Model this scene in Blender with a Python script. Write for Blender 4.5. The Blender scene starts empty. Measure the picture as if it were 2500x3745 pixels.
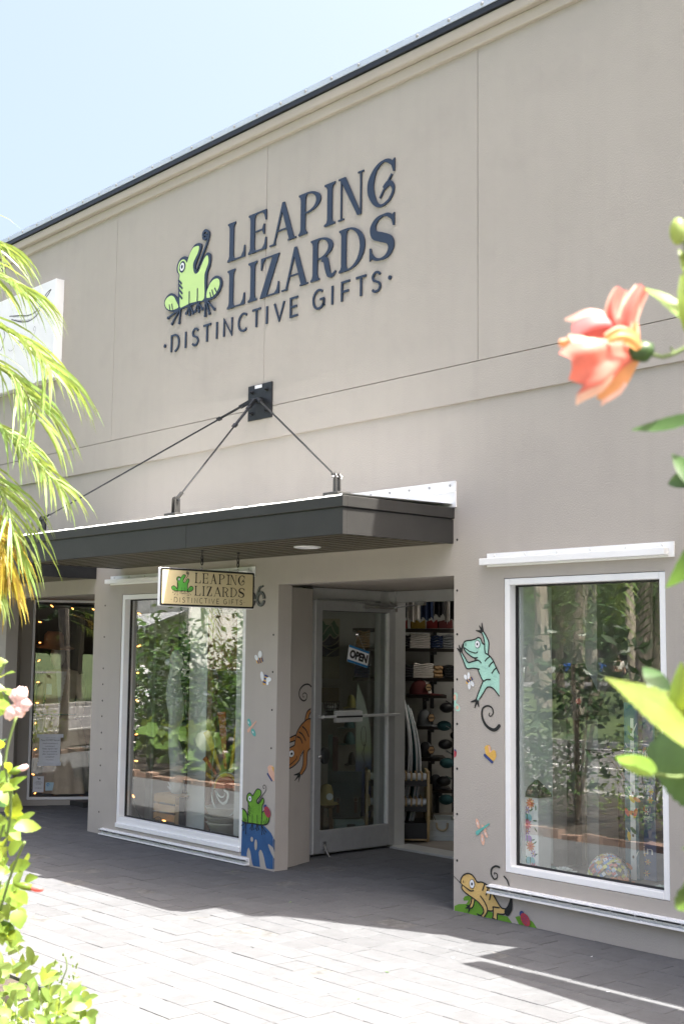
import bpy, bmesh, math, random
from mathutils import Vector, Matrix, Quaternion
from mathutils.geometry import tessellate_polygon
random.seed(7)
C = bpy.context.scene.collection
PI = math.pi
sc = bpy.context.scene
# ---------------------------------------------------------------- camera
YAW, PITCH, ROLL, FPX = math.radians(48.54664), math.radians(6.25636), math.radians(0.63911), 4687.06
PW, PH = 2500.0, 3745.0
CAM = Vector((0, -6.5, 1.729))
FWD = Vector((-math.sin(YAW)*math.cos(PITCH), math.cos(YAW)*math.cos(PITCH), math.sin(PITCH)))
_r = Vector((math.cos(YAW), math.sin(YAW), 0)); _u = _r.cross(FWD)
RGT = _r*math.cos(ROLL) + _u*math.sin(ROLL)
UPV = -_r*math.sin(ROLL) + _u*math.cos(ROLL)
cam_d = bpy.data.cameras.new('camera'); cam = bpy.data.objects.new('camera', cam_d); C.objects.link(cam)
sc.camera = cam
Mx = Matrix((RGT, UPV, -FWD)).transposed().to_4x4(); Mx.translation = CAM
cam.matrix_world = Mx
cam_d.sensor_fit = 'HORIZONTAL'; cam_d.sensor_width = 24.0; cam_d.lens = FPX/PW*24.0
cam_d.clip_start = 0.05; cam_d.clip_end = 900
cam_d.dof.use_dof = True; cam_d.dof.focus_distance = 10.5; cam_d.dof.aperture_fstop = 8.5
# ---------------------------------------------------------------- sky, sun, exposure
SUN = Vector((0.424, 0.172, 1.0)).normalized()
w = bpy.data.worlds.new('World'); sc.world = w; w.use_nodes = True
nt = w.node_tree; nt.nodes.clear()
sky = nt.nodes.new('ShaderNodeTexSky'); sky.sky_type = 'NISHITA'; sky.sun_disc = False
sky.sun_elevation = math.asin(SUN.z); sky.sun_rotation = math.atan2(SUN.x, SUN.y)
sky.air_density = .8; sky.dust_density = 10; sky.ozone_density = .35
bg = nt.nodes.new('ShaderNodeBackground'); bg.inputs['Strength'].default_value = 0.115
out = nt.nodes.new('ShaderNodeOutputWorld')
nt.links.new(sky.outputs[0], bg.inputs[0]); nt.links.new(bg.outputs[0], out.inputs[0])
sd = bpy.data.lights.new('sun', 'SUN'); sd.energy = 5.0; sd.angle = math.radians(0.53); sd.color = (1, .955, .88)
so = bpy.data.objects.new('sun', sd); C.objects.link(so)
so.rotation_mode = 'QUATERNION'; so.rotation_quaternion = SUN.to_track_quat('Z', 'Y'); so.location = (0, 0, 30)
sc.view_settings.view_transform = 'Standard'; sc.view_settings.look = 'None'
sc.view_settings.exposure = 2.3; sc.view_settings.gamma = 1.0
sc.view_settings.use_curve_mapping = False
sc.cycles.max_bounces = 10; sc.cycles.transparent_max_bounces = 24; sc.cycles.glossy_bounces = 5
sc.cycles.diffuse_bounces = 5
sc.cycles.sample_clamp_indirect = 8.0
# ---------------------------------------------------------------- photo geometry helpers
def ray(px, py):
    d = FWD*FPX + RGT*(px-PW/2) - UPV*(py-PH/2); return d.normalized()
def at(px, py, depth):
    d = ray(px, py); return CAM + d*(depth/d.dot(FWD))
def wl(px, py, y=0.0):
    d = ray(px, py); t = (y-CAM.y)/d.y; p = CAM+d*t; return (p.x, p.z)
def gp(px, py, z=0.0):
    d = ray(px, py); t = (z-CAM.z)/d.z; return CAM+d*t
def mir(px, py, depth):
    p = at(px, py, depth); return Vector((p.x, -p.y, p.z))
class Plane:
    """vertical plane through P along unit dir d; n points to the viewer"""
    def __init__(s, P, d, n):
        s.P = Vector((P[0], P[1], 0)); s.d = Vector((d[0], d[1], 0)).normalized(); s.n = Vector((n[0], n[1], 0)).normalized()
    def px(s, px, py):
        r = ray(px, py); t = (s.P-CAM).dot(s.n)/r.dot(s.n); p = CAM+r*t
        return ((p-s.P).dot(s.d), p.z)
    def p3(s, a, z, off=0.0):
        return s.P + s.d*a + s.n*off + Vector((0, 0, z))
WALL = Plane((0, 0), (1, 0), (0, -1))
WALLU = Plane((0, -0.02), (1, 0), (0, -1))
# ---------------------------------------------------------------- object helpers
WM = {}
def tag(o, label=None, cat=None, group=None, kind=None):
    if label: o['label'] = label
    if cat: o['category'] = cat
    if group: o['group'] = group
    if kind: o['kind'] = kind
    return o
def thing(name, label, cat, loc=(0, 0, 0), rotz=0.0, group=None):
    o = bpy.data.objects.new(name, None); C.objects.link(o)
    o.empty_display_size = .1
    o.location = loc; o.rotation_euler = (0, 0, rotz)
    WM[o.name] = Matrix.Translation(Vector(loc)) @ Matrix.Rotation(rotz, 4, 'Z')
    return tag(o, label, cat, group)
def wmat(o):
    return WM.get(o.name, Matrix.Identity(4))
class MB:
    def __init__(s): s.v = []; s.f = []; s.m = []; s.cur = 0
    def quad(s, a, b, c, d): return s.poly([a, b, c, d])
    def poly(s, pts):
        n = len(s.v); s.v += [Vector(p) for p in pts]; s.f.append(tuple(range(n, n+len(pts)))); s.m.append(s.cur); return s
    def box(s, x0, x1, y0, y1, z0, z1, M=None):
        P = [Vector((x, y, z)) for z in (z0, z1) for y in (y0, y1) for x in (x0, x1)]
        if M is not None: P = [M @ p for p in P]
        n = len(s.v); s.v += P
        for q in ((0, 2, 3, 1), (4, 5, 7, 6), (0, 1, 5, 4), (2, 6, 7, 3), (0, 4, 6, 2), (1, 3, 7, 5)):
            s.f.append(tuple(n+i for i in q)); s.m.append(s.cur)
        return s
    def bar(s, a, b, w, h=None, up=(0, 0, 1)):
        a = Vector(a); b = Vector(b); h = w if h is None else h
        d = (b-a); L = d.length; d.normalize(); u = Vector(up)
        if abs(d.dot(u)) > .98: u = Vector((1, 0, 0))
        x = d.cross(u).normalized(); u = x.cross(d)
        M = Matrix((x, d, u)).transposed().to_4x4(); M.translation = a
        return s.box(-w/2, w/2, 0, L, -h/2, h/2, M)
    def tube(s, pts, r, n=8, caps=True):
        pts = [Vector(p) for p in pts]; k = len(pts)
        rr = r if isinstance(r, (list, tuple)) else [r]*k
        n0 = len(s.v); prev = None
        for i, p in enumerate(pts):
            d = (pts[min(i+1, k-1)]-pts[max(i-1, 0)])
            if d.length < 1e-9: d = Vector((0, 0, 1))
            d.normalize()
            if prev is None:
                a = Vector((0, 0, 1)) if abs(d.z) < .9 else Vector((1, 0, 0))
                x = d.cross(a).normalized()
            else:
                x = (prev-d*prev.dot(d)).normalized()
            prev = x; y = d.cross(x)
            for j in range(n):
                t = 2*PI*j/n; s.v.append(p+(x*math.cos(t)+y*math.sin(t))*rr[i])
        for i in range(k-1):
            for j in range(n):
                a = n0+i*n+j; b = n0+i*n+(j+1) % n
                s.f.append((a, b, b+n, a+n)); s.m.append(s.cur)
        if caps:
            s.f.append(tuple(n0+j for j in reversed(range(n)))); s.m.append(s.cur)
            s.f.append(tuple(n0+(k-1)*n+j for j in range(n))); s.m.append(s.cur)
        return s
    def lathe(s, prof, c=(0, 0, 0), n=20, M=None, sx=1, sy=1):
        n0 = len(s.v); c = Vector(c)
        for r, z in prof:
            for j in range(n):
                t = 2*PI*j/n; p = Vector((r*math.cos(t)*sx, r*math.sin(t)*sy, z))
                s.v.append((M @ p if M is not None else p)+c)
        for i in range(len(prof)-1):
            for j in range(n):
                a = n0+i*n+j; b = n0+i*n+(j+1) % n
                s.f.append((a, b, b+n, a+n)); s.m.append(s.cur)
        s.f.append(tuple(n0+j for j in reversed(range(n)))); s.m.append(s.cur)
        s.f.append(tuple(n0+(len(prof)-1)*n+j for j in range(n))); s.m.append(s.cur)
        return s
    def ball(s, c, r, n=12, m=7, M=None):
        if not isinstance(r, (tuple, list)): r = (r, r, r)
        prof = [(math.sin(PI*i/m), -math.cos(PI*i/m)) for i in range(m+1)]
        prof[0] = (.02, -1); prof[-1] = (.02, 1)
        S = Matrix.Diagonal((r[0], r[1], r[2], 1))
        if M is not None: S = M @ S
        return s.lathe(prof, c, n, S)
    def prism(s, pts, ext):
        """closed polygon pts (3D) extruded by ext"""
        pts = [Vector(p) for p in pts]; ext = Vector(ext); n0 = len(s.v); k = len(pts)
        tris = tessellate_polygon([pts])
        s.v += [p+ext for p in pts]+pts
        for t in tris:
            a, b, c = t
            s.f.append((n0+a, n0+b, n0+c)); s.m.append(s.cur)
            s.f.append((n0+k+a, n0+k+c, n0+k+b)); s.m.append(s.cur)
        for i in range(k):
            j = (i+1) % k
            s.f.append((n0+i, n0+j, n0+k+j, n0+k+i)); s.m.append(s.cur)
        return s
    def sheet(s, pts):
        pts = [Vector(p) for p in pts]; n0 = len(s.v); s.v += pts
        for t in tessellate_polygon([pts]):
            s.f.append(tuple(n0+i for i in t)); s.m.append(s.cur)
        return s
    def mesh(s, name, mats, smooth=False, Minv=None):
        me = bpy.data.meshes.new(name)
        me.from_pydata([(Minv @ p if Minv is not None else p) for p in s.v], [], s.f)
        for m in (mats if isinstance(mats, (list, tuple)) else [mats]): me.materials.append(m)
        for i, p in enumerate(me.polygons):
            p.material_index = s.m[i]; p.use_smooth = smooth
        bm = bmesh.new(); bm.from_mesh(me); bmesh.ops.recalc_face_normals(bm, faces=bm.faces); bm.to_mesh(me); bm.free()
        me.update(); return me
    def build(s, name, mats, parent=None, smooth=False, local=False, bevel=0.0, origin=None, label=None):
        if parent is not None:
            Mi = None if local else wmat(parent).inverted()
            me = s.mesh(name, mats, smooth, Mi)
            o = bpy.data.objects.new(name, me); C.objects.link(o); o.parent = parent
            WM[o.name] = wmat(parent)
        else:
            if origin is None:
                xs = [p.x for p in s.v]; ys = [p.y for p in s.v]; zs = [p.z for p in s.v]
                origin = Vector(((min(xs)+max(xs))/2, (min(ys)+max(ys))/2, min(zs)))
            T = Matrix.Translation(origin)
            me = s.mesh(name, mats, smooth, T.inverted())
            o = bpy.data.objects.new(name, me); C.objects.link(o); o.location = origin
            WM[o.name] = T
        if bevel:
            b = o.modifiers.new('bevel', 'BEVEL'); b.width = bevel; b.segments = 2; b.limit_method = 'ANGLE'
        if label: o['label'] = label
        return o
def dup(root, loc=None, rotz=None, label=None, scale=None):
    r = root.copy(); C.objects.link(r)
    if loc is not None: r.location = loc
    if rotz is not None: r.rotation_euler = (0, 0, rotz)
    if scale is not None: r.scale = (scale,)*3 if not isinstance(scale, (tuple, list)) else scale
    if label: r['label'] = label
    for ch in list(root.children):
        c = ch.copy(); C.objects.link(c); c.parent = r
        for g in ch.children:
            d = g.copy(); C.objects.link(d); d.parent = c
    WM[r.name] = Matrix.Translation(r.location) @ Matrix.Rotation(r.rotation_euler[2], 4, 'Z')
    return r
# ---------------------------------------------------------------- materials
def L(nt, a, b): nt.links.new(a, b)
def mat(name, col, rough=.6, metal=0.0, var=0.0, vscale=4.0, bump=0.0, bscale=60.0, spec=.5, world=False, rnd=0.0, dirt=0.0, coat=0.0, emit=None, estr=0.0, hue=0.0):
    m = bpy.data.materials.new(name); m.use_nodes = True; nt = m.node_tree; N = nt.nodes
    p = N['Principled BSDF']; p.inputs['Base Color'].default_value = (*col, 1)
    p.inputs['Roughness'].default_value = rough; p.inputs['Metallic'].default_value = metal
    p.inputs['Specular IOR Level'].default_value = spec
    if coat: p.inputs['Coat Weight'].default_value = coat
    if emit: p.inputs['Emission Color'].default_value = (*emit, 1); p.inputs['Emission Strength'].default_value = estr
    tc = N.new('ShaderNodeTexCoord')
    if world:
        g = N.new('ShaderNodeNewGeometry'); co = g.outputs['Position']
    else: co = tc.outputs['Object']
    cur = None
    def mixcol(fac_socket, colA, dark, amount):
        mx = N.new('ShaderNodeMix'); mx.data_type = 'RGBA'
        L(nt, fac_socket, mx.inputs[0])
        if isinstance(colA, tuple): mx.inputs[6].default_value = (*colA, 1)
        else: L(nt, colA, mx.inputs[6])
        mx.inputs[7].default_value = (*dark, 1); return mx.outputs[2]
    if var:
        n = N.new('ShaderNodeTexNoise'); n.inputs['Scale'].default_value = vscale; n.inputs['Detail'].default_value = 8
        n.inputs['Roughness'].default_value = .62
        L(nt, co, n.inputs['Vector'])
        r = N.new('ShaderNodeMapRange'); r.inputs[1].default_value = .3; r.inputs[2].default_value = .7
        r.inputs[3].default_value = 1-var; r.inputs[4].default_value = 1+var
        L(nt, n.outputs[0], r.inputs[0])
        h = N.new('ShaderNodeHueSaturation'); h.inputs['Color'].default_value = (*col, 1)
        L(nt, r.outputs[0], h.inputs['Value']); cur = h.outputs[0]
    if rnd:
        oi = N.new('ShaderNodeObjectInfo'); g = N.new('ShaderNodeNewGeometry')
        a = N.new('ShaderNodeMath'); a.operation = 'ADD'; L(nt, oi.outputs['Random'], a.inputs[0]); L(nt, g.outputs['Random Per Island'], a.inputs[1])
        fr = N.new('ShaderNodeMath'); fr.operation = 'FRACT'; L(nt, a.outputs[0], fr.inputs[0])
        r = N.new('ShaderNodeMapRange'); r.inputs[3].default_value = 1-rnd; r.inputs[4].default_value = 1+rnd; L(nt, fr.outputs[0], r.inputs[0])
        h = N.new('ShaderNodeHueSaturation')
        if cur is None: h.inputs['Color'].default_value = (*col, 1)
        else: L(nt, cur, h.inputs['Color'])
        L(nt, r.outputs[0], h.inputs['Value'])
        if hue:
            r2 = N.new('ShaderNodeMapRange'); r2.inputs[3].default_value = .5-hue; r2.inputs[4].default_value = .5+hue
            L(nt, fr.outputs[0], r2.inputs[0]); L(nt, r2.outputs[0], h.inputs['Hue'])
        cur = h.outputs[0]
    if dirt:
        n = N.new('ShaderNodeTexNoise'); n.inputs['Scale'].default_value = vscale*3.1; n.inputs['Detail'].default_value = 10
        L(nt, co, n.inputs['Vector'])
        r = N.new('ShaderNodeMapRange'); r.inputs[1].default_value = .55; r.inputs[2].default_value = .8; r.inputs[4].default_value = dirt
        L(nt, n.outputs[0], r.inputs[0])
        cur = mixcol(r.outputs[0], cur if cur is not None else col, tuple(c*.45 for c in col), dirt)
    if cur is not None: L(nt, cur, p.inputs['Base Color'])
    if bump:
        n = N.new('ShaderNodeTexNoise'); n.inputs['Scale'].default_value = bscale; n.inputs['Detail'].default_value = 6
        L(nt, co, n.inputs['Vector'])
        b = N.new('ShaderNodeBump'); b.inputs['Strength'].default_value = bump; b.inputs['Distance'].default_value = .004
        L(nt, n.outputs[0], b.inputs['Height']); L(nt, b.outputs[0], p.inputs['Normal'])
    return m
def leafmat(name, col, tcol=None, rough=.42, trans=.45, rnd=.25, hue=.012, veins=True):
    m = mat(name, col, rough, rnd=rnd, hue=hue, var=.28, vscale=45, spec=.5)
    nt = m.node_tree; N = nt.nodes; p = N['Principled BSDF']; o = N['Material Output']
    t = N.new('ShaderNodeBsdfTranslucent'); tcol = tcol or (col[0]*1.6, col[1]*1.5, col[2]*.5)
    t.inputs[0].default_value = (*tcol, 1)
    mx = N.new('ShaderNodeMixShader'); mx.inputs[0].default_value = trans
    L(nt, p.outputs[0], mx.inputs[1]); L(nt, t.outputs[0], mx.inputs[2]); L(nt, mx.outputs[0], o.inputs[0])
    return m
def glassmat(name, ior=1.5, tint=(1, 1, 1), rough=0.0):
    m = bpy.data.materials.new(name); m.use_nodes = True; nt = m.node_tree; N = nt.nodes; N.clear()
    o = N.new('ShaderNodeOutputMaterial'); mx = N.new('ShaderNodeMixShader')
    tr = N.new('ShaderNodeBsdfTransparent'); tr.inputs[0].default_value = (*tint, 1)
    gl = N.new('ShaderNodeBsdfGlossy'); gl.inputs['Roughness'].default_value = rough; gl.inputs[0].default_value = (1, 1, 1, 1)
    g = N.new('ShaderNodeNewGeometry'); mi = N.new('ShaderNodeMapRange')
    mi.inputs[3].default_value = ior; mi.inputs[4].default_value = 1/ior
    L(nt, g.outputs['Backfacing'], mi.inputs[0])
    fr = N.new('ShaderNodeFresnel'); L(nt, mi.outputs[0], fr.inputs['IOR'])
    tc = g.outputs['Position']
    n = N.new('ShaderNodeTexNoise'); n.inputs['Scale'].default_value = 1.3; n.inputs['Detail'].default_value = 1; L(nt, tc, n.inputs['Vector'])
    b = N.new('ShaderNodeBump'); b.inputs['Strength'].default_value = .03; b.inputs['Distance'].default_value = .02
    L(nt, n.outputs[0], b.inputs['Height']); L(nt, b.outputs[0], gl.inputs['Normal'])
    L(nt, fr.outputs[0], mx.inputs[0]); L(nt, tr.outputs[0], mx.inputs[1]); L(nt, gl.outputs[0], mx.inputs[2])
    L(nt, mx.outputs[0], o.inputs[0]); return m
# ---------------------------------------------------------------- 2D drawing on planes
def catmull(pts, closed=False, k=6):
    n = len(pts); out = []
    if n < 3: return list(pts)
    rng = range(n) if closed else range(n-1)
    for i in rng:
        if closed: p0, p1, p2, p3 = pts[i-1], pts[i], pts[(i+1) % n], pts[(i+2) % n]
        else: p0, p1, p2, p3 = pts[max(i-1, 0)], pts[i], pts[i+1], pts[min(i+2, n-1)]
        for j in range(k):
            t = j/k; t2 = t*t; t3 = t2*t
            out.append(tuple(.5*((2*p1[q])+(-p0[q]+p2[q])*t+(2*p0[q]-5*p1[q]+4*p2[q]-p3[q])*t2+(-p0[q]+3*p1[q]-3*p2[q]+p3[q])*t3) for q in range(len(p1))))
    if not closed: out.append(tuple(pts[-1]))
    return out
def dedupe(pts, eps=1e-5):
    o = []
    for p in pts:
        if not o or math.hypot(p[0]-o[-1][0], p[1]-o[-1][1]) > eps: o.append(p)
    if len(o) > 2 and math.hypot(o[0][0]-o[-1][0], o[0][1]-o[-1][1]) < eps: o.pop()
    return o
def stroke2d(pts, wd):
    """pts (a,z) ; wd width or list of widths -> outline polygon"""
    pts = dedupe(pts); n = len(pts)
    if isinstance(wd, (list, tuple)):
        m = len(wd); ws = []
        for i in range(n):
            t = i/(n-1)*(m-1); k = min(int(t), m-2); ws.append(wd[k]+(wd[k+1]-wd[k])*(t-k))
    else: ws = [wd]*n
    lf = []; rt = []
    for i in range(n):
        a = pts[max(i-1, 0)]; b = pts[i]; c = pts[min(i+1, n-1)]
        d1 = (b[0]-a[0], b[1]-a[1]); d2 = (c[0]-b[0], c[1]-b[1])
        l1 = math.hypot(*d1) or 1; l2 = math.hypot(*d2) or 1
        if i == 0: d1 = d2; l1 = l2
        if i == n-1: d2 = d1; l2 = l1
        n1 = (-d1[1]/l1, d1[0]/l1); n2 = (-d2[1]/l2, d2[0]/l2)
        mx, my = n1[0]+n2[0], n1[1]+n2[1]; ml = math.hypot(mx, my)
        if ml < .2: mx, my = n1; ml = 1
        mx /= ml; my /= ml
        k = min(1/max(mx*n1[0]+my*n1[1], .5), 1.6)*ws[i]/2
        lf.append((b[0]+mx*k, b[1]+my*k)); rt.append((b[0]-mx*k, b[1]-my*k))
    return lf, rt
def ell(cx, cz, rx, rz, n=24, a0=0.0, a1=2*PI, rot=0.0, closed=True):
    o = []
    m = n if closed else n+1
    for i in range(m):
        t = a0+(a1-a0)*i/n; x = rx*math.cos(t); z = rz*math.sin(t)
        o.append((cx+x*math.cos(rot)-z*math.sin(rot), cz+x*math.sin(rot)+z*math.cos(rot)))
    return o
class Art:
    """collects flat or extruded shapes on a plane"""
    def __init__(s, plane, base=.001, thick=0.0):
        s.pl = plane; s.base = base; s.th = thick; s.parts = {}; s.k = 0
    def mb(s, key):
        if key not in s.parts: s.parts[key] = MB()
        return s.parts[key]
    def fill(s, key, pts, layer=0, smooth=False, th=None):
        if smooth: pts = catmull(pts, True, 5)
        pts = dedupe(pts); s.k += 1; th = s.th if th is None else th
        off = s.base+layer*.0012+(s.k % 7)*.00005
        P = [s.pl.p3(a, z, off) for a, z in pts]
        if th > 0: s.mb(key).prism(P, s.pl.n*(th+(s.k % 5)*.0003))
        else: s.mb(key).sheet(P)
    def stroke(s, key, pts, wd, layer=1, smooth=True, th=None, blob=0.0, cap=True):
        if smooth and len(pts) > 2: pts = catmull(pts, False, 6)
        pts = dedupe(pts); s.k += 1; th = s.th if th is None else th
        off = s.base+layer*.0012+(s.k % 7)*.00005
        lf, rt = stroke2d(pts, wd); m = s.mb(key)
        if th > 0:
            e = s.pl.n*(th+(s.k % 5)*.0003)
            n0 = len(m.v); n = len(lf)
            for a, b in zip(lf, rt):
                A = s.pl.p3(*a, off); B = s.pl.p3(*b, off); m.v += [A, B, A+e, B+e]
            for i in range(n-1):
                q = n0+4*i
                for f in ((q+2, q+3, q+7, q+6), (q, q+4, q+5, q+1), (q, q+2, q+6, q+4), (q+1, q+5, q+7, q+3)):
                    m.f.append(f); m.m.append(m.cur)
            m.f.append((n0, n0+1, n0+3, n0+2)); m.m.append(m.cur)
            q = n0+4*(n-1); m.f.append((q, q+2, q+3, q+1)); m.m.append(m.cur)
        else:
            n0 = len(m.v); n = len(lf)
            for a, b in zip(lf, rt): m.v += [s.pl.p3(*a, off), s.pl.p3(*b, off)]
            for i in range(n-1):
                q = n0+2*i; m.f.append((q, q+1, q+3, q+2)); m.m.append(m.cur)
        w0 = wd if not isinstance(wd, (list, tuple)) else wd[0]; w1 = wd if not isinstance(wd, (list, tuple)) else wd[-1]
        if cap:
            for p, ww in ((pts[0], w0), (pts[-1], max(w1, blob*2))):
                if ww > .003: s.fill(key, ell(p[0], p[1], ww/2, ww/2, 10), layer+.1, th=th*.98 if th else None)
    def out(s, root, mats):
        for k, m in s.parts.items(): m.build(k, mats[k], root)
def text_polys(body, size=1.0, bold=0.0):
    cu = bpy.data.curves.new('txt', 'FONT'); cu.body = body; cu.size = size; cu.offset = bold; cu.align_x = 'CENTER'; cu.resolution_u = 3
    o = bpy.data.objects.new('txt', cu); C.objects.link(o)
    dg = bpy.context.evaluated_depsgraph_get(); dg.update()
    me = bpy.data.meshes.new_from_object(o.evaluated_get(dg))
    V = [tuple(v.co) for v in me.vertices]; F = [tuple(p.vertices) for p in me.polygons]
    bpy.data.objects.remove(o); bpy.data.curves.remove(cu); bpy.data.meshes.remove(me)
    return V, F
def text_on(mb, plane, body, a, z, width, height, off, bold=0.0, rot=0.0):
    """text centred at (a,z); scaled to the given width and cap height"""
    V, F = text_polys(body, 1.0, bold)
    if not V: return
    x0 = min(v[0] for v in V); x1 = max(v[0] for v in V); y0 = min(v[1] for v in V); y1 = max(v[1] for v in V)
    sx = width/(x1-x0) if width else height/(y1-y0); sy = height/(y1-y0) if height else sx
    n0 = len(mb.v); c, s = math.cos(rot), math.sin(rot)
    for v in V:
        x = (v[0]-(x0+x1)/2)*sx; y = (v[1]-(y0+y1)/2)*sy
        mb.v.append(plane.p3(a+x*c-y*s, z+x*s+y*c, off))
    for f in F: mb.f.append(tuple(n0+i for i in f)); mb.m.append(mb.cur)
# ---------------------------------------------------------------- lettering
def arc(cx, cz, rx, rz, d0, d1, n=14):
    return [(cx+rx*math.cos(math.radians(d0+(d1-d0)*i/n)), cz+rz*math.sin(math.radians(d0+(d1-d0)*i/n))) for i in range(n+1)]
def vstem(x, T, s=.075, k=.045):
    r = [(x-s, 0), (x+T+s, 0), (x+T+s, k), (x+T+.025, k+.03), (x+T, k+.1), (x+T, 1-k-.1), (x+T+.025, 1-k-.03), (x+T+s, 1-k), (x+T+s, 1), (x-s, 1), (x-s, 1-k), (x-.025, 1-k-.03), (x, 1-k-.1), (x, k+.1), (x-.025, k+.03), (x-s, k)]
    return r
def serif(ch, w, T=.165, t=.04):
    """list of ('p',polygon) and ('s',pts,widths) in a box w x 1"""
    o = []; s = .075
    if ch == 'I': o.append(('p', vstem(w/2-T/2, T, w/2-T/2)))
    elif ch in 'LE':
        o.append(('p', vstem(s, T, s)))
        o.append(('p', [(s+T*.5, 0), (w, 0), (w, .3), (w-.035, .3), (w-.07, .15), (w-.16, t), (s+T*.5, t)]))
        if ch == 'E':
            o.append(('p', [(s+T*.5, 1), (w-.01, 1), (w-.01, .74), (w-.045, .74), (w-.08, .87), (w-.17, 1-t), (s+T*.5, 1-t)]))
            m = .52; o.append(('p', [(s+T*.5, m-t/2), (w-.16, m-t/2), (w-.11, m-.13), (w-.08, m-.13), (w-.08, m+.13), (w-.11, m+.13), (w-.16, m+t/2), (s+T*.5, m+t/2)]))
    elif ch == 'A':
        ax = w*.5
        o.append(('p', [(ax-.03, 1), (ax+.02, .93), (s+.06+.045, 0), (s+.055, 0)]))
        o.append(('p', [(ax-.03, 1), (ax+.05, 1), (w-s+.02, 0), (w-s-T-.0, 0), (ax-.06, .86)]))
        o.append(('p', [(w*.26, .3), (w*.72, .3), (w*.7, .3+t), (w*.28, .3+t)]))
        o.append(('p', [(0, 0), (s*2+.07, 0), (s*2+.07, .04), (0, .04)])); o.append(('p', [(w-T-s*1.8, 0), (w, 0), (w, .04), (w-T-s*1.8, .04)]))
    elif ch == 'N':
        o.append(('p', [(s, 0), (s+t, 0), (s+t, 1), (s, 1)])); o.append(('p', [(w-s-t, .02), (w-s, .02), (w-s, 1), (w-s-t, 1)]))
        o.append(('p', [(s*.6, 1), (s+T*.95, 1), (w-s, 0), (w-s-T*.75, 0)]))
        o.append(('p', [(0, 0), (s*2+t, 0), (s*2+t, .04), (0, .04)])); o.append(('p', [(w-2*s-t, .96), (w, .96), (w, 1), (w-2*s-t, 1)])); o.append(('p', [(0, .96), (s*2, .96), (s*2, 1), (0, 1)]))
    elif ch in 'PRD':
        o.append(('p', vstem(s, T, s)))
        zc, rz = (.5, .5) if ch == 'D' else (.745, .255)
        if ch == 'R': zc, rz = .74, .26
        x0 = s+T*.6; ro = (w if ch == 'D' else w-(.10 if ch == 'R' else 0))-(x0+.1)
        outer = [(x0, zc+rz)]+arc(x0+.1, zc, ro, rz, 90, -90)+[(x0, zc-rz)]
        inner = [(x0, zc-rz+t)]+arc(x0+.1, zc, ro-T*.98, rz-t, -90, 90)+[(x0, zc+rz-t)]
        o.append(('p', outer+inner))
        if ch == 'R': o.append(('s', [(w*.45, .48), (w*.6, .42), (w*.66, .25), (w*.74, .06), (w*.88, .02), (w-.0, .1)], [T*.7, T, T, T*.8, .08, .035]))
    elif ch == 'Z':
        o.append(('p', [(.03, 1), (w-.0, 1), (w-.02, 1-t), (.06, 1-t)])); o.append(('p', [(0, 0), (w, 0), (w-.03, t), (.02, t)]))
        o.append(('p', [(w-T-.08, 1), (w, 1), (T+.08, 0), (0, 0)])); o.append(('p', [(.03, 1), (.03, .7), (.06, .7), (.1, .86), (.2, .97)])); o.append(('p', [(w, 0), (w-.01, .3), (w-.04, .3), (w-.09, .12), (w-.2, .03)]))
    elif ch == 'S':
        o.append(('s', [(w-.03, .78), (w*.8, .93), (w*.55, .975), (w*.28, .92), (w*.13, .77), (w*.2, .6), (w*.5, .5), (w*.8, .39), (w*.87, .22), (w*.72, .07), (w*.45, .025), (w*.2, .08), (w*.05, .24)], [.03, .1, .045, .1, .17, .2, .21, .2, .17, .1, .045, .08, .03]))
        o.append(('p', [(w, .68), (w-.04, .68), (w-.11, .9), (w, .96)])); o.append(('p', [(.0, .33), (.04, .33), (.1, .1), (.0, .05)]))
    elif ch == 'G':
        o.append(('s', [(w-.03, .78), (w*.82, .92), (w*.58, .975), (w*.3, .87), (w*.12, .63), (w*.12, .38), (w*.3, .12), (w*.52, .03), (w*.8, .1), (w*.95, .27), (w*.9, .41), (w*.76, .46), (w*.6, .38)], [.04, .1, .05, .1, .19, .19, .11, .05, .06, .06, .1, .13, .1]))
        o.append(('p', [(w, .68), (w-.04, .68), (w-.12, .88), (w, .96)])); o.append(('s', [(w*.9, .63), (w*.68, .43), (w*.46, .2)], [.05, .045, .045]))
    return o
def put_serif(art, key, ch, x0, x1, z0, z1, layer=0, th=None, T=.165):
    h = z1-z0; wn = (x1-x0)/h
    for q in serif(ch, wn, T):
        pts = [(x0+a*h, z0+b*h) for a, b in q[1]]
        if q[0] == 'p': art.fill(key, pts, layer, th=th)
        else: art.stroke(key, pts, [k*h for k in q[2]], layer, True, th=th, cap=False)
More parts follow.
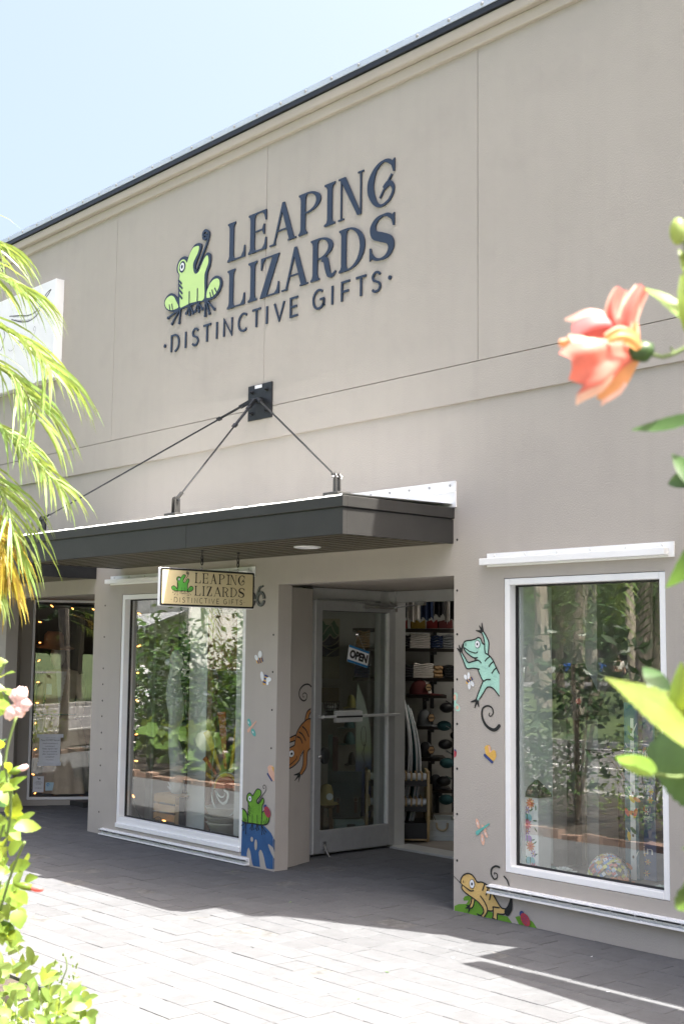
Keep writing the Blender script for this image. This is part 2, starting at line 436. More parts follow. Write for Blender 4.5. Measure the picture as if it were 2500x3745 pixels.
def sans(ch):
    """(width, [polylines]) in height 1"""
    if ch == 'D': return .8, [[(0, 0), (0, 1), (.38, 1)]+arc(.35, .5, .45, .5, 80, -80, 10)+[(.38, 0), (0, 0)]]
    if ch == 'I': return 0, [[(0, 0), (0, 1)]]
    if ch == 'S': return .6, [catmull([(.58, .85), (.42, .98), (.2, .97), (.05, .82), (.1, .62), (.3, .52), (.5, .42), (.58, .22), (.45, .04), (.2, .01), (.02, .14)], False, 4)]
    if ch == 'T': return .75, [[(0, 1), (.75, 1)], [(.375, 1), (.375, 0)]]
    if ch == 'N': return .75, [[(0, 0), (0, 1), (.75, 0), (.75, 1)]]
    if ch == 'C': return .8, [arc(.45, .5, .45, .5, 50, 310, 16)]
    if ch == 'V': return .85, [[(0, 1), (.425, 0), (.85, 1)]]
    if ch == 'E': return .6, [[(.6, 1), (0, 1), (0, 0), (.6, 0)], [(0, .52), (.52, .52)]]
    if ch == 'F': return .6, [[(.6, 1), (0, 1), (0, 0)], [(0, .5), (.52, .5)]]
    if ch == 'G': return .85, [arc(.45, .5, .45, .5, 50, 345, 16)+[(.86, .1), (.86, .48), (.86, .48)], [(.55, .48), (.86, .48)]]
    return .3, []
def put_sans(art, key, ch, xc, z0, h, wd, layer=0, th=None, xs=1.0):
    w_, pl = sans(ch)
    for p in pl:
        art.stroke(key, [(xc+(a-w_/2)*h*xs, z0+b*h) for a, b in p], wd, layer, False, th=th, cap=False)
def frog_shapes():
    """emblem traced from the wall, in normalised emblem coordinates"""
    q = lambda P: [WALLU.px(590+x/4.893, 820+y/4.893) for x, y in P]
    G = {}
    G['sil'] = q([(330,1330),(333,1100),(335,1000),(342,905),(310,860),(305,780),(325,700),(370,620),(430,580),(480,585),(500,612),(560,480),(610,390),(660,350),(710,340),(745,365),(740,430),(715,520),(650,690),(630,770),(640,835),(690,840),(715,790),(760,660),(820,540),(870,508),(905,545),(912,620),(895,740),(850,870),(838,1000),(833,1200),(855,1140),(900,1030),(960,950),(1020,925),(1080,950),(1110,1040),(1090,1150),(1030,1260),(960,1330),(860,1375),(800,1385),(700,1405),(560,1460),(370,1530),(290,1562),(200,1570),(120,1530),(82,1450),(90,1360),(140,1280),(200,1240),(260,1255),(318,1325)])
    G['green'] = [q([(360,910),(332,850),(330,770),(355,690),(400,642),(440,635),(470,665),(492,685),(545,530),(600,430),(650,400),(702,395),(705,440),(680,530),(610,680),(600,770),(615,860),(650,893),(700,850),(740,760),(800,620),(850,562),(872,600),(870,700),(830,820),(806,900),(800,1050),(795,1330),(690,1380),(550,1415),(450,1465),(370,1490),(360,1350),(355,1100),(350,1000)]),
        q([(95,1430),(110,1360),(150,1310),(210,1282),(260,1310),(300,1390),(338,1480),(290,1520),(200,1540),(130,1510)]),
        q([(840,1310),(850,1200),(900,1080),(960,1000),(1030,975),(1070,1010),(1070,1100),(1030,1200),(960,1290),(880,1320)])]
    G['lines'] = [(q(a), w) for a, w in (([(345,1010),(395,1068)],.02),([(345,1080),(408,1155)],.02),([(345,1165),(408,1245)],.02),([(345,1255),(405,1335)],.02),([(535,1215),(532,1440)],.016),([(683,1160),(676,1400)],.016),([(178,1450),(190,1545)],.014),([(222,1435),(238,1535)],.014),([(905,1230),(922,1310)],.014),([(942,1185),(970,1290)],.014),([(990,1150),(1035,1245)],.014))]
    G['toes'] = [(q(a), w) for a, w in (([(345,1520),(145,1680)],.022),([(350,1525),(215,1785)],.022),([(365,1520),(342,1765)],.022),([(530,1450),(470,1600)],.02),([(530,1450),(528,1620)],.02),([(535,1450),(590,1595)],.02),([(680,1410),(630,1560)],.02),([(680,1410),(695,1560)],.02),([(685,1410),(755,1515)],.02),([(815,1365),(805,1640)],.022),([(820,1365),(880,1595)],.022),([(830,1360),(970,1520)],.022))]
    G['tongue'] = q([(652,835),(700,720),(770,530),(830,370),(870,230),(868,150),(820,115),(778,160),(772,230),(800,268),(838,235),(832,190),(806,200)])
    e = q([(410,768)])[0]; G['eye'] = e
    return G
def draw_frog(art, kd, kg, kw, T, sc, lay=0, th=None, thg=None, lw=1.0):
    """T maps emblem (a,z) to the target plane; sc is the length scale"""
    G = frog_shapes(); m = lambda P: [T(p) for p in P]
    if sc > .5: art.fill(kd, m(G['sil']), lay, True, th)
    else:
        art.fill(kd, m(G['sil']), lay, True, th)
    tg = (th or 0)
    b0 = art.base
    art.base = b0+tg*1.0
    for g in G['green']: art.fill(kg, m(g), lay+1, True, thg)
    for P, w_ in G['lines']: art.stroke(kd, m(P), w_*sc*lw, lay+3, False, thg)
    e = T(G['eye'])
    art.fill(kd, ell(e[0], e[1], .05*sc, .054*sc), lay+3, th=thg)
    art.fill(kw, ell(e[0], e[1], .034*sc, .037*sc), lay+4.5, th=thg)
    art.fill(kd, ell(e[0], e[1], .016*sc, .019*sc), lay+6, th=thg)
    art.base = b0
    for P, w_ in G['toes']: art.stroke(kd, m(P), w_*.72*sc*lw, lay, False, th, blob=.015*sc)
    art.stroke(kd, m(G['tongue']), [.014*sc, .022*sc, .026*sc, .026*sc, .018*sc], lay, True, th)
# ================================================================ materials
STUCCO = mat('stucco_paint', (.395, .366, .332), .85, var=.045, vscale=.9, bump=.55, bscale=95, world=True, dirt=.12, spec=.3)
def streaks(m, amt):
    nt = m.node_tree; N = nt.nodes; p = N['Principled BSDF']; src = p.inputs['Base Color'].links[0].from_socket
    g = N.new('ShaderNodeNewGeometry'); mp = N.new('ShaderNodeMapping'); mp.inputs['Scale'].default_value = (7, 7, .35); L(nt, g.outputs['Position'], mp.inputs[0])
    n = N.new('ShaderNodeTexNoise'); n.inputs['Scale'].default_value = 1.6; n.inputs['Detail'].default_value = 5; L(nt, mp.outputs[0], n.inputs['Vector'])
    r = N.new('ShaderNodeMapRange'); r.inputs[1].default_value = .48; r.inputs[2].default_value = .78; r.inputs[3].default_value = 1; r.inputs[4].default_value = 1-amt; L(nt, n.outputs[0], r.inputs[0])
    n2 = N.new('ShaderNodeTexNoise'); n2.inputs['Scale'].default_value = .45; n2.inputs['Detail'].default_value = 3; L(nt, g.outputs['Position'], n2.inputs['Vector'])
    r2 = N.new('ShaderNodeMapRange'); r2.inputs[1].default_value = .4; r2.inputs[2].default_value = .6; r2.inputs[3].default_value = 1+amt*.4; r2.inputs[4].default_value = 1-amt*.4; L(nt, n2.outputs[0], r2.inputs[0])
    mu = N.new('ShaderNodeMath'); mu.operation = 'MULTIPLY'; L(nt, r.outputs[0], mu.inputs[0]); L(nt, r2.outputs[0], mu.inputs[1])
    h = N.new('ShaderNodeHueSaturation'); L(nt, mu.outputs[0], h.inputs['Value']); L(nt, src, h.inputs['Color']); L(nt, h.outputs[0], p.inputs['Base Color'])
streaks(STUCCO, .028)
STUCCO2 = mat('stucco_paint_trim', (.41, .372, .325), .85, var=.04, vscale=1.5, bump=.5, bscale=110, world=True, spec=.3)
PAVER = mat('paver_concrete', (.088, .091, .097), .88, var=.10, vscale=9, bump=.6, bscale=160, rnd=.075, world=True, dirt=.4, spec=.3)
JOINT = mat('joint_sand', (.09, .09, .09), .95, var=.5, vscale=14, bump=.5, bscale=200, world=True)
WHITE = mat('white_paint', (.8, .81, .82), .42, var=.03, vscale=3, dirt=.06)
OFFW = mat('off_white_metal', (.66, .67, .66), .5, var=.05, vscale=8, dirt=.2)
ALU = mat('grey_aluminium', (.35, .355, .355), .42, .3, var=.06, vscale=14, bump=.08, bscale=200)
ALUL = mat('light_aluminium', (.55, .56, .55), .4, .35, var=.05, vscale=10)
CHROME = mat('chrome', (.75, .75, .76), .18, 1.0)
GALV = mat('galvanised_cap', (.55, .60, .64), .4, .35, var=.08, vscale=5, world=True)
DARKM = mat('dark_bronze_metal', (.026, .0255, .024), .5, .1, var=.16, vscale=3.5, bump=.12, bscale=40, world=True, dirt=.3)
BLACK = mat('black_metal', (.022, .024, .027), .42, .3, var=.2, vscale=20)
GASKET = mat('black_gasket', (.012, .012, .013), .6)
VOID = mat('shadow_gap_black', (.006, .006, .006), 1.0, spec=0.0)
SOFF = mat('soffit_slat_metal', (.12, .105, .08), .45, .3, var=.1, vscale=4, world=True)
MEMB = mat('white_roof_membrane', (.75, .76, .75), .7, var=.05, vscale=6)
NAVY = mat('gloss_navy_letter', (.020, .032, .055), .12, 0, coat=.15, spec=.35)
LIME = mat('lime_acrylic', (.50, .70, .25), .3)
SIGNW = mat('white_acrylic', (.8, .82, .84), .3)
GLASS = glassmat('window_glass', 1.78, (.95, .97, .96))
GLASSD = glassmat('door_glass', 1.45, (.96, .975, .965))
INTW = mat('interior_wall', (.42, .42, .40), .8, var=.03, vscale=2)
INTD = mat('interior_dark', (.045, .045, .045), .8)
INTF = mat('interior_floor', (.22, .20, .18), .6, var=.12, vscale=5, world=True)
SOIL = mat('garden_soil', (.045, .035, .026), .95, var=.4, vscale=18, bump=.8, bscale=60, world=True)
ASPH = mat('asphalt', (.13, .125, .125), .9, var=.12, vscale=5, bump=.4, bscale=120, world=True)
GRASS = mat('grass_ground', (.055, .085, .022), .95, var=.35, vscale=2.5, bump=.6, bscale=30, world=True)
CONC = mat('concrete_kerb', (.34, .33, .31), .85, var=.12, vscale=4, bump=.3, bscale=80, world=True)
BRICK = mat('garden_brick', (.25, .165, .125), .85, var=.2, vscale=14, bump=.5, bscale=90, rnd=.25)
ROADP = mat('road_paint', (.72, .72, .70), .7, var=.1, vscale=20, world=True)
def flat(name, c, r=.75, **k): return mat(name, c, r, var=k.pop('var', .06), vscale=k.pop('vscale', 9), **k)
BULB = mat('warm_bulb', (1, .7, .35), .3, emit=(1, .36, .08), estr=1.6)
PAPER = mat('paper', (.74, .76, .80), .7)
INK = mat('printed_ink', (.06, .065, .08), .7)
# ================================================================ the ground
def struct(name, mb, m, parent=None, **k):
    o = mb.build(name, m, parent, **k)
    if parent is None: o['kind'] = 'structure'
    return o
b = MB(); b.quad((-320, -320, -.02), (320, -320, -.02), (320, 320, -.02), (-320, 320, -.02)); struct('ground', b, GRASS)
b = MB(); b.box(-24, 6, -3.12, 2.2, -.3, -.0028); b.box(-5.95, 6, -3.8, -3.1202, -.3, -.0028); pav = struct('pavement', b, JOINT)
b = MB(); b.box(-24, -6.0, -6.25, -3.2, -.3, .02); b.box(-5.999, 6, -6.25, -3.85, -.3, .02); struct('garden_bed_soil', b, SOIL)
b = MB(); b.box(-60, 30, -6.42, -6.27, -.3, .06); kb = struct('kerb', b, CONC, bevel=.015)
b = MB(); b.quad((-320, -13.2, -.008), (60, -13.2, -.008), (60, -6.43, -.008), (-320, -6.43, -.008))
struct('road', b, ASPH)
b = MB()
b.box(-320, 60, -13.5, -13.2, -.2, .1); struct('far_kerb', b, CONC)
b = MB()
for y0 in (-12.95, -9.75): b.quad((-320, y0, -.003), (60, y0, -.003), (60, y0+.1, -.003), (-320, y0+.1, -.003))
struct('road_lines', b, ROADP)
b = MB(); b.quad((-320, -62, .0), (60, -62, .0), (60, -46, .0), (-320, -46, .0)); struct('car_park', b, ASPH)
# pavers: running bond, courses along the wall
cands = []
CH = .173; rr = random.Random(3)
ncr = int((3.12+1.62)/CH)+1
for r in range(-9, 22):
    y1 = -r*CH-.004; y0 = y1-CH+.0036
    if y0 < -3.8: continue
    x = -16.0+rr.uniform(0, .25)
    while x < -2.2:
        ln = rr.choice((.173, .173, .26, .26, .215))
        (cands.append((x+.0018, x+ln-.0018, y0, y1)) if (y0 > -3.115 or x > -5.94) else None); x += ln
def wallhit(x0, x1, y0, y1):
    if y1 <= 0.01: return False
    # keep only the recess floors
    if -8.9 < x0 and x1 < -5.8 and y1 < 1.64: return False
    if -13.3 < x0 and x1 < -10.9 and y1 < 1.9: return False
    return True
cands = [c for c in cands if not wallhit(*c)]
cands.sort(key=lambda c: ((c[0]+c[1])/2)**2+((c[2]+c[3])/2+6.5)**2)
def visible(c):
    v = Vector(((c[0]+c[1])/2, (c[2]+c[3])/2, 0))-CAM; d = v.dot(FWD)
    if d < .5: return False
    px = PW/2+FPX*v.dot(RGT)/d; py = PH/2-FPX*v.dot(UPV)/d
    return -60 < px < PW+60 and py < PH+80
vis = [c for c in cands if visible(c)]; near = vis[:300]; nset = set(near)
def paver_geo(m, c, rr):
    x0, x1, y0, y1 = c; h = [rr.gauss(0, .0008) for _ in range(4)]; z = rr.gauss(0, .0010)+(-.003 if rr.random() < .06 else 0); e = .003
    j = lambda: rr.uniform(-.0018, .0018)
    T = [(x0+e+j(), y0+e+j(), z+h[0]), (x1-e+j(), y0+e+j(), z+h[1]), (x1-e+j(), y1-e+j(), z+h[2]), (x0+e+j(), y1-e+j(), z+h[3])]
    B = [(x0, y0, z-.002), (x1, y0, z-.002), (x1, y1, z-.002), (x0, y1, z-.002)]
    m.poly(T)
    G = [(p[0], p[1], -.03) for p in B]
    for i in range(4):
        k = (i+1) % 4; m.quad(B[i], B[k], T[k], T[i]); m.quad(G[i], G[k], B[k], B[i])
rr = random.Random(11)
for c in near:
    m = MB(); paver_geo(m, c, rr)
    m.build('paver', PAVER, pav)
m = MB()
for c in cands:
    if c not in nset: paver_geo(m, c, rr)
o = m.build('paver_field', PAVER, pav); o['kind'] = 'stuff'
# ================================================================ shop building
bld = thing('shop_building', 'greige stucco shop building with wide parapet wall, display windows and recessed entrance', 'building', (-9, .1, 0))
HD = 2.27
def cells(mb, xs, zs, void, y0, y1):
    """wall slab between y0 (front) and y1 with voids; void(xc,zc)->bool"""
    nx, nz = len(xs)-1, len(zs)-1
    V = [[void((xs[i]+xs[i+1])/2, (zs[k]+zs[k+1])/2) for k in range(nz)] for i in range(nx)]
    for i in range(nx):
        for k in range(nz):
            if V[i][k]: continue
            a, b_, c, d = xs[i], xs[i+1], zs[k], zs[k+1]
            mb.quad((a, y0, c), (b_, y0, c), (b_, y0, d), (a, y0, d)); mb.quad((a, y1, c), (a, y1, d), (b_, y1, d), (b_, y1, c))
            if i == 0 or V[i-1][k]: mb.quad((a, y0, c), (a, y0, d), (a, y1, d), (a, y1, c))
            if i == nx-1 or V[i+1][k]: mb.quad((b_, y0, c), (b_, y1, c), (b_, y1, d), (b_, y0, d))
            if k == 0 or V[i][k-1]: mb.quad((a, y0, c), (a, y1, c), (b_, y1, c), (b_, y0, c))
            if k == nz-1 or V[i][k+1]: mb.quad((a, y0, d), (b_, y0, d), (b_, y1, d), (a, y1, d))
OP = [(-8.123, -6.172, -.1, HD), (-10.49, -8.552, .09, 2.25), (-5.715, -4.445, .31, 2.235), (-12.81, -10.99, -.1, HD)]
xs = sorted({-24, -3.9}|{v for o in OP for v in o[:2]}); zs = sorted({-.1, 3.484}|{v for o in OP for v in o[2:]})
b = MB(); cells(b, xs, zs, lambda x, z: any(o[0] < x < o[1] and o[2] < z < o[3] for o in OP), 0, .14)
b.build('lower_wall', STUCCO, bld)
# upper wall: band and panels with open joints, dark backing
b = MB(); b.box(-24, -4.2, -.02, .1, 3.484, 3.752); b.build('wall_band', STUCCO, bld)
b = MB(); b.box(-24, -4.2, .0, .12, 3.752, 6.02); b.build('joint_backing', INTD, bld)
JX = [-24, -20.35, -17.95, -15.55, -13.15, -10.745, -8.346, -5.93, -4.2]
for i in range(len(JX)-1):
    m = MB(); g = .0028
    m.box(JX[i]+g, JX[i+1]-g, -.02, .0005, 3.758, 6.03); m.build('wall_panel', STUCCO, bld)
b = MB(); b.box(-24, -4.2, -.055, .12, 6.03, 6.12); b.build('cornice', STUCCO2, bld, bevel=.01)
b = MB(); b.box(-24, -4.2, -.1, .12, 6.12, 6.205); b.build('cornice', STUCCO2, bld, bevel=.012)
b = MB(); b.box(-24, -4.2, -.118, .14, 6.207, 6.248); b.build('roof_drip_edge', BLACK, bld)
b = MB(); b.box(-24, -4.2, -.124, .2, 6.25, 6.3); cap = b.build('roof_cap', GALV, bld)
m = MB(); m.lathe([(.014, 0), (.014, .003), (.010, .006), (.004, .007)], n=10, M=Matrix.Rotation(PI/2, 4, 'X')); me_s = m.mesh('cap_screw', ALU)
for i in range(26):
    o = bpy.data.objects.new('cap_screw', me_s); C.objects.link(o); o.parent = cap
    o.location = Vector((-13.2+i*.322, -.124, 6.276))-wmat(bld).translation
# roof, sides, back, slanted return beyond the frame
b = MB(); b.box(-24, -4.2, .14, 12, 5.9, 6.0); b.build('roof', MEMB, bld); b = MB(); b.box(-4.199, -3.9, .0, 12, 3.485, 3.53); b.build('side_ledge', WHITE, bld)
b = MB(); b.box(-4.34, -4.2005, .121, 12, 3.486, 5.9); b.build('upper_end_wall', STUCCO, bld)
b = MB(); b.box(-4.04, -3.9, .1405, 12, -.1, 3.48); b.box(-24, -3.9, 12, 12.2, -.1, 6); b.box(-24.2, -24, 0, 12.2, -.1, 6); b.build('side_wall', STUCCO, bld)
rn = thing('right_neighbour_shop', 'low pale shop next door, beyond the right edge of the picture', 'building', (0, .1, 0))
NBW = mat('neighbour_render', (.46, .44, .40), .85, var=.05, vscale=1.2, bump=.5, bscale=90, world=True)
b = MB(); cells(b, [-3.898, -2.6, -.8, .6, 1.6, 5], [-.1, .6, 2.3, 2.95], lambda x, z: (-2.6 < x < -.8 and .6 < z < 2.3) or (.6 < x < 1.6 and z < 2.3), .02, .2); b.build('wall', NBW, rn)
b = MB(); b.box(-3.898, 5, .2005, 9, 2.85, 2.94); b.build('roof', MEMB, rn)
b = MB(); b.box(-2.6, -.8, .12, .128, .6, 2.3); b.box(.6, 1.6, .12, .128, 0, 2.3); b.build('glass', GLASS, rn)
b = MB(); b.box(-3.898, 5, 3, 3.05, -.1, 2.84); b.build('inner_wall', INTD, rn)
# ---- entrance recess
HZ = 2.29
def vwall(mb, P, Q, th, z0, z1, nrm):
    """vertical wall from P to Q; thickness th away from nrm"""
    P = Vector((P[0], P[1], 0)); Q = Vector((Q[0], Q[1], 0)); n = Vector((nrm[0], nrm[1], 0)).normalized()*-th
    mb.prism([P+Vector((0, 0, z0)), Q+Vector((0, 0, z0)), Q+n+Vector((0, 0, z0)), P+n+Vector((0, 0, z0))], (0, 0, z1-z0))
SPL_P, SPL_Q = (-8.123, .0), (-8.32, .53)
sd_ = Vector((SPL_Q[0]-SPL_P[0], SPL_Q[1]-SPL_P[1])).normalized(); sn = Vector((sd_.y, -sd_.x)); sn = sn if sn.x > 0 else -sn
SPLAY = Plane(SPL_P, sd_, sn)
b = MB(); vwall(b, (SPL_P[0]-.0, .1405), SPL_Q, .12, -.1, HZ+.3, sn); 
b = MB()
P0 = Vector(SPL_P)+sd_*.002
b.prism([(SPL_P[0]+.0005, .001, -.1), (SPL_Q[0], SPL_Q[1], -.1), (SPL_Q[0]-.12, SPL_Q[1]+.02, -.1), (SPL_P[0]-.14, .139, -.1), (SPL_P[0]-.14, .002, -.1)], (0, 0, HD+.09))
b.build('entry_return_wall', STUCCO, bld)
b = MB(); b.prism([(-6.172, .001, -.1), (-6.03, .002, -.1), (-6.03, .139, -.1), (-5.62, .723, -.1), (-5.74, .74, -.1)], (0, 0, HD+.09)); b.build('entry_return_wall', STUCCO, bld)
b = MB(); b.box(-9.2, -5.2, .141, 1.9, HZ+.005, HZ+.06); b.build('entry_ceiling', STUCCO2, bld)
b = MB(); b.prism([(-8.321, .531, 0), (-8.36, .56, 0), (-8.54, .724, 0), (-8.66, .724, 0), (-8.44, .551, 0)], (0, 0, HZ)); b.build('frame_filler', ALU, bld)
# storefront frame: left sidelight along x=-8.56, door frame on y=1.63
b = MB()
def fr(x0, x1, y0, y1, z0, z1): b.box(x0, x1, y0, y1, z0, z1)
fr(-8.62, -8.545, .725, .775, 0, HZ); fr(-8.62, -8.545, 1.53, 1.63, 0, HZ); fr(-8.619, -8.546, .775, 1.53, 2.2, HZ); fr(-8.619, -8.546, .775, 1.53, 0, .1)
sl = b.build('sidelight_frame', ALUL, bld)
b = MB(); b.box(-8.586, -8.580, .775, 1.53, .1, 2.2); b.build('sidelight_glass', GLASSD, bld)
b = MB(); b.box(-8.62, -8.46, 1.63, 1.74, 0, HZ); b.box(-8.455, -5.3, 1.64, 1.74, 2.19, HZ); b.box(-7.45, -7.36, 1.64, 1.74, 0, 2.19); b.box(-8.48, -8.455, 1.615, 1.76, 0, 2.19)
b.box(-8.505, -8.49, 1.60, 1.629, 0, 2.19)
b.build('door_frame', ALUL, bld)
b = MB(); b.box(-7.36, -5.6, 1.69, 1.696, 0, 2.19); b.build('shopfront_glass', GLASSD, bld)
b = MB(); b.box(-5.6, -5.5, .72, 1.74, 0, HZ); b.build('shopfront_end', ALUL, bld)
b = MB(); b.box(-8.46, -7.4, 1.58, 1.82, -.01, .016); b.build('threshold', ALUL, bld, bevel=.004)
# ---- door leaf, standing open at right angles to the wall
XD = -8.45
door = thing('glass_entrance_door', 'grey aluminium glass shop door standing open with an OPEN sign hanging on it', 'door', (XD, 1.64, 0))
b = MB(); y0, y1, z0, z1 = .68, 1.63, .025, 2.175
x0, x1 = XD-.045, XD
b.box(x0, x1, y0, y0+.075, z0, z1); b.box(x0, x1, y1-.075, y1, z0, z1); b.box(x0+.001, x1-.001, y0+.075, y1-.075, z1-.085, z1); b.box(x0+.001, x1-.001, y0+.075, y1-.075, z0, z0+.19)
b.build('door_frame', ALU, door, bevel=.003)
b = MB(); b.box(x0-.004, x1+.004, y0-.014, y0, z0, z1); b.box(x0+.004, x1-.002, y1-.093, y1-.075, z0+.19, z1-.085); b.build('edge_strip', OFFW, door)
b = MB(); b.box(XD-.026, XD-.020, y0+.075, y1-.075, z0+.19, z1-.085); b.build('door_glass', GLASSD, door)
b = MB(); b.box(x0-.001, x1-.03, y0+.07, y0+.078, z0+.18, z1-.08); b.box(x1-.012, x1-.01, y0+.075, y1-.08, z1-.09, z1-.085); b.build('gasket', GASKET, door)
b = MB(); b.bar((XD+.05, .73, 1.178), (XD+.05, 1.63, 1.178), .03, .022); b.box(XD+.035, XD+.07, .87, 1.17, 1.185, 1.222); b.box(XD+.035, XD+.07, .87, 1.17, 1.13, 1.165); b.box(XD+.03, XD+.04, .868, 1.172, 1.125, 1.226)
b.box(XD, XD+.055, .715, .74, 1.165, 1.19); b.box(XD, XD+.055, 1.60, 1.625, 1.165, 1.19); b.build('push_bar', ALUL, door, bevel=.003)
b = MB(); b.box(XD+.041, XD+.072, .872, 1.168, 1.168, 1.182); b.build('push_bar_slot', GASKET, door)
b = MB(); b.lathe([(.017, 0), (.017, .012), (.012, .018)], (XD, .735, .84), 14, Matrix.Rotation(PI/2, 4, 'Y')); b.build('lock', CHROME, door, smooth=True)
b = MB(); b.ball((XD-.06, .85, .84), (.03, .06, .075), 12, 8); b.build('pull_handle', BLACK, door, smooth=True)
b = MB(); b.tube([(XD+.012, .79, .1), (XD+.03, .80, .05), (XD+.05, .815, .0), (XD+.055, .82, -.004)], [.013, .012, .012, .014], 8); b.box(XD, XD+.02, .775, .81, .055, .125); b.build('kick_stand', CHROME, door, smooth=False)
b = MB(); b.bar((XD+.02, 1.26, 2.135), (XD+.02, 1.6, 2.13), .022, .02); b.box(XD, XD+.035, 1.22, 1.27, 2.12, 2.15); b.box(XD, XD+.035, 1.59, 1.62, 2.1, 2.16)
b.tube([(XD+.03, 1.6, 2.14), (XD+.3, 1.66, 2.165)], .006); b.box(XD+.27, XD+.38, 1.6, 1.64, 2.155, 2.19); b.build('door_closer', CHROME, door)
# OPEN sign on a suction cup
DP = Plane((XD+.012, 0), (0, 1), (1, 0))
osg = thing('open_sign', 'white and blue OPEN sign hanging tilted on the door glass', 'sign', (XD+.02, 1.18, 1.7))
cor = [DP.px(1100+x/1.9567, 2050+y/1.9567) for x, y in ((342, 603), (484, 655), (470, 770), (326, 722))]
oa = Art(DP, .004, .0)
oa.fill('board', cor, 0, th=.004)
lerp = lambda A, B, t: (A[0]+(B[0]-A[0])*t, A[1]+(B[1]-A[1])*t)
oa.fill('stripe', [cor[0], cor[1], lerp(cor[1], cor[2], .13), lerp(cor[0], cor[3], .13)], 5); oa.fill('stripe', [lerp(cor[0], cor[3], .86), lerp(cor[1], cor[2], .86), cor[2], cor[3]], 5)
cc = lerp(lerp(cor[0], cor[1], .5), lerp(cor[3], cor[2], .5), .49); ang = math.atan2(cor[1][1]-cor[0][1], cor[1][0]-cor[0][0])
wd_ = math.hypot(cor[1][0]-cor[0][0], cor[1][1]-cor[0][1]); hd_ = math.hypot(cor[0][0]-cor[3][0], cor[0][1]-cor[3][1])
text_on(oa.mb('lettering'), DP, 'OPEN', cc[0], cc[1], wd_*.88, hd_*.52, .0125, bold=.06, rot=ang)
cup = DP.px(1120+870/4.697, 2150+800/4.697)
oa.stroke('string', [lerp(cor[0], cor[1], .22), cup, lerp(cor[0], cor[1], .76)], .003, 6, False)
oa.out(osg, {'board': SIGNW, 'stripe': flat('sign_blue', (.01, .17, .42), .5), 'lettering': flat('sign_black', (.012, .012, .016), .5), 'string': OFFW})
m = MB(); p = DP.p3(*cup); m.lathe([(.018, 0), (.016, .004), (.008, .008), (.005, .02)], p, 12, Matrix.Rotation(PI/2, 4, 'Y')); m.build('suction_cup', CHROME, osg, smooth=True)
# ---- windows
def window(x0, x1, z0, z1, fw=.045, dep=.1, y0=.004, mt=WHITE, P=None, label=None, sill=.0):
    """frame in local (a,z) on plane P: a in x0..x1"""
    P = P or Plane((0, 0), (1, 0), (0, -1))
    def bx(mb, a0, a1, o0, o1, c0, c1):
        q = [P.p3(a0, c0, -o0), P.p3(a1, c0, -o0), P.p3(a1, c0, -o1), P.p3(a0, c0, -o1)]
        mb.prism(q, (0, 0, c1-c0))
    m = MB()
    bx(m, x0, x0+fw, y0, y0+dep, z0, z1); bx(m, x1-fw, x1, y0, y0+dep, z0, z1)
    bx(m, x0+fw, x1-fw, y0, y0+dep, z1-fw, z1); bx(m, x0+fw, x1-fw, y0, y0+dep, z0, z0+fw+sill)
    if sill: bx(m, x0+.01, x1-.01, y0-.02, y0, z0, z0+.04)
    f = m.build('window_frame', mt, bld, bevel=.004, label=label)
    g = .012; m = MB(); gy = y0+dep*.62
    a0, a1, c0, c1 = x0+fw, x1-fw, z0+fw+sill, z1-fw
    bx(m, a0, a0+g, gy-.008, gy+.012, c0, c1); bx(m, a1-g, a1, gy-.008, gy+.012, c0, c1); bx(m, a0+g, a1-g, gy-.008, gy+.012, c1-g, c1); bx(m, a0+g, a1-g, gy-.008, gy+.012, c0, c0+g)
    m.build('gasket', GASKET, f)
    m = MB(); bx(m, a0+g*.5, a1-g*.5, gy, gy+.006, c0+g*.5, c1-g*.5); m.build('pane', GLASS, f)
    return f
window(-5.712, -4.448, .313, 2.232, .043, .11)
window(-10.487, -8.555, .095, 2.247, .043, .11, sill=.05)
# angled far-left window and recess
FLd = Vector((.349, .565)).normalized(); FL = Plane((-13.156, .495), FLd, (FLd.y, -FLd.x))
window(.0, 1.05, .06, 2.285, .028, .08, y0=0.012, P=FL)
b = MB()
def flb(a0, a1, z0, z1, th=.1):
    q = [FL.p3(a0, z0), FL.p3(a1, z0), FL.p3(a1, z0, -th), FL.p3(a0, z0, -th)]; b.prism(q, (0, 0, z1-z0))
flb(-.118, -.002, -.1, HZ); flb(-.002, 1.052, -.1, .058); flb(1.052, 1.5, -.1, HZ)
b.build('side_entry_wall', STUCCO, bld)
c_ = FL.p3(-.118, 0)
b = MB(); b.prism([(-12.811, .001, -.1), (c_.x, c_.y, -.1), (c_.x-.1, c_.y+.06, -.1), (-12.95, .139, -.1), (-12.95, .002, -.1)], (0, 0, HZ+.1)); b.build('side_entry_wall', STUCCO, bld)
b = MB(); b.box(-10.99, -10.85, .141, 1.9, -.1, HZ); b.box(-12.4, -10.99, 1.9, 2.0, -.1, HZ); b.build('side_entry_wall', STUCCO, bld)
b = MB(); b.box(-14.2, -10.85, .141, 2.3, HZ+.004, HZ+.05); b.build('entry_ceiling', STUCCO2, bld)
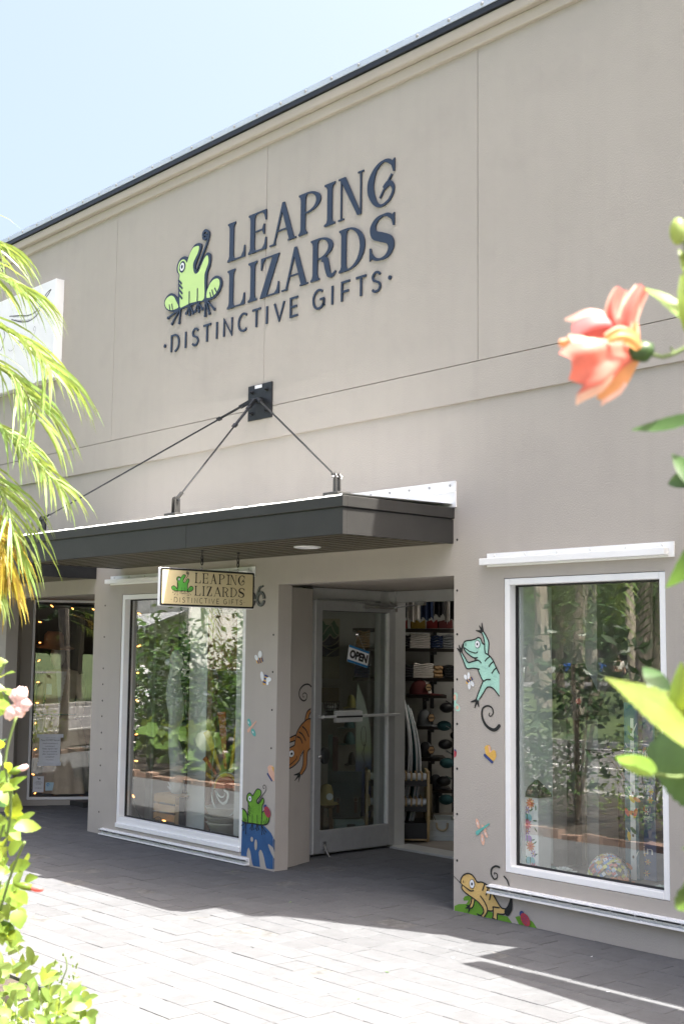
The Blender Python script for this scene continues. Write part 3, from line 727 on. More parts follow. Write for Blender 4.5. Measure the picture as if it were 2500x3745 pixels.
# white storm-shutter tracks
def track(x0, x1, ztop, zbot, px=.0):
    t = thing('shutter_track', None, None, ((x0+x1)/2, 0, zbot))
    return t
def hood(x0, x1, z0, z1, label):
    t = thing('shutter_track', label, 'shutter track', ((x0+x1)/2, -.01, z0), group='white storm shutter tracks on the wall')
    m = MB(); m.box(x0+.03, x1, -.012, -.001, z0, z1); m.build('back_plate', WHITE, t)
    m = MB(); m.box(x0, x1-.035, -.06, -.013, z0+.012, z0+(z1-z0)*.62); m.build('channel', WHITE, t, bevel=.004)
    m = MB(); n = max(3, int((x1-x0)/.24))
    for i in range(n):
        x = x0+.1+(x1-x0-.18)*i/(n-1); m.lathe([(.008, 0), (.008, .004), (.004, .007)], (x, -.012, z1-.018), 8, Matrix.Rotation(PI/2, 4, 'X'))
    m.build('screws', OFFW, t)
hood(-5.885, -4.372, 2.315, 2.407, 'white shutter track over the right display window')
hood(-10.72, -8.43, 2.345, 2.43, 'white shutter track over the wide left display window, behind the hanging sign')
def lowtrack(x0, x1, z0, z1, label):
    t = thing('shutter_track', label, 'shutter track', ((x0+x1)/2, -.01, z0), group='white storm shutter tracks on the wall')
    m = MB(); m.box(x0, x1, -.014, -.001, z0, z1); m.box(x0, x1, -.05, -.014, z0+.001, z0+.012); m.box(x0, x1, -.05, -.014, z1-.022, z1-.012); m.box(x0, x1, -.03, -.014, z1-.010, z1-.001)
    m.box(x0, x1, -.05, -.044, z1-.022, z1-.006); m.build('rail', WHITE, t)
    m = MB(); n = int((x1-x0)/.17)
    for i in range(n+1):
        x = x0+.06+(x1-x0-.12)*i/n+random.uniform(-.02, .02); m.bar((x, -.044, z1-.018), (x+.012, -.082, z1-.010), .006)
    m.build('stud', ALU, t)
lowtrack(-5.83, -3.95, .166, .222, 'white shutter sill track with studs below the right display window')
lowtrack(-10.71, -8.44, .006, .062, 'white shutter sill track with studs at the foot of the left display window')
# anchor holes in the wall
for k, (px, pys, nm) in enumerate(((1671, (1974,2160,2320,2485,2648,2812,2978,3148), 'r'), (1000, (2322,2458,2597,2737), 'm'), (385, (2215,2330,2445,2503,2563,2620,2680,2740,2800,2855,2970), 'l'))):
    for py in pys:
        m = MB()
        x, z = wl(px-(k == 1)*(py-2322)*.02-(k == 2)*(py-2215)*.03, py); m.lathe([(.009, 0), (.008, .002), (.003, .001)], (x, -.0005, z), 8, Matrix.Rotation(PI/2, 4, 'X')); m.build('anchor_hole', GASKET, bld)
# ================================================================ canopy
can = thing('entrance_canopy', 'dark bronze metal canopy with slatted underside hung over the shop entrance', 'canopy', (-8.35, -.5, 2.5))
CX0, CX1, CY = -10.53, -6.178, -1.035
CZ0, CZG, CZT = 2.494, 2.662, 2.745
b = MB()
SEAM = -7.95
b.box(CX0, SEAM-.002, CY, CY+.035, CZ0, CZG); b.build('fascia_panel', DARKM, can)
b = MB(); b.box(SEAM+.002, CX1, CY, CY+.035, CZ0, CZG); b.build('fascia_panel', DARKM, can)
b = MB(); b.box(CX1-.035, CX1, CY+.036, -.001, CZ0, CZG); b.build('end_panel', DARKM, can)
b = MB(); b.box(CX0, CX0+.035, CY+.036, -.001, CZ0, CZG); b.build('end_panel', DARKM, can)
b = MB(); b.box(CX0-.012, CX1+.012, CY-.012, CY+.03, CZG+.008, CZT); b.box(CX1-.03, CX1+.0118, CY+.03, -.001, CZG+.008, CZT); b.box(CX0-.0118, CX0+.03, CY+.03, -.001, CZG+.008, CZT)
b.build('drip_edge', DARKM, can, bevel=.004)
b = MB(); b.box(CX0+.01, CX1-.01, CY+.012, -.002, CZG+.002, CZG+.0075)
b.box(CX0+.005, CX1-.005, CY+.006, CY+.02, CZG, CZG+.008); b.build('canopy_deck', BLACK, can)
# wavy white membrane edge
m = MB(); n = 90; pts = []
for i in range(n+1):
    x = CX0+.0+(CX1-CX0)*i/n; pts.append((x, CZT+.002+.012*abs(math.sin(i*.9+math.sin(i*.37)*2))*random.uniform(.3, 1)))
for i in range(n):
    (xa, za), (xb, zb) = pts[i], pts[i+1]
    m.quad((xa, CY-.014, CZT-.004), (xb, CY-.014, CZT-.004), (xb, CY-.006, zb), (xa, CY-.006, za)); m.quad((xa, CY-.006, za), (xb, CY-.006, zb), (xb, -.003, CZT+.03), (xa, -.003, CZT+.03))
m.build('roof_membrane', MEMB, can)
b = MB(); b.box(CX0+.03, CX1+.03, -.012, -.001, 2.75, 2.93); b.box(CX0+.03, CX1+.03, -.02, -.012, 2.855, 2.862); b.box(CX0+.03, CX1+.03, -.016, -.0122, 2.925, 2.935)
fl_ = b.build('wall_flashing', WHITE, can)
m = MB()
for i in range(20): m.lathe([(.009, 0), (.008, .006)], (CX1-.02-i*.205, -.013, 2.905), 8, Matrix.Rotation(PI/2, 4, 'X'))
m.build('flashing_screws', ALU, can)
NS = 10; pitch = (abs(CY)-.04)/NS
for i in range(NS):
    y = CY+.036+i*pitch; m = MB()
    m.box(CX0+.036, CX1-.036, y+.044, y+pitch-.001, CZ0+.003, CZ0+.007)
    m.build('soffit_slat', SOFF, can)
b = MB(); b.box(CX0+.037, CX1-.037, CY+.037, -.003, CZ0+.0075, CZ0+.009); b.build('soffit_gap_shade', VOID, can)  # near-flush black sheet, paints in the shade of the gaps between slats
b = MB(); b.lathe([(.1, 0), (.1, -.008), (.082, -.012), (.075, -.004)], (-7.187, -.487, CZ0+.004), 28); dl = b.build('downlight', WHITE, can, smooth=True)
# rods, brackets and wall plate
pc = WALL
plt = thing('rod_wall_plate', 'square black steel plate bolted to the wall where the three canopy rods meet', 'wall plate', (-8.37, -.03, 3.65))
px0, px1, pz0, pz1 = -8.535, -8.215, 3.658, 3.958
b = MB(); b.box(px0, px1, -.036, -.021, pz0, pz1); b.build('plate', BLACK, plt, bevel=.003)
for dx in (.06, .26):
    for dz in (.06, .24):
        m = MB(); m.lathe([(.016, 0), (.016, .012), (.009, .013), (.008, .03)], (px0+dx, -.036, pz0+dz), 6, Matrix.Rotation(PI/2, 4, 'X')); m.build('bolt', BLACK, plt)
b = MB(); b.box(px0+.11, px1-.11, -.06, -.036, 3.80, 3.835); b.tube([(px0+.1, -.075, 3.82), (px1-.1, -.075, 3.82)], .014, 10); b.build('rod_pin', BLACK, plt)
b = MB(); b.box(-8.44, -8.345, -.0375, -.0363, 3.925, 3.952); st_ = b.build('maker_sticker', PAPER, plt)
PIN = Vector((-8.375, -.085, 3.815))
for i, (bx_, lab) in enumerate(((-6.36, 'right canopy rod, running down to the bracket at the canopy corner'), (-8.25, 'middle canopy rod, the shortest, running to the front bracket'), (-10.36, 'long left canopy rod, running down towards the palm fronds'))):
    by = -.93
    br = thing('rod_bracket', ['grey steel rod bracket on the right corner of the canopy', 'dark steel rod bracket on the middle of the canopy front', 'black steel rod bracket at the left end of the canopy, by the palm fronds'][i], 'bracket', (bx_, by, CZT), group='rod brackets on the canopy')
    m = MB(); m.box(bx_-.075, bx_+.075, by-.06, by+.06, CZT-.01, CZT+.04); m.build('base_block', DARKM, br, bevel=.004)
    top = Vector((bx_, by, CZT+.145)); d = (PIN-top).normalized()
    m = MB()
    hd = Vector((d.x, d.y, 0)).normalized(); sx = Vector((-hd.y, hd.x, 0))
    for s_ in (-.014, .014):
        q = []
        for a in range(0, 181, 20): q.append(top+hd*(.028*math.cos(math.radians(a)))+Vector((0, 0, .028*math.sin(math.radians(a)))))
        q = [top+hd*.03+Vector((0, 0, -.105))]+q+[top-hd*.03+Vector((0, 0, -.105))]
        m.prism([v+sx*(s_-.004) for v in q], sx*.008)
    m.build('lug', [DARKM, DARKM, BLACK][i], br)
    m = MB(); m.tube([top-sx*.035, top+sx*.035], .012, 10); m.build('pin', CHROME if i == 0 else BLACK, br)
    rd = thing('canopy_rod', lab, 'steel rod', tuple(top), group='steel rods holding the canopy')
    endp = PIN+Vector(((-.045, 0, .045)[2-i] if i != 1 else 0, 0, 0))
    m = MB(); m.bar(top-d*.01, top+d*.09, .028, .02); m.build('lower_clevis', [DARKM, DARKM, BLACK][i], rd)
    m = MB(); m.tube([top+d*.08, top+(endp-top)*.5, endp-d*.02], .0075, 8); m.build('rod', DARKM if i == 0 else BLACK, rd)
    m = MB(); a_ = endp-d*.34; x_ = d.cross(Vector((0, 0, 1))).normalized()*.014
    if i:
        m.bar(a_+x_, endp-d*.1+x_, .007); m.bar(a_-x_, endp-d*.1-x_, .007); m.bar(a_-d*.015, a_+d*.02, .04, .022); m.bar(endp-d*.12, endp-d*.085, .04, .022)
    m.bar(endp-d*.09, endp+d*.0, .022, .03); m.build('turnbuckle', BLACK, rd)
# neighbour's canopy on the left
nb = thing('neighbour_canopy', 'lower dark slatted canopy of the next shop, seen behind the palm at left', 'canopy', (-14, -.5, 2.4))
b = MB(); nz = 2.415; nx1 = -10.97; ny = -.9
b.box(-20, nx1, ny, ny+.03, nz, nz+.2); b.box(nx1-.03, nx1, ny+.03, -.001, nz, nz+.2); b.build('fascia', BLACK, nb)
for i in range(11):
    y = ny+.031+i*.079; m = MB(); m.box(-20, nx1-.031, y+.04, y+.078, nz+.004, nz+.016); m.build('soffit_slat', SOFF, nb)
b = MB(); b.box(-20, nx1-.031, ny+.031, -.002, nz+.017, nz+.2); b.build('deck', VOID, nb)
# canopy of the shop to the right (outside the picture; its shadow falls on the pavers)
nb = thing('right_neighbour_canopy', 'narrow canopy with an open front board beyond the right edge', 'canopy', (-2, -.4, 2.6))
b = MB(); b.box(-4.02, 1.5, -.40, -.001, 2.62, 2.7); b.build('slab', BLACK, nb)
b = MB(); b.prism([(-3.93, -.47, 2.64), (-2.5, -.455, 2.64), (1.5, -.43, 2.64), (1.5, -1.1, 2.64), (-2.5, -.80, 2.64), (-3.96, -.60, 2.64)], (0, 0, .06)); b.build('front_board', BLACK, nb)
b = MB(); b.box(1.3, 1.4, -.47, -.40, 2.62, 2.7); b.build('arm', BLACK, nb)
# street number
num = thing('street_number', 'dark metal street number 6 on the wall behind the hanging sign', 'house number', (-8.35, -.01, 2.1))
a = Art(WALL, .001, .012)
cx, cz = wl(956, 2191); R_ = .058
a.stroke('digit', ell(cx, cz, .045, .052, 20)+[ell(cx, cz, .045, .052, 20)[0]], .022, 0, False, cap=False)
x6, z6 = wl(963, 2144)
a.stroke('digit', [(x6, z6), (cx-.02, cz+.09), (cx-.044, cz+.03), (cx-.046, cz-.01)], [.012, .018, .022, .022], 0, True)
cx2 = cx-.125
a.stroke('digit_half_hidden', ell(cx2, cz, .045, .052, 20)+[ell(cx2, cz, .045, .052, 20)[0]], .022, 0, False, cap=False)
a.stroke('digit_half_hidden', [(x6-.125, z6), (cx2-.02, cz+.09), (cx2-.044, cz+.03), (cx2-.046, cz-.01)], [.012, .018, .022, .022], 0, True)
a.out(num, {'digit': flat('number_metal', (.10, .105, .11), .5, metal=.5), 'digit_half_hidden': flat('number_metal_b', (.10, .105, .11), .5, metal=.5)})
# ghost of a removed numeral
# ================================================================ wall sign
ws = thing('wall_sign', 'big dark blue LEAPING LIZARDS DISTINCTIVE GIFTS lettering with lime frog emblem on the wall', 'sign', (-8.3, -.03, 4.45))
def letter(ch, x0, x1, z0, z1, sansf=False, wd=.024):
    a = Art(WALLU, .004, .010)
    if sansf: put_sans(a, 'letter', ch, (x0+x1)/2, z0, z1-z0, wd)
    else: put_serif(a, 'letter', ch, x0, x1, z0, z1)
    a.out(ws, {'letter': NAVY})
for ch, x0, x1 in zip('LEAPING', (-8.876, -8.577, -8.279, -7.9, -7.577, -7.407, -7.063), (-8.624, -8.328, -7.934, -7.622, -7.448, -7.112, -6.766)): letter(ch, x0, x1, 5.117-(.006 if ch == 'G' else 0), 5.465+(.012 if ch == 'G' else 0))
for ch, x0, x1 in zip('LIZARDS', (-8.868, -8.569, -8.403, -8.108, -7.739, -7.392, -7.037), (-8.618, -8.448, -8.145, -7.771, -7.431, -7.092, -6.765)): letter(ch, x0, x1, 4.694, 5.04+(.01 if ch == 'S' else 0))
c6 = lambda x, y: WALLU.px(550+x/1.6505, 500+y/1.6505)
for ch, xc, wpx in (('D',155,0),('I',218,0),('S',276,0),('T',347,0),('I',406,0),('N',473,0),('C',564,0),('T',645,0),('I',708,0),('V',783,0),('E',873,0),('G',1020,0),('I',1103,0),('F',1184,0),('T',1276,0),('S',1368,0)):
    # baseline in the photo runs up to the right; take x on it
    yb = 1245-(xc-155)*.317
    x = c6(xc, yb)[0]; letter(ch, x, x, 4.46, 4.612, True, .019)
for xc, yc in ((93, 1258), (1450, 843)):
    a = Art(WALLU, .004, .010); x = c6(xc, yc)[0]; a.fill('dot', ell(x, 4.538, .017, .017, 14)); a.out(ws, {'dot': NAVY})
a = Art(WALLU, .006, 0)
draw_frog(a, 'frog_outline', 'frog_body', 'frog_eye', lambda p: p, 1.0, 0, th=.013, thg=.0)
a.out(ws, {'frog_outline': NAVY, 'frog_body': LIME, 'frog_eye': SIGNW})
# ================================================================ hanging sign
XS = -8.06
HP = Plane((XS+.018, 0), (0, 1), (1, 0))
hs = thing('hanging_sign', 'cream projecting sign with black border, green frog and shop name, hung from the canopy', 'sign', (XS, -.74, 2.07))
hq = lambda x, y: HP.px(550+x/3.4844, 1980+y/3.4844)
ya, yb_ = hq(130, 330)[0], hq(1325, 400)[0]; za, zb_ = hq(130, 815)[1], hq(130, 330)[1]
m = MB(); m.box(XS-.018, XS+.017, ya-.0, yb_, za-.004, zb_+.002); m.build('board', WHITE, hs, bevel=.006)
def rrect(x0, x1, z0, z1, r):
    return arc(x1-r, z1-r, r, r, 90, 0, 5)+arc(x1-r, z0+r, r, r, 0, -90, 5)+arc(x0+r, z0+r, r, r, -90, -180, 5)+arc(x0+r, z1-r, r, r, 180, 90, 5)
a = Art(HP, .0, 0)
a.fill('border', rrect(ya, yb_, za, zb_, .012), 0); a.fill('face', rrect(ya+.016, yb_-.016, za+.014, zb_-.014, .010), 1)
W_, H_ = yb_-ya, zb_-za
# emblem: map wall emblem box to sign box
G0 = frog_shapes(); allp = [p for k in ('sil', 'tongue') for p in G0[k]]+[p for P, _ in G0['toes'] for p in P]
ex0, ex1 = min(p[0] for p in allp), max(p[0] for p in allp); ez0, ez1 = min(p[1] for p in allp), max(p[1] for p in allp)
fx0, fx1 = hq(264, 560)[0], hq(548, 560)[0]; fz1, fz0 = hq(460, 388)[1], hq(400, 690)[1]
T = lambda p: (fx0+(p[0]-ex0)/(ex1-ex0)*(fx1-fx0), fz0+(p[1]-ez0)/(ez1-ez0)*(fz1-fz0))
draw_frog(a, 'print_black', 'frog_green', 'frog_eye', T, (fz1-fz0)/(ez1-ez0), 2, lw=.55)
for row, word, y_, h_ in ((0, 'LEAPING', (575, 405), None), (1, 'LIZARDS', (575, 570), None)):
    tops = (402, 568)[row]; bots = (533, 692)[row]
    xsr = [[(565,640),(660,733),(757,845),(868,943),(965,1017),(1015,1098),(1115,1198)], [(565,640),(663,690+3),(717,785),(805,905),(915,1000),(1018,1103),(1122,1198)]][row]
    zt = hq(600, tops)[1]; zb2 = hq(600, bots)[1]
    for ch, (u0, u1) in zip(word, xsr): put_serif(a, 'print_black', ch, hq(u0, 480)[0], hq(u1, 480)[0], zb2, zt, 2, T=.13)
for ch, u in zip('DISTINCTIVEGIFTS', (321,373,421,478,525,578,643,703,748,795,857,950,1003,1045,1098,1152)):
    put_sans(a, 'print_black', ch, hq(u, 750)[0], hq(400, 778)[1], (bH := hq(400, 716)[1]-hq(400, 778)[1]), .0044, 2, xs=.95)
for u in (263, 1193): a.fill('print_black', ell(hq(u, 750)[0], hq(400, 745)[1], .003, .003, 8), 2)
a.out(hs, {'border': flat('sign_border', (.012, .012, .013), .4), 'face': flat('sign_cream', (.62, .53, .31), .35, var=.02), 'print_black': flat('sign_print', (.02, .014, .012), .5), 'frog_green': flat('sign_green', (.10, .38, .06), .5), 'frog_eye': SIGNW})
for u in (672, 1132):
    y = hq(u, 360)[0]; m = MB(); t0 = hq(u, 350)[1]
    m.lathe([(.012, 0), (.012, .012)], (XS, y, 2.494-.006), 10)
    m.tube([(XS, y, 2.49), (XS, y, 2.455)], .004)
    for zc in (2.435, 2.405): m.tube([(XS+(.0 if zc > 2.42 else 0), y+.009*math.cos(t), zc+.022*math.sin(t)) for t in [i*PI/8 for i in range(17)]], .0042, 6)
    m.build('chain_link', BLACK, hs); m = MB()
    m.tube([(XS, y+.007*math.cos(t), zb_+.014+.008*math.sin(t)) for t in [i*PI/6 for i in range(13)]], .0025, 6); m.tube([(XS, y, zb_), (XS, y, zb_+.008)], .003); m.build('eye_bolt', CHROME, hs)
# neighbour's white sign at upper left with a horned drawing
ns = thing('longhorn_sign', 'white box sign with a thin drawing of curved horns, half hidden by the palm', 'sign', (-12.6, -.06, 4.5))
NP = Plane((0, -.121), (1, 0), (0, -1))
m = MB(); m.box(-14.5, -11.77, -.12, -.021, 4.53, 5.585); m.build('sign_box', WHITE, ns, bevel=.004)
a = Art(NP, .0, 0); nq = lambda x, y: NP.px(x/4.2714, 950+y/4.2714)
up = [(150,880),(230,876),(320,868),(400,872),(480,852),(560,805),(620,720),(680,600),(740,510),(795,460)]
lo = [(180,930),(300,965),(360,970),(430,962),(500,928),(580,855),(640,740),(700,620),(760,530),(798,462)]
a.stroke('drawing', [nq(*p) for p in up], .011, 0); a.stroke('drawing', [nq(*p) for p in lo], .011, 0)
for i in range(44):
    t = .08+.9*i/44; U = catmull(up, False, 6); Q = catmull(lo, False, 6); p0 = U[int(t*(len(U)-1))]; p1 = Q[int(t*(len(Q)-1))]
    A_, B_ = nq(*p0), nq(*p1); a.stroke('drawing', [A_, lerp(A_, B_, .25)], .0035, 0, False, cap=False); a.stroke('drawing', [B_, lerp(B_, A_, .35)], .0035, 0, False, cap=False)
a.stroke('drawing', [nq(*p) for p in ((60,1110),(75,1190),(50,1260),(45,1340),(10,1420))], .01, 0)
for P in ([(535,1110),(520,1080),(540,1040),(552,1060),(545,1130),(500,1220),(470,1260)], [(130,1400),(160,1425),(210,1390),(225,1330)], [(250,1290),(300,1300),(340,1260),(400,1250),(420,1270),(390,1330),(360,1400),(380,1390),(410,1330)]): a.stroke('drawing', [nq(*p) for p in P], .004, 0)
a.out(ns, {'drawing': flat('drawing_ink', (.03, .03, .04), .6)})
# ================================================================ wall murals
def paint(n, c): return mat('paint_'+n, c, .8, var=.13, vscale=7, dirt=.35, bump=.7, bscale=95, world=True, spec=.3)
PT = dict(outline=paint('black', (.022, .024, .024)), green=paint('green', (.14, .33, .035)), orange=paint('orange', (.42, .18, .055)), teal=paint('teal', (.36, .62, .52)),
          yellow=paint('yellow', (.62, .43, .16)), white=paint('white', (.72, .75, .78)), blue=paint('blue', (.035, .10, .24)), red=paint('red', (.36, .05, .07)), navy=paint('navy', (.04, .06, .18)),
          pink=paint('pink', (.66, .40, .30)), gold=paint('gold', (.62, .38, .09)), grass=paint('grass', (.12, .28, .03)), aqua=paint('aqua', (.12, .40, .36)), wall=STUCCO)
def q_(pl, ox, oy, s): return lambda P: [pl.px(ox+x/s, oy+y/s) for x, y in P]
def mural(name, label, cat, fn, pl=WALL, group=None):
    a = Art(pl, .0012, 0); fn(a)
    m0 = next(iter(a.parts.values())); xs = [v.x for v in m0.v]; ys = [v.y for v in m0.v]; zs = [v.z for v in m0.v]
    t = thing(name, label, cat, (sum(xs)/len(xs), sum(ys)/len(ys), min(zs)), group=group)
    nm = {}
    for k, m in a.parts.items():
        m.build(k, PT[k.split('_')[0]] if k.split('_')[0] in PT else PT['outline'], t)
    return t
def eye(a, c, r, rz=None, pr=.38):
    rz = rz or r
    a.fill('outline_eye', ell(c[0], c[1], r*1.16, rz*1.14), 4); a.fill('white_eye', ell(c[0], c[1], r, rz), 5); a.fill('outline_pupil', ell(c[0], c[1], r*pr, rz*pr), 6)
Q1 = q_(WALL, 860, 2820, 6.025)
# size of things: metres per crop pixel differ by axis, so stroke widths are given in metres
def f_leaf(a):
    body = Q1([(150,1115),(300,1150),(420,1165),(560,1190),(640,1215),(720,1290),(790,1370),(838,1470),(838,1700),(800,1660),(735,1610),(725,1640),(760,1740),(800,1830),(835,1900),(835,2170),(770,2165),(690,2150),(665,2080),(640,1930),(610,1820),(575,1750),(545,1738),(522,1790),(522,1860),(535,1960),(548,2118),(400,2095),(375,2040),(355,1920),(335,1780),(300,1688),(270,1730),(255,1830),(262,1890),(128,1870),(140,1500)])
    a.fill('blue', body, 0)
    a.fill('wall_gap', ell(*Q1([(372, 1508)])[0], .017, .019), 1.5); a.fill('wall_gap', [p for p in ell(*Q1([(458, 1630)])[0], .018, .043)], 1.5)
mural('painted_leaf', 'big blue leaf with finger-like gaps painted at the foot of the pillar', 'wall painting', f_leaf)
def f_leaf2(a):
    Q = q_(SPLAY, 860, 2820, 6.025)
    a.fill('blue', Q([(841,1480),(870,1530),(890,1610),(897,1730),(890,1860),(860,1780),(841,1715)]), 0); a.fill('blue', Q([(841,1905),(865,1950),(882,2040),(875,2120),(855,2165),(841,2172)]), 0)
mural('painted_leaf', 'small end of the blue painted leaf, wrapped round onto the entrance side of the pillar', 'wall painting', f_leaf2, SPLAY)
def f_frog(a):
    body = Q1([(290,1140),(290,900),(293,700),(268,650),(262,590),(280,520),(322,487),(360,510),(388,545),(430,490),(470,420),(510,398),(560,420),(577,470),(572,530),(530,590),(490,635),(485,690),(512,720),(550,690),(590,620),(615,595),(640,630),(638,700),(605,770),(597,900),(590,1060),(583,1190),(450,1170)])
    a.fill('green', body, 1, True)
    a.fill('green', Q1([(158,860),(190,850),(240,900),(275,990),(285,1130),(200,1120),(158,1090)]), .5)
    a.fill('green', Q1([(600,930),(660,880),(720,900),(762,1000),(745,1120),(700,1180),(590,1190)]), .5)
    S = lambda P, w, l=3, sm=True, **k: a.stroke('outline', Q1(P), w, l, sm, **k)
    S([(286,1145),(288,1000),(292,850),(293,700),(268,650),(262,590),(280,520),(322,487),(360,510),(388,545),(430,490),(470,420),(510,398),(560,420),(577,470),(572,530),(530,590),(490,635),(485,690),(512,720),(550,690),(590,620),(615,595),(640,630),(638,700),(605,770),(597,900),(590,1060),(583,1190)], .008)
    S([(160,835),(200,845),(250,910),(280,1010),(284,1140)], .010); S([(160,1100),(230,1140),(400,1160),(560,1190),(690,1180),(745,1120),(762,1010)], .010); S([(600,920),(630,890),(665,875)], .008)
    S([(510,705),(560,610),(630,510),(680,440),(690,370),(655,310),(622,340),(630,385),(650,385)], [.009, .006, .005, .005, .005])
    for p in ([(300,755),(350,830)], [(300,820),(345,888)], [(300,890),(342,950)], [(300,950),(335,1000)], [(386,965),(386,1160)], [(493,975),(493,1170)], [(200,1030),(225,1120)], [(232,1055),(255,1140)], [(638,1105),(655,1170)], [(672,1085),(690,1150)], [(702,1055),(718,1120)]): S(p, .006, 3, False)
    for c, es in (((250,1145), ((190,1310),(238,1375),(155,1200))), ((385,1165), ((340,1275),(377,1300),(415,1285))), ((490,1175), ((458,1275),(490,1310),(530,1285))), ((582,1195), ((592,1395),(648,1385),(685,1345)))):
        for e in es: S([c, e], .006, 3, False, blob=.006)
    c = Q1([(338, 612)])[0]; eye(a, c, .021, .022)
mural('frog_painting', 'bright green frog with curled tongue painted on top of the blue leaf', 'wall painting', f_frog)
def bug(pl, c, r, rot, label, half=None):
    def f(a):
        a.fill('navy', ell(c[0]+math.cos(rot)*r*1.0, c[1]+math.sin(rot)*r*1.15, r*.5, r*.5), 5)
        a.fill('red', ell(c[0], c[1], r*1.15, r*.82, 24, rot=rot), 6)
        for i, (u, v) in enumerate(((.4, .3), (.4, -.3), (0, .45), (0, -.4), (-.45, .25), (-.45, -.3), (0, 0.02))):
            x = c[0]+(u*math.cos(rot)-v*math.sin(rot))*r; z = c[1]+(u*math.sin(rot)+v*math.cos(rot))*r; a.fill('navy_spots', ell(x, z, r*.1, r*.1, 8), 7)
    return mural('ladybird_painting', label, 'wall painting', f, pl, 'painted ladybirds')
c = Q1([(722, 905)])[0]; bug(WALL, c, .042, 2.3, 'dark pink ladybird painted on the back of the green frog')
Q2 = q_(SPLAY, 1000, 2450, 5.219)
c = Q2([(215, 860)])[0]; bug(SPLAY, c, .055, 2.3, 'red ladybird with blue head painted above the orange lizard')
def f_orange(a):
    O = Q2
    a.fill('orange', O([(700,940),(640,945),(570,1000),(500,1080),(440,1190),(415,1280),(400,1400),(385,1445),(310,1485),(250,1540),(230,1620),(190,1720),(150,1800),(145,1870),(200,1880),(230,1890),(290,1880),(400,1810),(480,1720),(500,1650),(560,1540),(575,1540),(560,1640),(560,1750),(545,1860),(500,1960),(495,2000),(530,2000),(600,1900),(625,1820),(630,1650),(645,1560),(688,1510)]), 0, False)
    a.fill('orange', O([(700,750),(650,785),(615,860),(600,960),(660,940),(675,870),(700,810)]), 0, False); a.fill('orange', O([(415,1255),(330,1295),(240,1340),(200,1400),(160,1500),(175,1510),(240,1415),(330,1375),(395,1360)]), 0, False)
    S = lambda P, w=.011, l=2, sm=True, **k: a.stroke('outline', O(P), w, l, sm, **k)
    S([(700,935),(640,945),(570,1000),(500,1080),(440,1190),(415,1280),(400,1400),(385,1445),(310,1485),(250,1540),(230,1620),(190,1720),(148,1800),(148,1870),(200,1880),(240,1895),(310,1880),(400,1820),(480,1730),(510,1650),(570,1545)])
    S([(565,1550),(560,1640),(558,1750),(545,1850),(500,1955)]); S([(690,1505),(645,1560),(632,1650),(625,1820),(600,1900),(530,2005)])
    S([(700,745),(650,780),(615,850),(590,970)]); S([(700,815),(672,870),(658,940)]); S([(415,1245),(330,1285),(240,1335),(200,1395),(155,1500)]); S([(395,1355),(330,1375),(240,1420),(180,1515)])
    S([(210,1880),(300,1820),(400,1730),(432,1690),(435,1655)], .009); S([(190,1795),(200,1825)], .008, 2, False)
    for p in ([(545,1085),(610,1150),(662,1275)], [(480,1190),(545,1240),(605,1350)], [(442,1280),(500,1305),(542,1400)]): S(p, .012)
    for c0, es in (((168,1510), ((85,1585),(125,1630),(190,1630))), ((500,1985), ((380,2010),(395,2120),(465,2150)))):
        for e in es:
            A = O([c0])[0]; B = O([e])[0]; a.stroke('outline', [A, B], [.03, .006], 2, False, cap=False)
    S([(712,325),(680,290),(630,275),(560,300),(500,370),(480,460),(500,540),(560,592),(610,570),(630,500),(610,450),(570,445),(545,480),(555,520),(580,515)], [.013, .014, .012, .008, .005])
    c = O([(327, 1603)])[0]; eye(a, c, .042, .027, .4)
mural('orange_lizard_painting', 'orange lizard crawling head down, painted on the angled entrance wall', 'wall painting', f_orange, SPLAY)
Q3 = q_(WALL, 1600, 2200, 3.357)
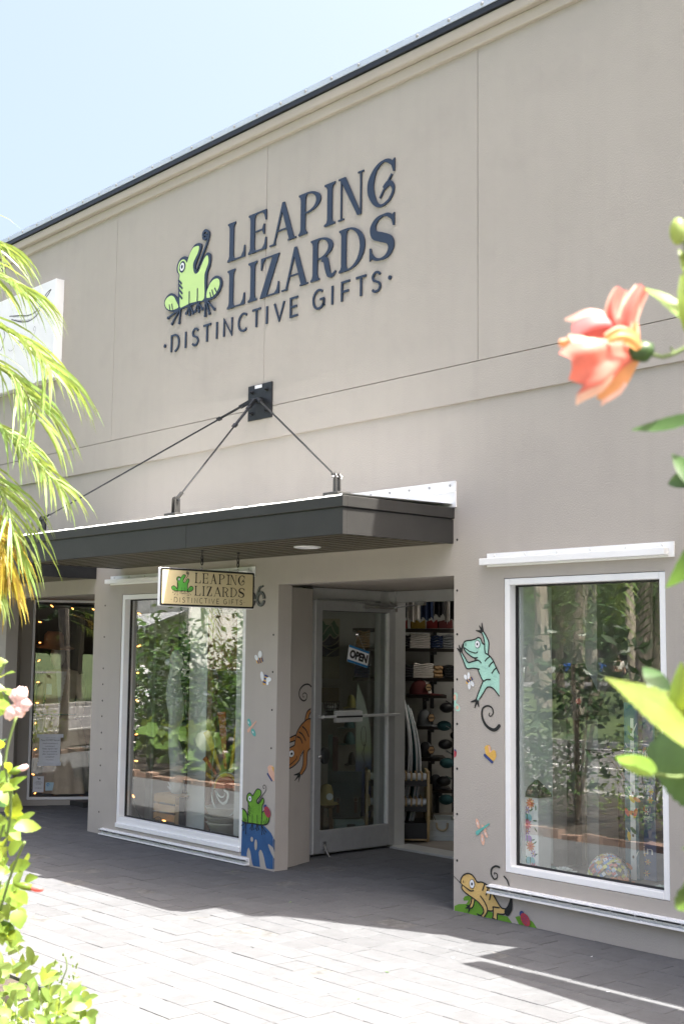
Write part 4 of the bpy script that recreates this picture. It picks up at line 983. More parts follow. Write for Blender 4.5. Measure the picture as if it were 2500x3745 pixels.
def f_teal(a):
    O = Q3
    a.fill('teal', O([(757,880),(720,810),(690,740),(650,680),(610,650),(580,635),(575,600),(577,535),(545,500),(530,460),(500,443),(470,460),(420,475),(345,487),(320,520),(325,560),(345,620),(410,670),(470,695),(500,715),(440,735),(375,748),(355,820),(440,820),(495,830),(520,900),(560,975),(530,1050),(475,1200),(500,1225),(550,1140),(600,1065),(640,1050),(690,1075),(757,1160)]), 0)
    a.fill('teal', O([(385,745),(340,690),(305,630),(285,640),(320,730),(358,818)]), .2); a.fill('teal', O([(580,630),(578,540),(575,470),(545,385),(565,370),(600,440),(628,500),(622,640)]), .2)
    S = lambda P, w=.009, l=2, sm=True, **k: a.stroke('outline', O(P), w, l, sm, **k)
    S([(757,885),(720,810),(690,740),(650,680),(612,648),(590,635),(580,590),(578,520),(565,440),(545,390)]); S([(568,375),(605,440),(628,500),(628,570),(622,645)])
    S([(577,530),(550,510),(530,460),(500,443),(470,460),(420,475),(345,487),(320,520),(328,590),(370,640),(440,690),(490,690)]); S([(335,570),(390,610),(465,633),(492,620)], .007); S([(346,512),(346,545)], .006, 2, False)
    S([(300,625),(340,695),(378,748),(440,735),(500,722),(535,755)]); S([(282,640),(320,735),(360,822),(440,820),(515,832)]); S([(495,835),(520,900),(560,975),(600,960),(648,960)])
    S([(560,975),(530,1050),(475,1195)]); S([(515,1200),(560,1130),(600,1065),(640,1050),(690,1075),(757,1160)]); S([(455,700),(470,715)], .008, 2, False)
    for p in ([(640,680),(610,700),(585,732)], [(685,740),(655,765),(633,797)], [(727,815),(695,840),(668,880)]): S(p, .009)
    for c0, es in (((552,375), ((470,357),(513,295),(545,262))), ((290,620), ((237,572),(262,532),(312,517))), ((488,1215), ((405,1235),(455,1308),(510,1298)))):
        for e in es:
            A = O([c0])[0]; B = O([e])[0]; a.stroke('outline', [A, B], [.026, .005], 2.2, False, cap=False)
    S([(757,1530),(720,1570),(680,1577),(620,1545),(570,1480),(545,1390),(560,1310),(620,1283),(670,1310),(683,1370),(655,1410),(632,1395),(640,1370)], [.026, .022, .018, .013, .010, .008, .006])
    c = O([(494, 525)])[0]; eye(a, c, .021, .024, .36)
mural('teal_lizard_painting', 'pale teal lizard with raised arms painted between the doorway and the right window', 'wall painting', f_teal)
Q4 = q_(WALL, 1600, 3050, 3.136)
def f_grass(a):
    a.fill('grass', Q4([(192,890),(192,830),(240,808),(330,805),(380,720),(420,760),(480,790),(560,880),(700,930),(800,950),(865,1040),(600,985),(400,940)]), 0); a.fill('grass', Q4([(292,745),(310,720),(350,708),(385,730),(375,765),(300,768)]), 0)
    a.fill('grass', Q4([(888,955),(930,945),(1000,960),(1090,1010),(1152,1112),(960,1075),(930,1040)]), 0)
mural('painted_grass', 'green grass patches painted at the foot of the wall right of the doorway', 'wall painting', f_grass)
def f_yel(a):
    O = Q4
    a.fill('yellow', O([(268,540),(290,490),(330,460),(380,460),(430,500),(458,560),(510,560),(570,590),(620,660),(680,770),(735,850),(790,855),(800,880),(780,910),(700,915),(685,930),(685,980),(640,980),(640,900),(630,890),(575,880),(560,930),(530,960),(490,950),(520,900),(525,850),(480,790),(400,740),(330,680),(285,640),(278,600)]), 1)
    a.fill('yellow', O([(390,730),(420,760),(410,820),(385,850),(362,840),(370,790)]), 1)
    S = lambda P, w=.009, l=3, sm=True, **k: a.stroke('outline', O(P), w, l, sm, **k)
    S([(190,487),(270,570),(330,620),(380,655),(415,650)], [.004, .006, .009, .008]); S([(268,560),(270,520),(300,475),(350,455),(400,475),(435,520),(458,555),(510,555),(570,590),(620,660),(680,770),(735,850),(790,860)])
    S([(285,585),(280,625),(320,675),(390,725),(470,785),(520,850),(530,900),(490,950)]); S([(495,715),(540,780),(570,850),(570,900),(530,965)]); S([(575,882),(630,885),(640,860),(640,840),(710,850)]); S([(640,870),(640,930),(630,975)]); S([(685,930),(685,985)])
    S([(690,918),(760,925),(800,890),(790,865)]); S([(395,740),(385,790),(365,840)]); S([(425,765),(410,830),(390,855)]); S([(298,540),(298,558)], .006, 3, False)
    for p in ([(540,580),(518,648)], [(583,610),(560,700)], [(618,660),(598,755)]): S(p, .010, 3, False)
    S([(800,900),(830,850),(845,760),(840,690)], [.05, .045, .022, .014], 2.5); S([(820,590),(800,530),(765,490)], .011); S([(712,385),(670,372),(625,400),(617,460),(650,520),(685,505),(685,465),(655,448),(655,465)], [.014, .013, .009, .007])
    for c0, es in (((375,840), ((320,855),(355,905),(330,820))), ((500,950), ((450,915),(462,945),(530,965))), ((655,985), ((610,980),(640,990),(670,990)))):
        for e in es:
            A = O([c0])[0]; B = O([e])[0]; a.stroke('outline', [A, B], [.022, .004], 3.2, False, cap=False)
    c = O([(400, 575)])[0]; eye(a, c, .021, .027, .38)
mural('yellow_lizard_painting', 'sandy yellow lizard with black curly tail painted low on the wall beside the sill track', 'wall painting', f_yel)
c = Q4([(1012, 985)])[0]; bug(WALL, c, .040, 2.4, 'red ladybird with blue head painted low on the green grass')
def f_half(a):
    O = Q3; P = O([(203,1815),(225,1820),(235,1850),(230,1895),(215,1915),(203,1918)]); a.fill('red', P, 1); a.fill('navy', O([(203,1815),(225,1818),(235,1850),(215,1835)]), 2)
mural('ladybird_painting', 'half ladybird cut off by the door-side edge of the right-hand wall', 'wall painting', f_half, group='painted ladybirds')
def bee(pl, c, r, rot, label):
    def f(a):
        R = lambda u, v: (c[0]+(u*math.cos(rot)-v*math.sin(rot))*r, c[1]+(u*math.sin(rot)+v*math.cos(rot))*r)
        a.fill('gold', [R(u, v) for u, v in ell(0, 0, 1, .5)], 1)
        for u in (-.35, .1, .5): a.stroke('navy', [R(u, -.45), R(u, .45)], r*.2, 2, False, cap=False)
        a.fill('navy', ell(*R(.95, 0), r*.33, r*.33, 12), 1)
        for s_, l in ((1, 1.0), (.0, .0)):
            pass
        for ang, side in ((2.0, 1), (1.2, 1), (-1.2, -1), (-2.0, -1)):
            k = r*(1.0 if abs(ang) < 1.5 else .75); w0 = R(.1, .25*side); a.fill('white', ell(w0[0]+math.cos(rot+ang)*k*.75, w0[1]+math.sin(rot+ang)*k*.75, k*.8, k*.38, 18, rot=rot+ang), 3)
    return mural('bee_painting', label, 'wall painting', f, pl, 'painted bees')
Qs = q_(WALL, 850, 2050, 1.957)
def bee1(a):
    O = Qs
    a.fill('gold', O([(170,715),(180,700),(215,695),(222,712),(212,732),(188,740),(175,735)]), 1)
    for p in ([(182,705),(190,738)], [(197,698),(204,735)], [(213,697),(218,725)]): a.stroke('navy', O(p), .016, 2, False, cap=False)
    a.fill('white', ell(*O([(174, 696)])[0], .027, .018, rot=2.4), 3); a.fill('white', ell(*O([(200, 672)])[0], .026, .029, rot=-.2), 3)
mural('bee_painting', 'upper painted bee with two raised white wings on the pillar left of the door', 'wall painting', bee1, group='painted bees')
def bee2(a):
    O = Qs
    a.fill('gold', O([(235,825),(250,820),(255,845),(240,890),(222,893),(216,875),(225,855)]), 1)
    for p in ([(232,822),(256,832)], [(228,845),(252,853)], [(220,868),(245,878)]): a.stroke('navy', O(p), .015, 2, False, cap=False)
    a.fill('white', ell(*O([(215, 829)])[0], .022, .040, rot=.3), 3); a.fill('white', ell(*O([(261, 853)])[0], .034, .019, rot=.1), 3); a.fill('white', ell(*O([(252, 877)])[0], .016, .018), 3)
mural('bee_painting', 'lower painted bee with spread white wings on the pillar left of the door', 'wall painting', bee2, group='painted bees')
def bee3(a):
    O = Q3
    a.fill('gold', O([(350,980),(400,925),(425,925),(430,955),(400,980),(370,1018),(350,1010)]), 1)
    for p in ([(360,965),(385,1000)], [(385,945),(408,978)], [(410,928),(432,965)]): a.stroke('navy', O(p), .012, 2, False, cap=False)
    a.fill('white', ell(*O([(346, 928)])[0], .013, .018, rot=.5), 3); a.fill('white', ell(*O([(384, 912)])[0], .012, .024), 3); a.fill('white', ell(*O([(392, 1035)])[0], .0125, .026), 3); a.fill('white', ell(*O([(428, 1010)])[0], .022, .014, rot=-.8), 3)
mural('bee_painting', 'painted bee with four white wings under the teal lizard arm', 'wall painting', bee3, group='painted bees')
def dfly(a):
    O = Qs; a.stroke('pink', O([(115,1220),(130,1200),(172,1152)]), [.03, .022, .01], 2); a.fill('aqua', ell(*O([(122, 1162)])[0], .036, .022, rot=-1.0), 1); a.fill('aqua', ell(*O([(152, 1232)])[0], .038, .022, rot=-.8), 1)
    a.fill('white', ell(*O([(118, 1160)])[0], .012, .005, rot=-1.0), 3); a.fill('white', ell(*O([(150, 1230)])[0], .012, .005, rot=-.8), 3)
mural('dragonfly_painting', 'small teal and pink dragonfly painted at the edge of the left window', 'wall painting', dfly, group='painted dragonflies')
Qb = q_(WALL, 1600, 1900, 1.5656)
def dfly2(a):
    O = Qb; a.stroke('aqua', O([(228,1796),(250,1778),(296,1744)]), [.03, .018, .01], 3)
    for p, r, ro in (((230, 1742), .034, -1.2), ((265, 1766), .026, -.7), ((258, 1834), .038, -1.4), ((276, 1802), .027, -1.0)):
        a.fill('pink', ell(*O([p])[0], r, r*.42, rot=ro), 1); a.fill('white', ell(*O([p])[0], r*.35, r*.1, rot=ro), 2)
mural('dragonfly_painting', 'pink-winged dragonfly painted left of the right window', 'wall painting', dfly2, group='painted dragonflies')
def bfly(a):
    O = Q3; a.fill('gold', O([(575,1790),(600,1767),(640,1765),(655,1800),(655,1840),(690,1822),(712,1840),(722,1900),(700,1950),(675,1960),(630,1920),(590,1870)]), 1); a.fill('pink', O([(620,1775),(648,1775),(652,1835),(680,1830),(640,1860)]), 2)
    a.stroke('navy', O([(582,1888),(672,1973)]), .02, 3, False)
mural('butterfly_painting', 'yellow and pink butterfly painted below the teal lizard tail', 'wall painting', bfly, group='painted butterflies')
def bfly2(a):
    O = Qs; a.fill('pink', O([(252,1480),(265,1466),(290,1470),(298,1510),(301,1520),(301,1580),(285,1575),(262,1530)]), 1); a.fill('gold', O([(280,1475),(297,1480),(298,1515),(290,1500)]), 2); a.stroke('navy', O([(254,1528),(284,1576)]), .016, 3, False)
mural('butterfly_painting', 'peach butterfly painted above the green frog at the corner of the pillar', 'wall painting', bfly2, group='painted butterflies')
def bfly3(a):
    O = Q3; a.fill('teal', O([(204,1125),(225,1117),(248,1140),(240,1200),(225,1245),(260,1270),(278,1320),(265,1350),(230,1345),(204,1290)]), 1); a.fill('pink', ell(*O([(216, 1178)])[0], .012, .022), 2); a.fill('pink', ell(*O([(243, 1303)])[0], .014, .014), 2)
mural('butterfly_painting', 'pale teal butterfly wings painted at the doorway edge of the right-hand wall', 'wall painting', bfly3, group='painted butterflies')
# ================================================================ interior
b = MB(); b.box(-23.9, -4.04, 1.75, 11.9, -.1, -.0); b.box(-10.99+.14, -8.7, .14, 1.75, -.1, .06); b.box(-5.62, -4.04, .14, 1.75, -.1, .30)
fl = b.build('shop_floor', INTF, bld)
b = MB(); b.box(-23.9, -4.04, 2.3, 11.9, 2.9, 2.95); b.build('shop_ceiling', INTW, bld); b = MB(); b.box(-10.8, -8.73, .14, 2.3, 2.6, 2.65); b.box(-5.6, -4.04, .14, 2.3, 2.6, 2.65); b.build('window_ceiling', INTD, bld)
b = MB(); b.box(-23.9, -4.04, 7.5, 7.6, 0, 2.9); b.box(-8.86, -8.66, .145, .70, 0, 2.6); b.box(-12.6, -12.5, 2.0, 7.5, 0, 2.9); b.build('back_wall', INTW, bld)
IX = Vector((math.cos(YAW), math.sin(YAW), 0)); IY = Vector((-math.sin(YAW), math.cos(YAW), 0))
def slot(px0, px1, py0, py1, D_):
    c = at((px0+px1)/2, py1, D_); t = at((px0+px1)/2, py0, D_); return c, (px1-px0)*D_/FPX, t.z-c.z
def it(name, label, cat, s, group=None): return thing(name, label, cat, tuple(s[0]), YAW, group)
a0, a1 = at(1080, 2900, 14.05), at(1760, 2900, 14.05)
Mw = Matrix((IX, IY, Vector((0, 0, 1)))).transposed().to_4x4(); Mw.translation = Vector((a0.x, a0.y, 0))
b = MB(); b.box(0, (a1-a0).dot(IX)+2.2, 0, .1, 0, 2.9, Mw); b.build('shelf_wall', INTW, bld)
WOODD = flat('dark_shelf_wood', (.045, .036, .030), .6, bump=.3, bscale=60); PLY = flat('plywood_edge', (.42, .30, .15), .55, bump=.2, bscale=90)
BLK = flat('black_lacquer', (.014, .014, .016), .45); WHT = flat('white_enamel', (.62, .64, .66), .4); CRATE = flat('white_crate_wood', (.48, .52, .52), .6, bump=.3, bscale=60)
ROPE = flat('rope', (.36, .31, .22), .9, bump=.8, bscale=300)
def cloth(n, c): return flat('cloth_'+n, c, .9, bump=.6, bscale=220, var=.12)
CW = cloth('white', (.62, .58, .54)); CB = cloth('black', (.02, .021, .025)); CN = cloth('navy', (.018, .035, .09)); CT = cloth('tan', (.42, .27, .14)); CG = cloth('grey', (.16, .17, .18)); CM = cloth('maroon', (.12, .025, .025))
CY_ = cloth('yellow', (.45, .30, .05)); CR = cloth('red', (.28, .03, .03)); CTE = cloth('teal', (.03, .10, .11)); CO = cloth('camo', (.25, .24, .06))
def shelf(px0, px1, py, label, D_=13.55, th=.035):
    s = slot(px0, px1, py, py+10, D_); t = it('wall_shelf', label, 'shelf', s, 'dark wooden wall shelves')
    m = MB(); m.box(-s[1]/2, s[1]/2, 0, .42, s[2]-th, s[2]); m.build('board', WOODD, t, local=True)
    for k in ((-.25, .25) if s[1] > .5 else (0,)):
        m = MB(); x = k*s[1]; m.box(x-.02, x+.02, .02, .48, s[2]-th-.03, s[2]-th); m.box(x-.02, x+.02, .44, .49, s[2]-th-.30, s[2]-th); m.build('bracket', BLK, t, local=True)
    return s[0].z+s[2]
shelf(1290, 1690, 2371, 'long dark shelf carrying the upper stacks of folded shirts'); shelf(1290, 1690, 2480, 'long dark shelf carrying the lower stacks of folded shirts')
shelf(1290, 1690, 2299, 'topmost shelf, under the hanging shirts')
shelf(1492, 1632, 2542, 'short shelf holding the white fronted cap'); shelf(1528, 1632, 2657, 'short shelf holding the black cap'); shelf(1534, 1630, 2773, 'short shelf holding the camouflage cap'); shelf(1568, 1652, 2890, 'lowest short shelf, beside the surfboard rack')
def folded(px0, px1, py0, py1, n, m_, label, group, D_=13.5, slump=.0):
    s = slot(px0, px1, py0, py1, D_); h = s[2]/n; w_ = s[1]; r = random.Random(px0)
    for i in range(n):
        m = MB(); k = 8; prof = []
        sh = r.uniform(-.006, .006); ww = w_/2*(1-r.uniform(0, .06)); rows = []
        for j in range(k+1):
            x = -ww+2*ww*j/k+sh; z = (i+.02)*h+.006*math.sin(j*1.1+i)*(.3+i/n)+slump*i/n*(j/k)
            rows.append((x, z))
        for (xa, za), (xb, zb) in zip(rows, rows[1:]):
            y0 = -.01+r.uniform(-.004, .004); e = h*.42
            m.quad((xa, y0+e, za), (xb, y0+e, zb), (xb, y0, zb+e), (xa, y0, za+e)); m.quad((xa, y0, za+e), (xb, y0, zb+e), (xb, y0+e, zb+h*.95), (xa, y0+e, za+h*.95))
            m.quad((xa, y0+e, za+h*.95), (xb, y0+e, zb+h*.95), (xb, .3, zb+h*.95), (xa, .3, za+h*.95))
        for q in (rows[0], rows[-1]): m.quad((q[0], .0, q[1]), (q[0], .3, q[1]), (q[0], .3, q[1]+h*.95), (q[0], .0, q[1]+h*.95))
        M = Matrix.Translation(s[0]) @ Matrix.Rotation(YAW, 4, 'Z'); m.v = [M @ p for p in m.v]
        o = m.build('folded_shirt', m_); tag(o, ('topmost ' if i == n-1 else 'lowest ' if i == 0 else ('second','third','fourth','fifth','sixth','seventh')[i-1]+' from the bottom, ')+label, 'shirt', group)
folded(1499, 1573, 2319, 2371, 8, CW, 'white folded shirt in the upper white stack', 'white shirts stacked on the upper shelf')
folded(1511, 1585, 2428, 2480, 8, CW, 'white folded shirt in the lower white stack beside tan cloth', 'white shirts stacked on the lower shelf')
folded(1454, 1498, 2322, 2371, 5, CB, 'black folded shirt left of the upper white stack', 'black shirts left of the upper white stack'); folded(1454, 1510, 2432, 2480, 5, CB, 'black folded shirt left of the lower white stack', 'black shirts left of the lower white stack')
folded(1576, 1618, 2325, 2371, 5, CN, 'navy folded shirt right of the upper white stack', 'navy shirts on the upper shelf'); folded(1620, 1675, 2322, 2371, 5, CG, 'dark grey folded shirt at the right of the upper shelf', 'grey shirts on the upper shelf')
folded(1588, 1618, 2436, 2480, 3, CT, 'tan folded cloth beside the lower white stack', 'tan cloths on the lower shelf'); folded(1622, 1675, 2434, 2480, 5, CB, 'black folded shirt at the right of the lower shelf', 'black shirts at the right of the lower shelf')
folded(1300, 1352, 2308, 2371, 7, CT, 'beige folded towel seen through the door glass', 'beige towels on the upper shelf'); folded(1296, 1352, 2430, 2480, 5, CN, 'dark blue folded shirt seen through the door glass', 'dark blue shirts behind the door glass')
def hung(px0, px1, py1, m_, label, flare=.0):
    s = slot(px0, px1, 2185, py1, 13.3); m = MB(); n = 8; t = None
    for i in range(n):
        xa = -s[1]/2+s[1]*i/n; xb = xa+s[1]/n; ya = .03*math.sin(i*1.7); yb2 = .03*math.sin((i+1)*1.7); dz = .02*math.sin(i*1.3)
        m.quad((xa, ya, dz), (xb, yb2, .02*math.sin((i+1)*1.3)), (xb*.95, yb2, s[2]), (xa*.95, ya, s[2])); m.quad((xa, ya+.04, dz), (xb, yb2+.04, dz), (xb*.95, yb2+.04, s[2]), (xa*.95, ya+.04, s[2]))
    M = Matrix.Translation(s[0]) @ Matrix.Rotation(YAW, 4, 'Z'); m.v = [M @ p for p in m.v]
    tag(m.build('hanging_shirt', m_), label, 'shirt', 'shirts hanging above the shelves')
hung(1490, 1537, 2270, CW, 'white shirt hanging highest above the shelves, beside the navy one'); hung(1538, 1586, 2264, CN, 'navy shirt hanging between white and black shirts'); hung(1587, 1626, 2252, CB, 'black shirt hanging right of the navy one'); hung(1627, 1644, 2276, CW, 'narrow white garment hanging at the right end'); hung(1455, 1488, 2262, CB, 'black shirt hanging at the left, next to the door edge'); hung(1646, 1680, 2270, CB, 'dark garment hanging at the far right beside the doorway edge')
for px0, px1, m_, lb in ((1457, 1490, CR, 'red folded flag at the left of the top shelf'), (1504, 1556, CY_, 'yellow folded flag on the top shelf'), (1562, 1600, CR, 'red folded flag right of the yellow one'), (1604, 1655, CM, 'dark red folded flag at the right of the top shelf')):
    s = slot(px0, px1, 2266, 2298, 13.5); m = MB(); M = Matrix.Translation(s[0]) @ Matrix.Rotation(YAW, 4, 'Z')
    m.prism([(-s[1]/2, 0, 0), (s[1]/2, 0, 0), (s[1]/2*.9, 0, s[2]), (s[1]*.1, 0, s[2]*.6), (-s[1]*.1, 0, s[2]*.95), (-s[1]/2, 0, s[2]*.8)], (0, .2, 0)); m.v = [M @ p for p in m.v]
    tag(m.build('folded_flag', m_), lb, 'flag', 'folded flags on the top shelf')
# caps
def cap_(px0, px1, py0, py1, mc, mf, label, D_=13.4, right=True, logo=True):
    s = slot(px0, px1, py0, py1, D_); t = it('baseball_cap', label, 'cap', s, 'caps on display'); w_, h = s[1], s[2]; r = h*.98; sg = 1 if right else -1
    cw = w_*.36
    for part, mm, a, b_ in (('crown', mc, 50, 310), ('front_panel', mf, -50, 50)):
        m = MB(); n = 12; k = 7; base = len(m.v)
        for i in range(k+1):
            f = i/k*PI/2
            for j in range(n+1):
                q = math.radians(a+(b_-a)*j/n); rr_ = math.cos(f)**.75
                m.v.append(Vector((sg*(cw*rr_*math.cos(q))-sg*w_*.12, .15+.11*rr_*math.sin(q)*1.0, h*math.sin(f))))
        for i in range(k):
            for j in range(n):
                p = i*(n+1)+j; m.f.append((p, p+1, p+n+2, p+n+1)); m.m.append(0)
        m.build(part, mm, t, local=True, smooth=True)
    m = MB(); n = 10; top = []; bot = []
    for j in range(n+1):
        q = math.radians(-75+150*j/n); x = sg*(cw*.7*math.cos(q)+w_*.10*1.0)+sg*w_*.0; top.append((sg*(cw*math.cos(q)*.95-w_*.12), .15+.11*math.sin(q), .012)); bot.append((sg*(cw*math.cos(q)*1.35+w_*.12), .15+.115*math.sin(q), -.002))
    for i in range(n): m.quad(top[i], top[i+1], bot[i+1], bot[i]); m.quad(*(Vector(p)-Vector((0, 0, .008)) for p in (top[i], bot[i], bot[i+1], top[i+1])))
    m.build('brim', mc, t, local=True, smooth=True)
    if logo:
        m = MB(); c = Vector((sg*(cw*.62)-sg*w_*.12, .045, h*.5)); M = Matrix.Translation(c) @ Matrix.Rotation(sg*.55, 4, 'Z') @ Matrix.Rotation(PI/2, 4, 'X')
        m.lathe([(h*.3, 0), (h*.3, .006)], (0, 0, 0), 6, M); m.build('patch', BLK, t, local=True)
        m = MB(); m.lathe([(h*.24, .0065), (h*.24, .008)], (0, 0, 0), 6, M); pt = m.build('patch_face', CT, t, local=True)
        m = MB(); m.box(-h*.2, h*.2, -h*.035, h*.035, .0085, .0095, M); m.build('patch_band', BLK, t, local=True)
    return t
cap_(1496, 1612, 2488, 2541, CM, CW, 'maroon and white cap with hexagon patch on the shelf below the shirts')
cap_(1524, 1610, 2597, 2657, CG, CB, 'grey and black cap with patch on the middle short shelf'); cap_(1530, 1606, 2717, 2773, CB, CG, 'dark camouflage cap on the lower short shelf'); cap_(1570, 1640, 2838, 2888, CB, CB, 'black cap on the lowest short shelf')
cap_(1255, 1302, 2543, 2590, CO, CO, 'camouflage cap hanging on the wall, seen through the door glass', right=False, logo=False); cap_(1240, 1300, 2640, 2665, CTE, CTE, 'teal cap on the wall behind the door glass', right=False, logo=False); cap_(1240, 1300, 2680, 2725, CTE, CB, 'dark teal cap below the teal cap, behind the door glass', right=False, logo=False); cap_(1262, 1300, 2755, 2800, CB, CB, 'black cap hanging low beside the blue surfboard', right=False, logo=False)
# dark display rack at the right edge of the doorway
s = slot(1630, 1690, 2520, 2975, 12.9); t = it('hat_rack', 'dark rack crowded with glossy caps and headcovers at the doorway edge', 'rack', s)
m = MB(); m.tube([(0, .1, 0), (0, .1, s[2])], .015); m.build('pole', BLK, t, local=True)
r = random.Random(5)
for i in range(13):
    m = MB(); x = (-1)**i*.07+r.uniform(-.02, .02)-.02; z = s[2]*(i+.4)/13.5; m.ball((x, r.uniform(-.02, .05), z), (.075, .07, .052), 12, 8, None)
    m.build('hanging_item', [BLK, CTE, CB, BLK][i % 4], t, local=True, smooth=True)
for i in range(4):
    m = MB(); z = s[2]*(.3+.2*i); m.bar((-.09, -.03, z), (-.03, -.06, z-.03), .01); m.build('shiny_clip', CHROME, t, local=True)
# surfboard rack
s = slot(1335, 1570, 2826, 3082, 11.77); rk = it('surfboard_rack', 'black surfboard rack with plywood ends and rows of white rollers', 'rack', s); W_, H_ = s[1], s[2]; sc_ = H_/(3082-2826)
zz = lambda py: H_-(py-2826)*sc_
for sgn in (-1, 1):
    x = sgn*(W_/2-.012); m = MB()
    prof = [(0, .0, H_), (0, .42, H_), (0, .46, 0), (0, .05, 0), (0, .0, .10), (0, -.05, .25), (0, -.03, .38)]
    m.prism([(x-.012, p[1], p[2]) for p in prof], (.024, 0, 0)); m.build('plywood_end', PLY, rk, local=True)
for ya, yb2 in ((2830, 2857), (2922, 2949)):
    n = 11
    zc = (zz(ya)+zz(yb2))/2; m = MB(); m.tube([(-W_/2+.03, .03, zc), (W_/2-.03, .03, zc)], .012); m.build('axle', CHROME, rk, local=True)
    for i in range(n):
        x0 = -W_/2+.03+(W_-.06)*i/n; x1 = x0+(W_-.06)/n
        m = MB(); m.tube([(x0+.014, .03, zc), (x0+.018, .03, zc), (x1-.005, .03, zc), (x1, .03, zc)], [.026, .031, .031, .026], 12); m.build('roller', WHT, rk, local=True, smooth=True)
        m = MB(); m.box(x0-.002, x0+.012, -.012, .3, zc-.036, zc+.036); m.build('divider', PLY, rk, local=True)
for ya, yb2 in ((2858, 2879), (2950, 2971)):
    m = MB(); m.box(-W_/2+.025, W_/2-.025, .02, .045, zz(yb2), zz(ya)); m.build('cross_bar', BLK, rk, local=True)
m = MB(); m.box(-W_/2+.025, W_/2-.025, -.01, .4, zz(3068), zz(3012)); m.build('base_box', BLK, rk, local=True)
m = MB(); m.box(-W_/2+.02, W_/2-.02, -.02, .41, zz(3073), zz(3068)); m.build('base_trim', PLY, rk, local=True)
RP = Plane((s[0]+IY*-.012).xy, (IX.x, IX.y), (-IY.x, -IY.y)); m = MB()
tri = [RP.px(1449, 3025), RP.px(1471, 3066), RP.px(1430, 3066)]; m.sheet([RP.p3(a, z, .002) for a, z in tri]); m.build('logo_triangle', WHT, rk)
m = MB(); text_on(m, RP, 'EX', *RP.px(1458, 3056), 20*11.77/FPX, 9*11.77/FPX, .004, bold=.03); m.build('lettering', BLK, rk)
# boards in the rack
def board(px_top, py_top, px_bot, py_bot, bulge, m_, label, D_=11.95, th=.022, rail=None):
    t = thing('surfboard', label, 'surfboard', tuple(at(px_bot, py_bot, D_)), group='surfboards standing in the rack'); t.rotation_euler = (0, 0, YAW); WM[t.name] = Matrix.Translation(at(px_bot, py_bot, D_)) @ Matrix.Rotation(YAW, 4, 'Z')
    P = at(px_bot, py_bot, D_); Tt = at(px_top, py_top, D_); dx = (Tt-P).dot(IX); H = Tt.z-P.z; m = MB(); n = 16; rows = []
    for i in range(n+1):
        u = i/n; x = dx*u+bulge*math.sin(PI*min(u*1.0, 1))*1.0; wd = .24*math.sin(PI*min(.5+.5*u, 1))**.6 if u > .3 else .24; wd = max(.24*(1-max(0, (u-.35)/.65)**2.4), .008)
        rows.append((x, H*u, wd))
    for i in range(n):
        (xa, za, wa), (xb, zb, wb) = rows[i], rows[i+1]; c = .26
        for sx_ in (-th/2, th/2):
            m.quad((xa+sx_, c-wa, za), (xb+sx_, c-wb, zb), (xb+sx_, c+wb, zb), (xa+sx_, c+wa, za))
        m.cur = 1
        m.quad((xa-th/2, c-wa, za), (xa, c-wa-.012, za), (xb, c-wb-.012, zb), (xb-th/2, c-wb, zb)); m.quad((xa, c-wa-.012, za), (xa+th/2, c-wa, za), (xb+th/2, c-wb, zb), (xb, c-wb-.012, zb)); m.quad((xa-th/2, c+wa, za), (xb-th/2, c+wb, zb), (xb+th/2, c+wb, zb), (xa+th/2, c+wa, za))
        m.cur = 0
    for v_ in m.v: v_.x -= max(0, v_.y-.02)*.14
    m.build('deck', [m_, rail or WHT], t, local=True, smooth=False)
SBG = flat('board_grey', (.13, .13, .14), .25); SBT = flat('board_teal', (.05, .24, .26), .2); SBA = flat('board_aqua', (.16, .38, .40), .2); RG = flat('rail_grey', (.28, .28, .28), .3)
for a_ in ((1467, 2516, 1444, 3012, -.02, SBG, 'dark grey surfboard, leftmost of those standing in the rack', RG), (1475, 2514, 1455, 3012, .015, SBG, 'grey surfboard, second from the left in the rack', RG), (1483, 2514, 1466, 3012, .06, SBG, 'tallest grey surfboard with pale rail in the rack', WHT), (1497, 2566, 1476, 3012, .05, SBA, 'pale aqua surfboard with red mark near its tip', WHT), (1509, 2584, 1497, 3012, .06, SBT, 'teal surfboard with white rail, second from the right', WHT), (1519, 2597, 1507, 3012, .065, SBA, 'aqua surfboard, rightmost in the rack', WHT)):
    board(*a_[:7], rail=a_[7])
# big surfboard facing us behind the door glass
s = slot(1296, 1356, 2496, 2990, 12.3); t = it('surfboard', 'white surfboard fading to blue with a thin line drawing, behind the door glass', 'surfboard', s)
gm = bpy.data.materials.new('board_gradient'); gm.use_nodes = True; n_ = gm.node_tree.nodes; p = n_['Principled BSDF']; p.inputs['Roughness'].default_value = .25
tc = n_.new('ShaderNodeTexCoord'); sp = n_.new('ShaderNodeSeparateXYZ'); cr = n_.new('ShaderNodeValToRGB'); mr = n_.new('ShaderNodeMapRange'); mr.inputs[2].default_value = s[2]
L(gm.node_tree, tc.outputs['Object'], sp.inputs[0]); L(gm.node_tree, sp.outputs[2], mr.inputs[0]); L(gm.node_tree, mr.outputs[0], cr.inputs[0]); L(gm.node_tree, cr.outputs[0], p.inputs['Base Color'])
e = cr.color_ramp.elements; e[0].position = .3; e[0].color = (.06, .10, .30, 1); e[1].position = .75; e[1].color = (.62, .70, .66, 1); k = cr.color_ramp.elements.new(.5); k.color = (.42, .50, .26, 1); k = cr.color_ramp.elements.new(.4); k.color = (.12, .18, .34, 1)
m = MB(); n = 18; W2 = s[1]; pts = []
for i in range(n+1):
    u = i/n; pts.append((W2*(.5-.44*max(0, (u-.45)/.55)**2.2*2.1), u*s[2]))
poly = [(-W2*.45, 0)]+[(x, z) for x, z in pts]+[(-W2*.40, s[2]*.995), (-W2*.48, s[2]*.85)]
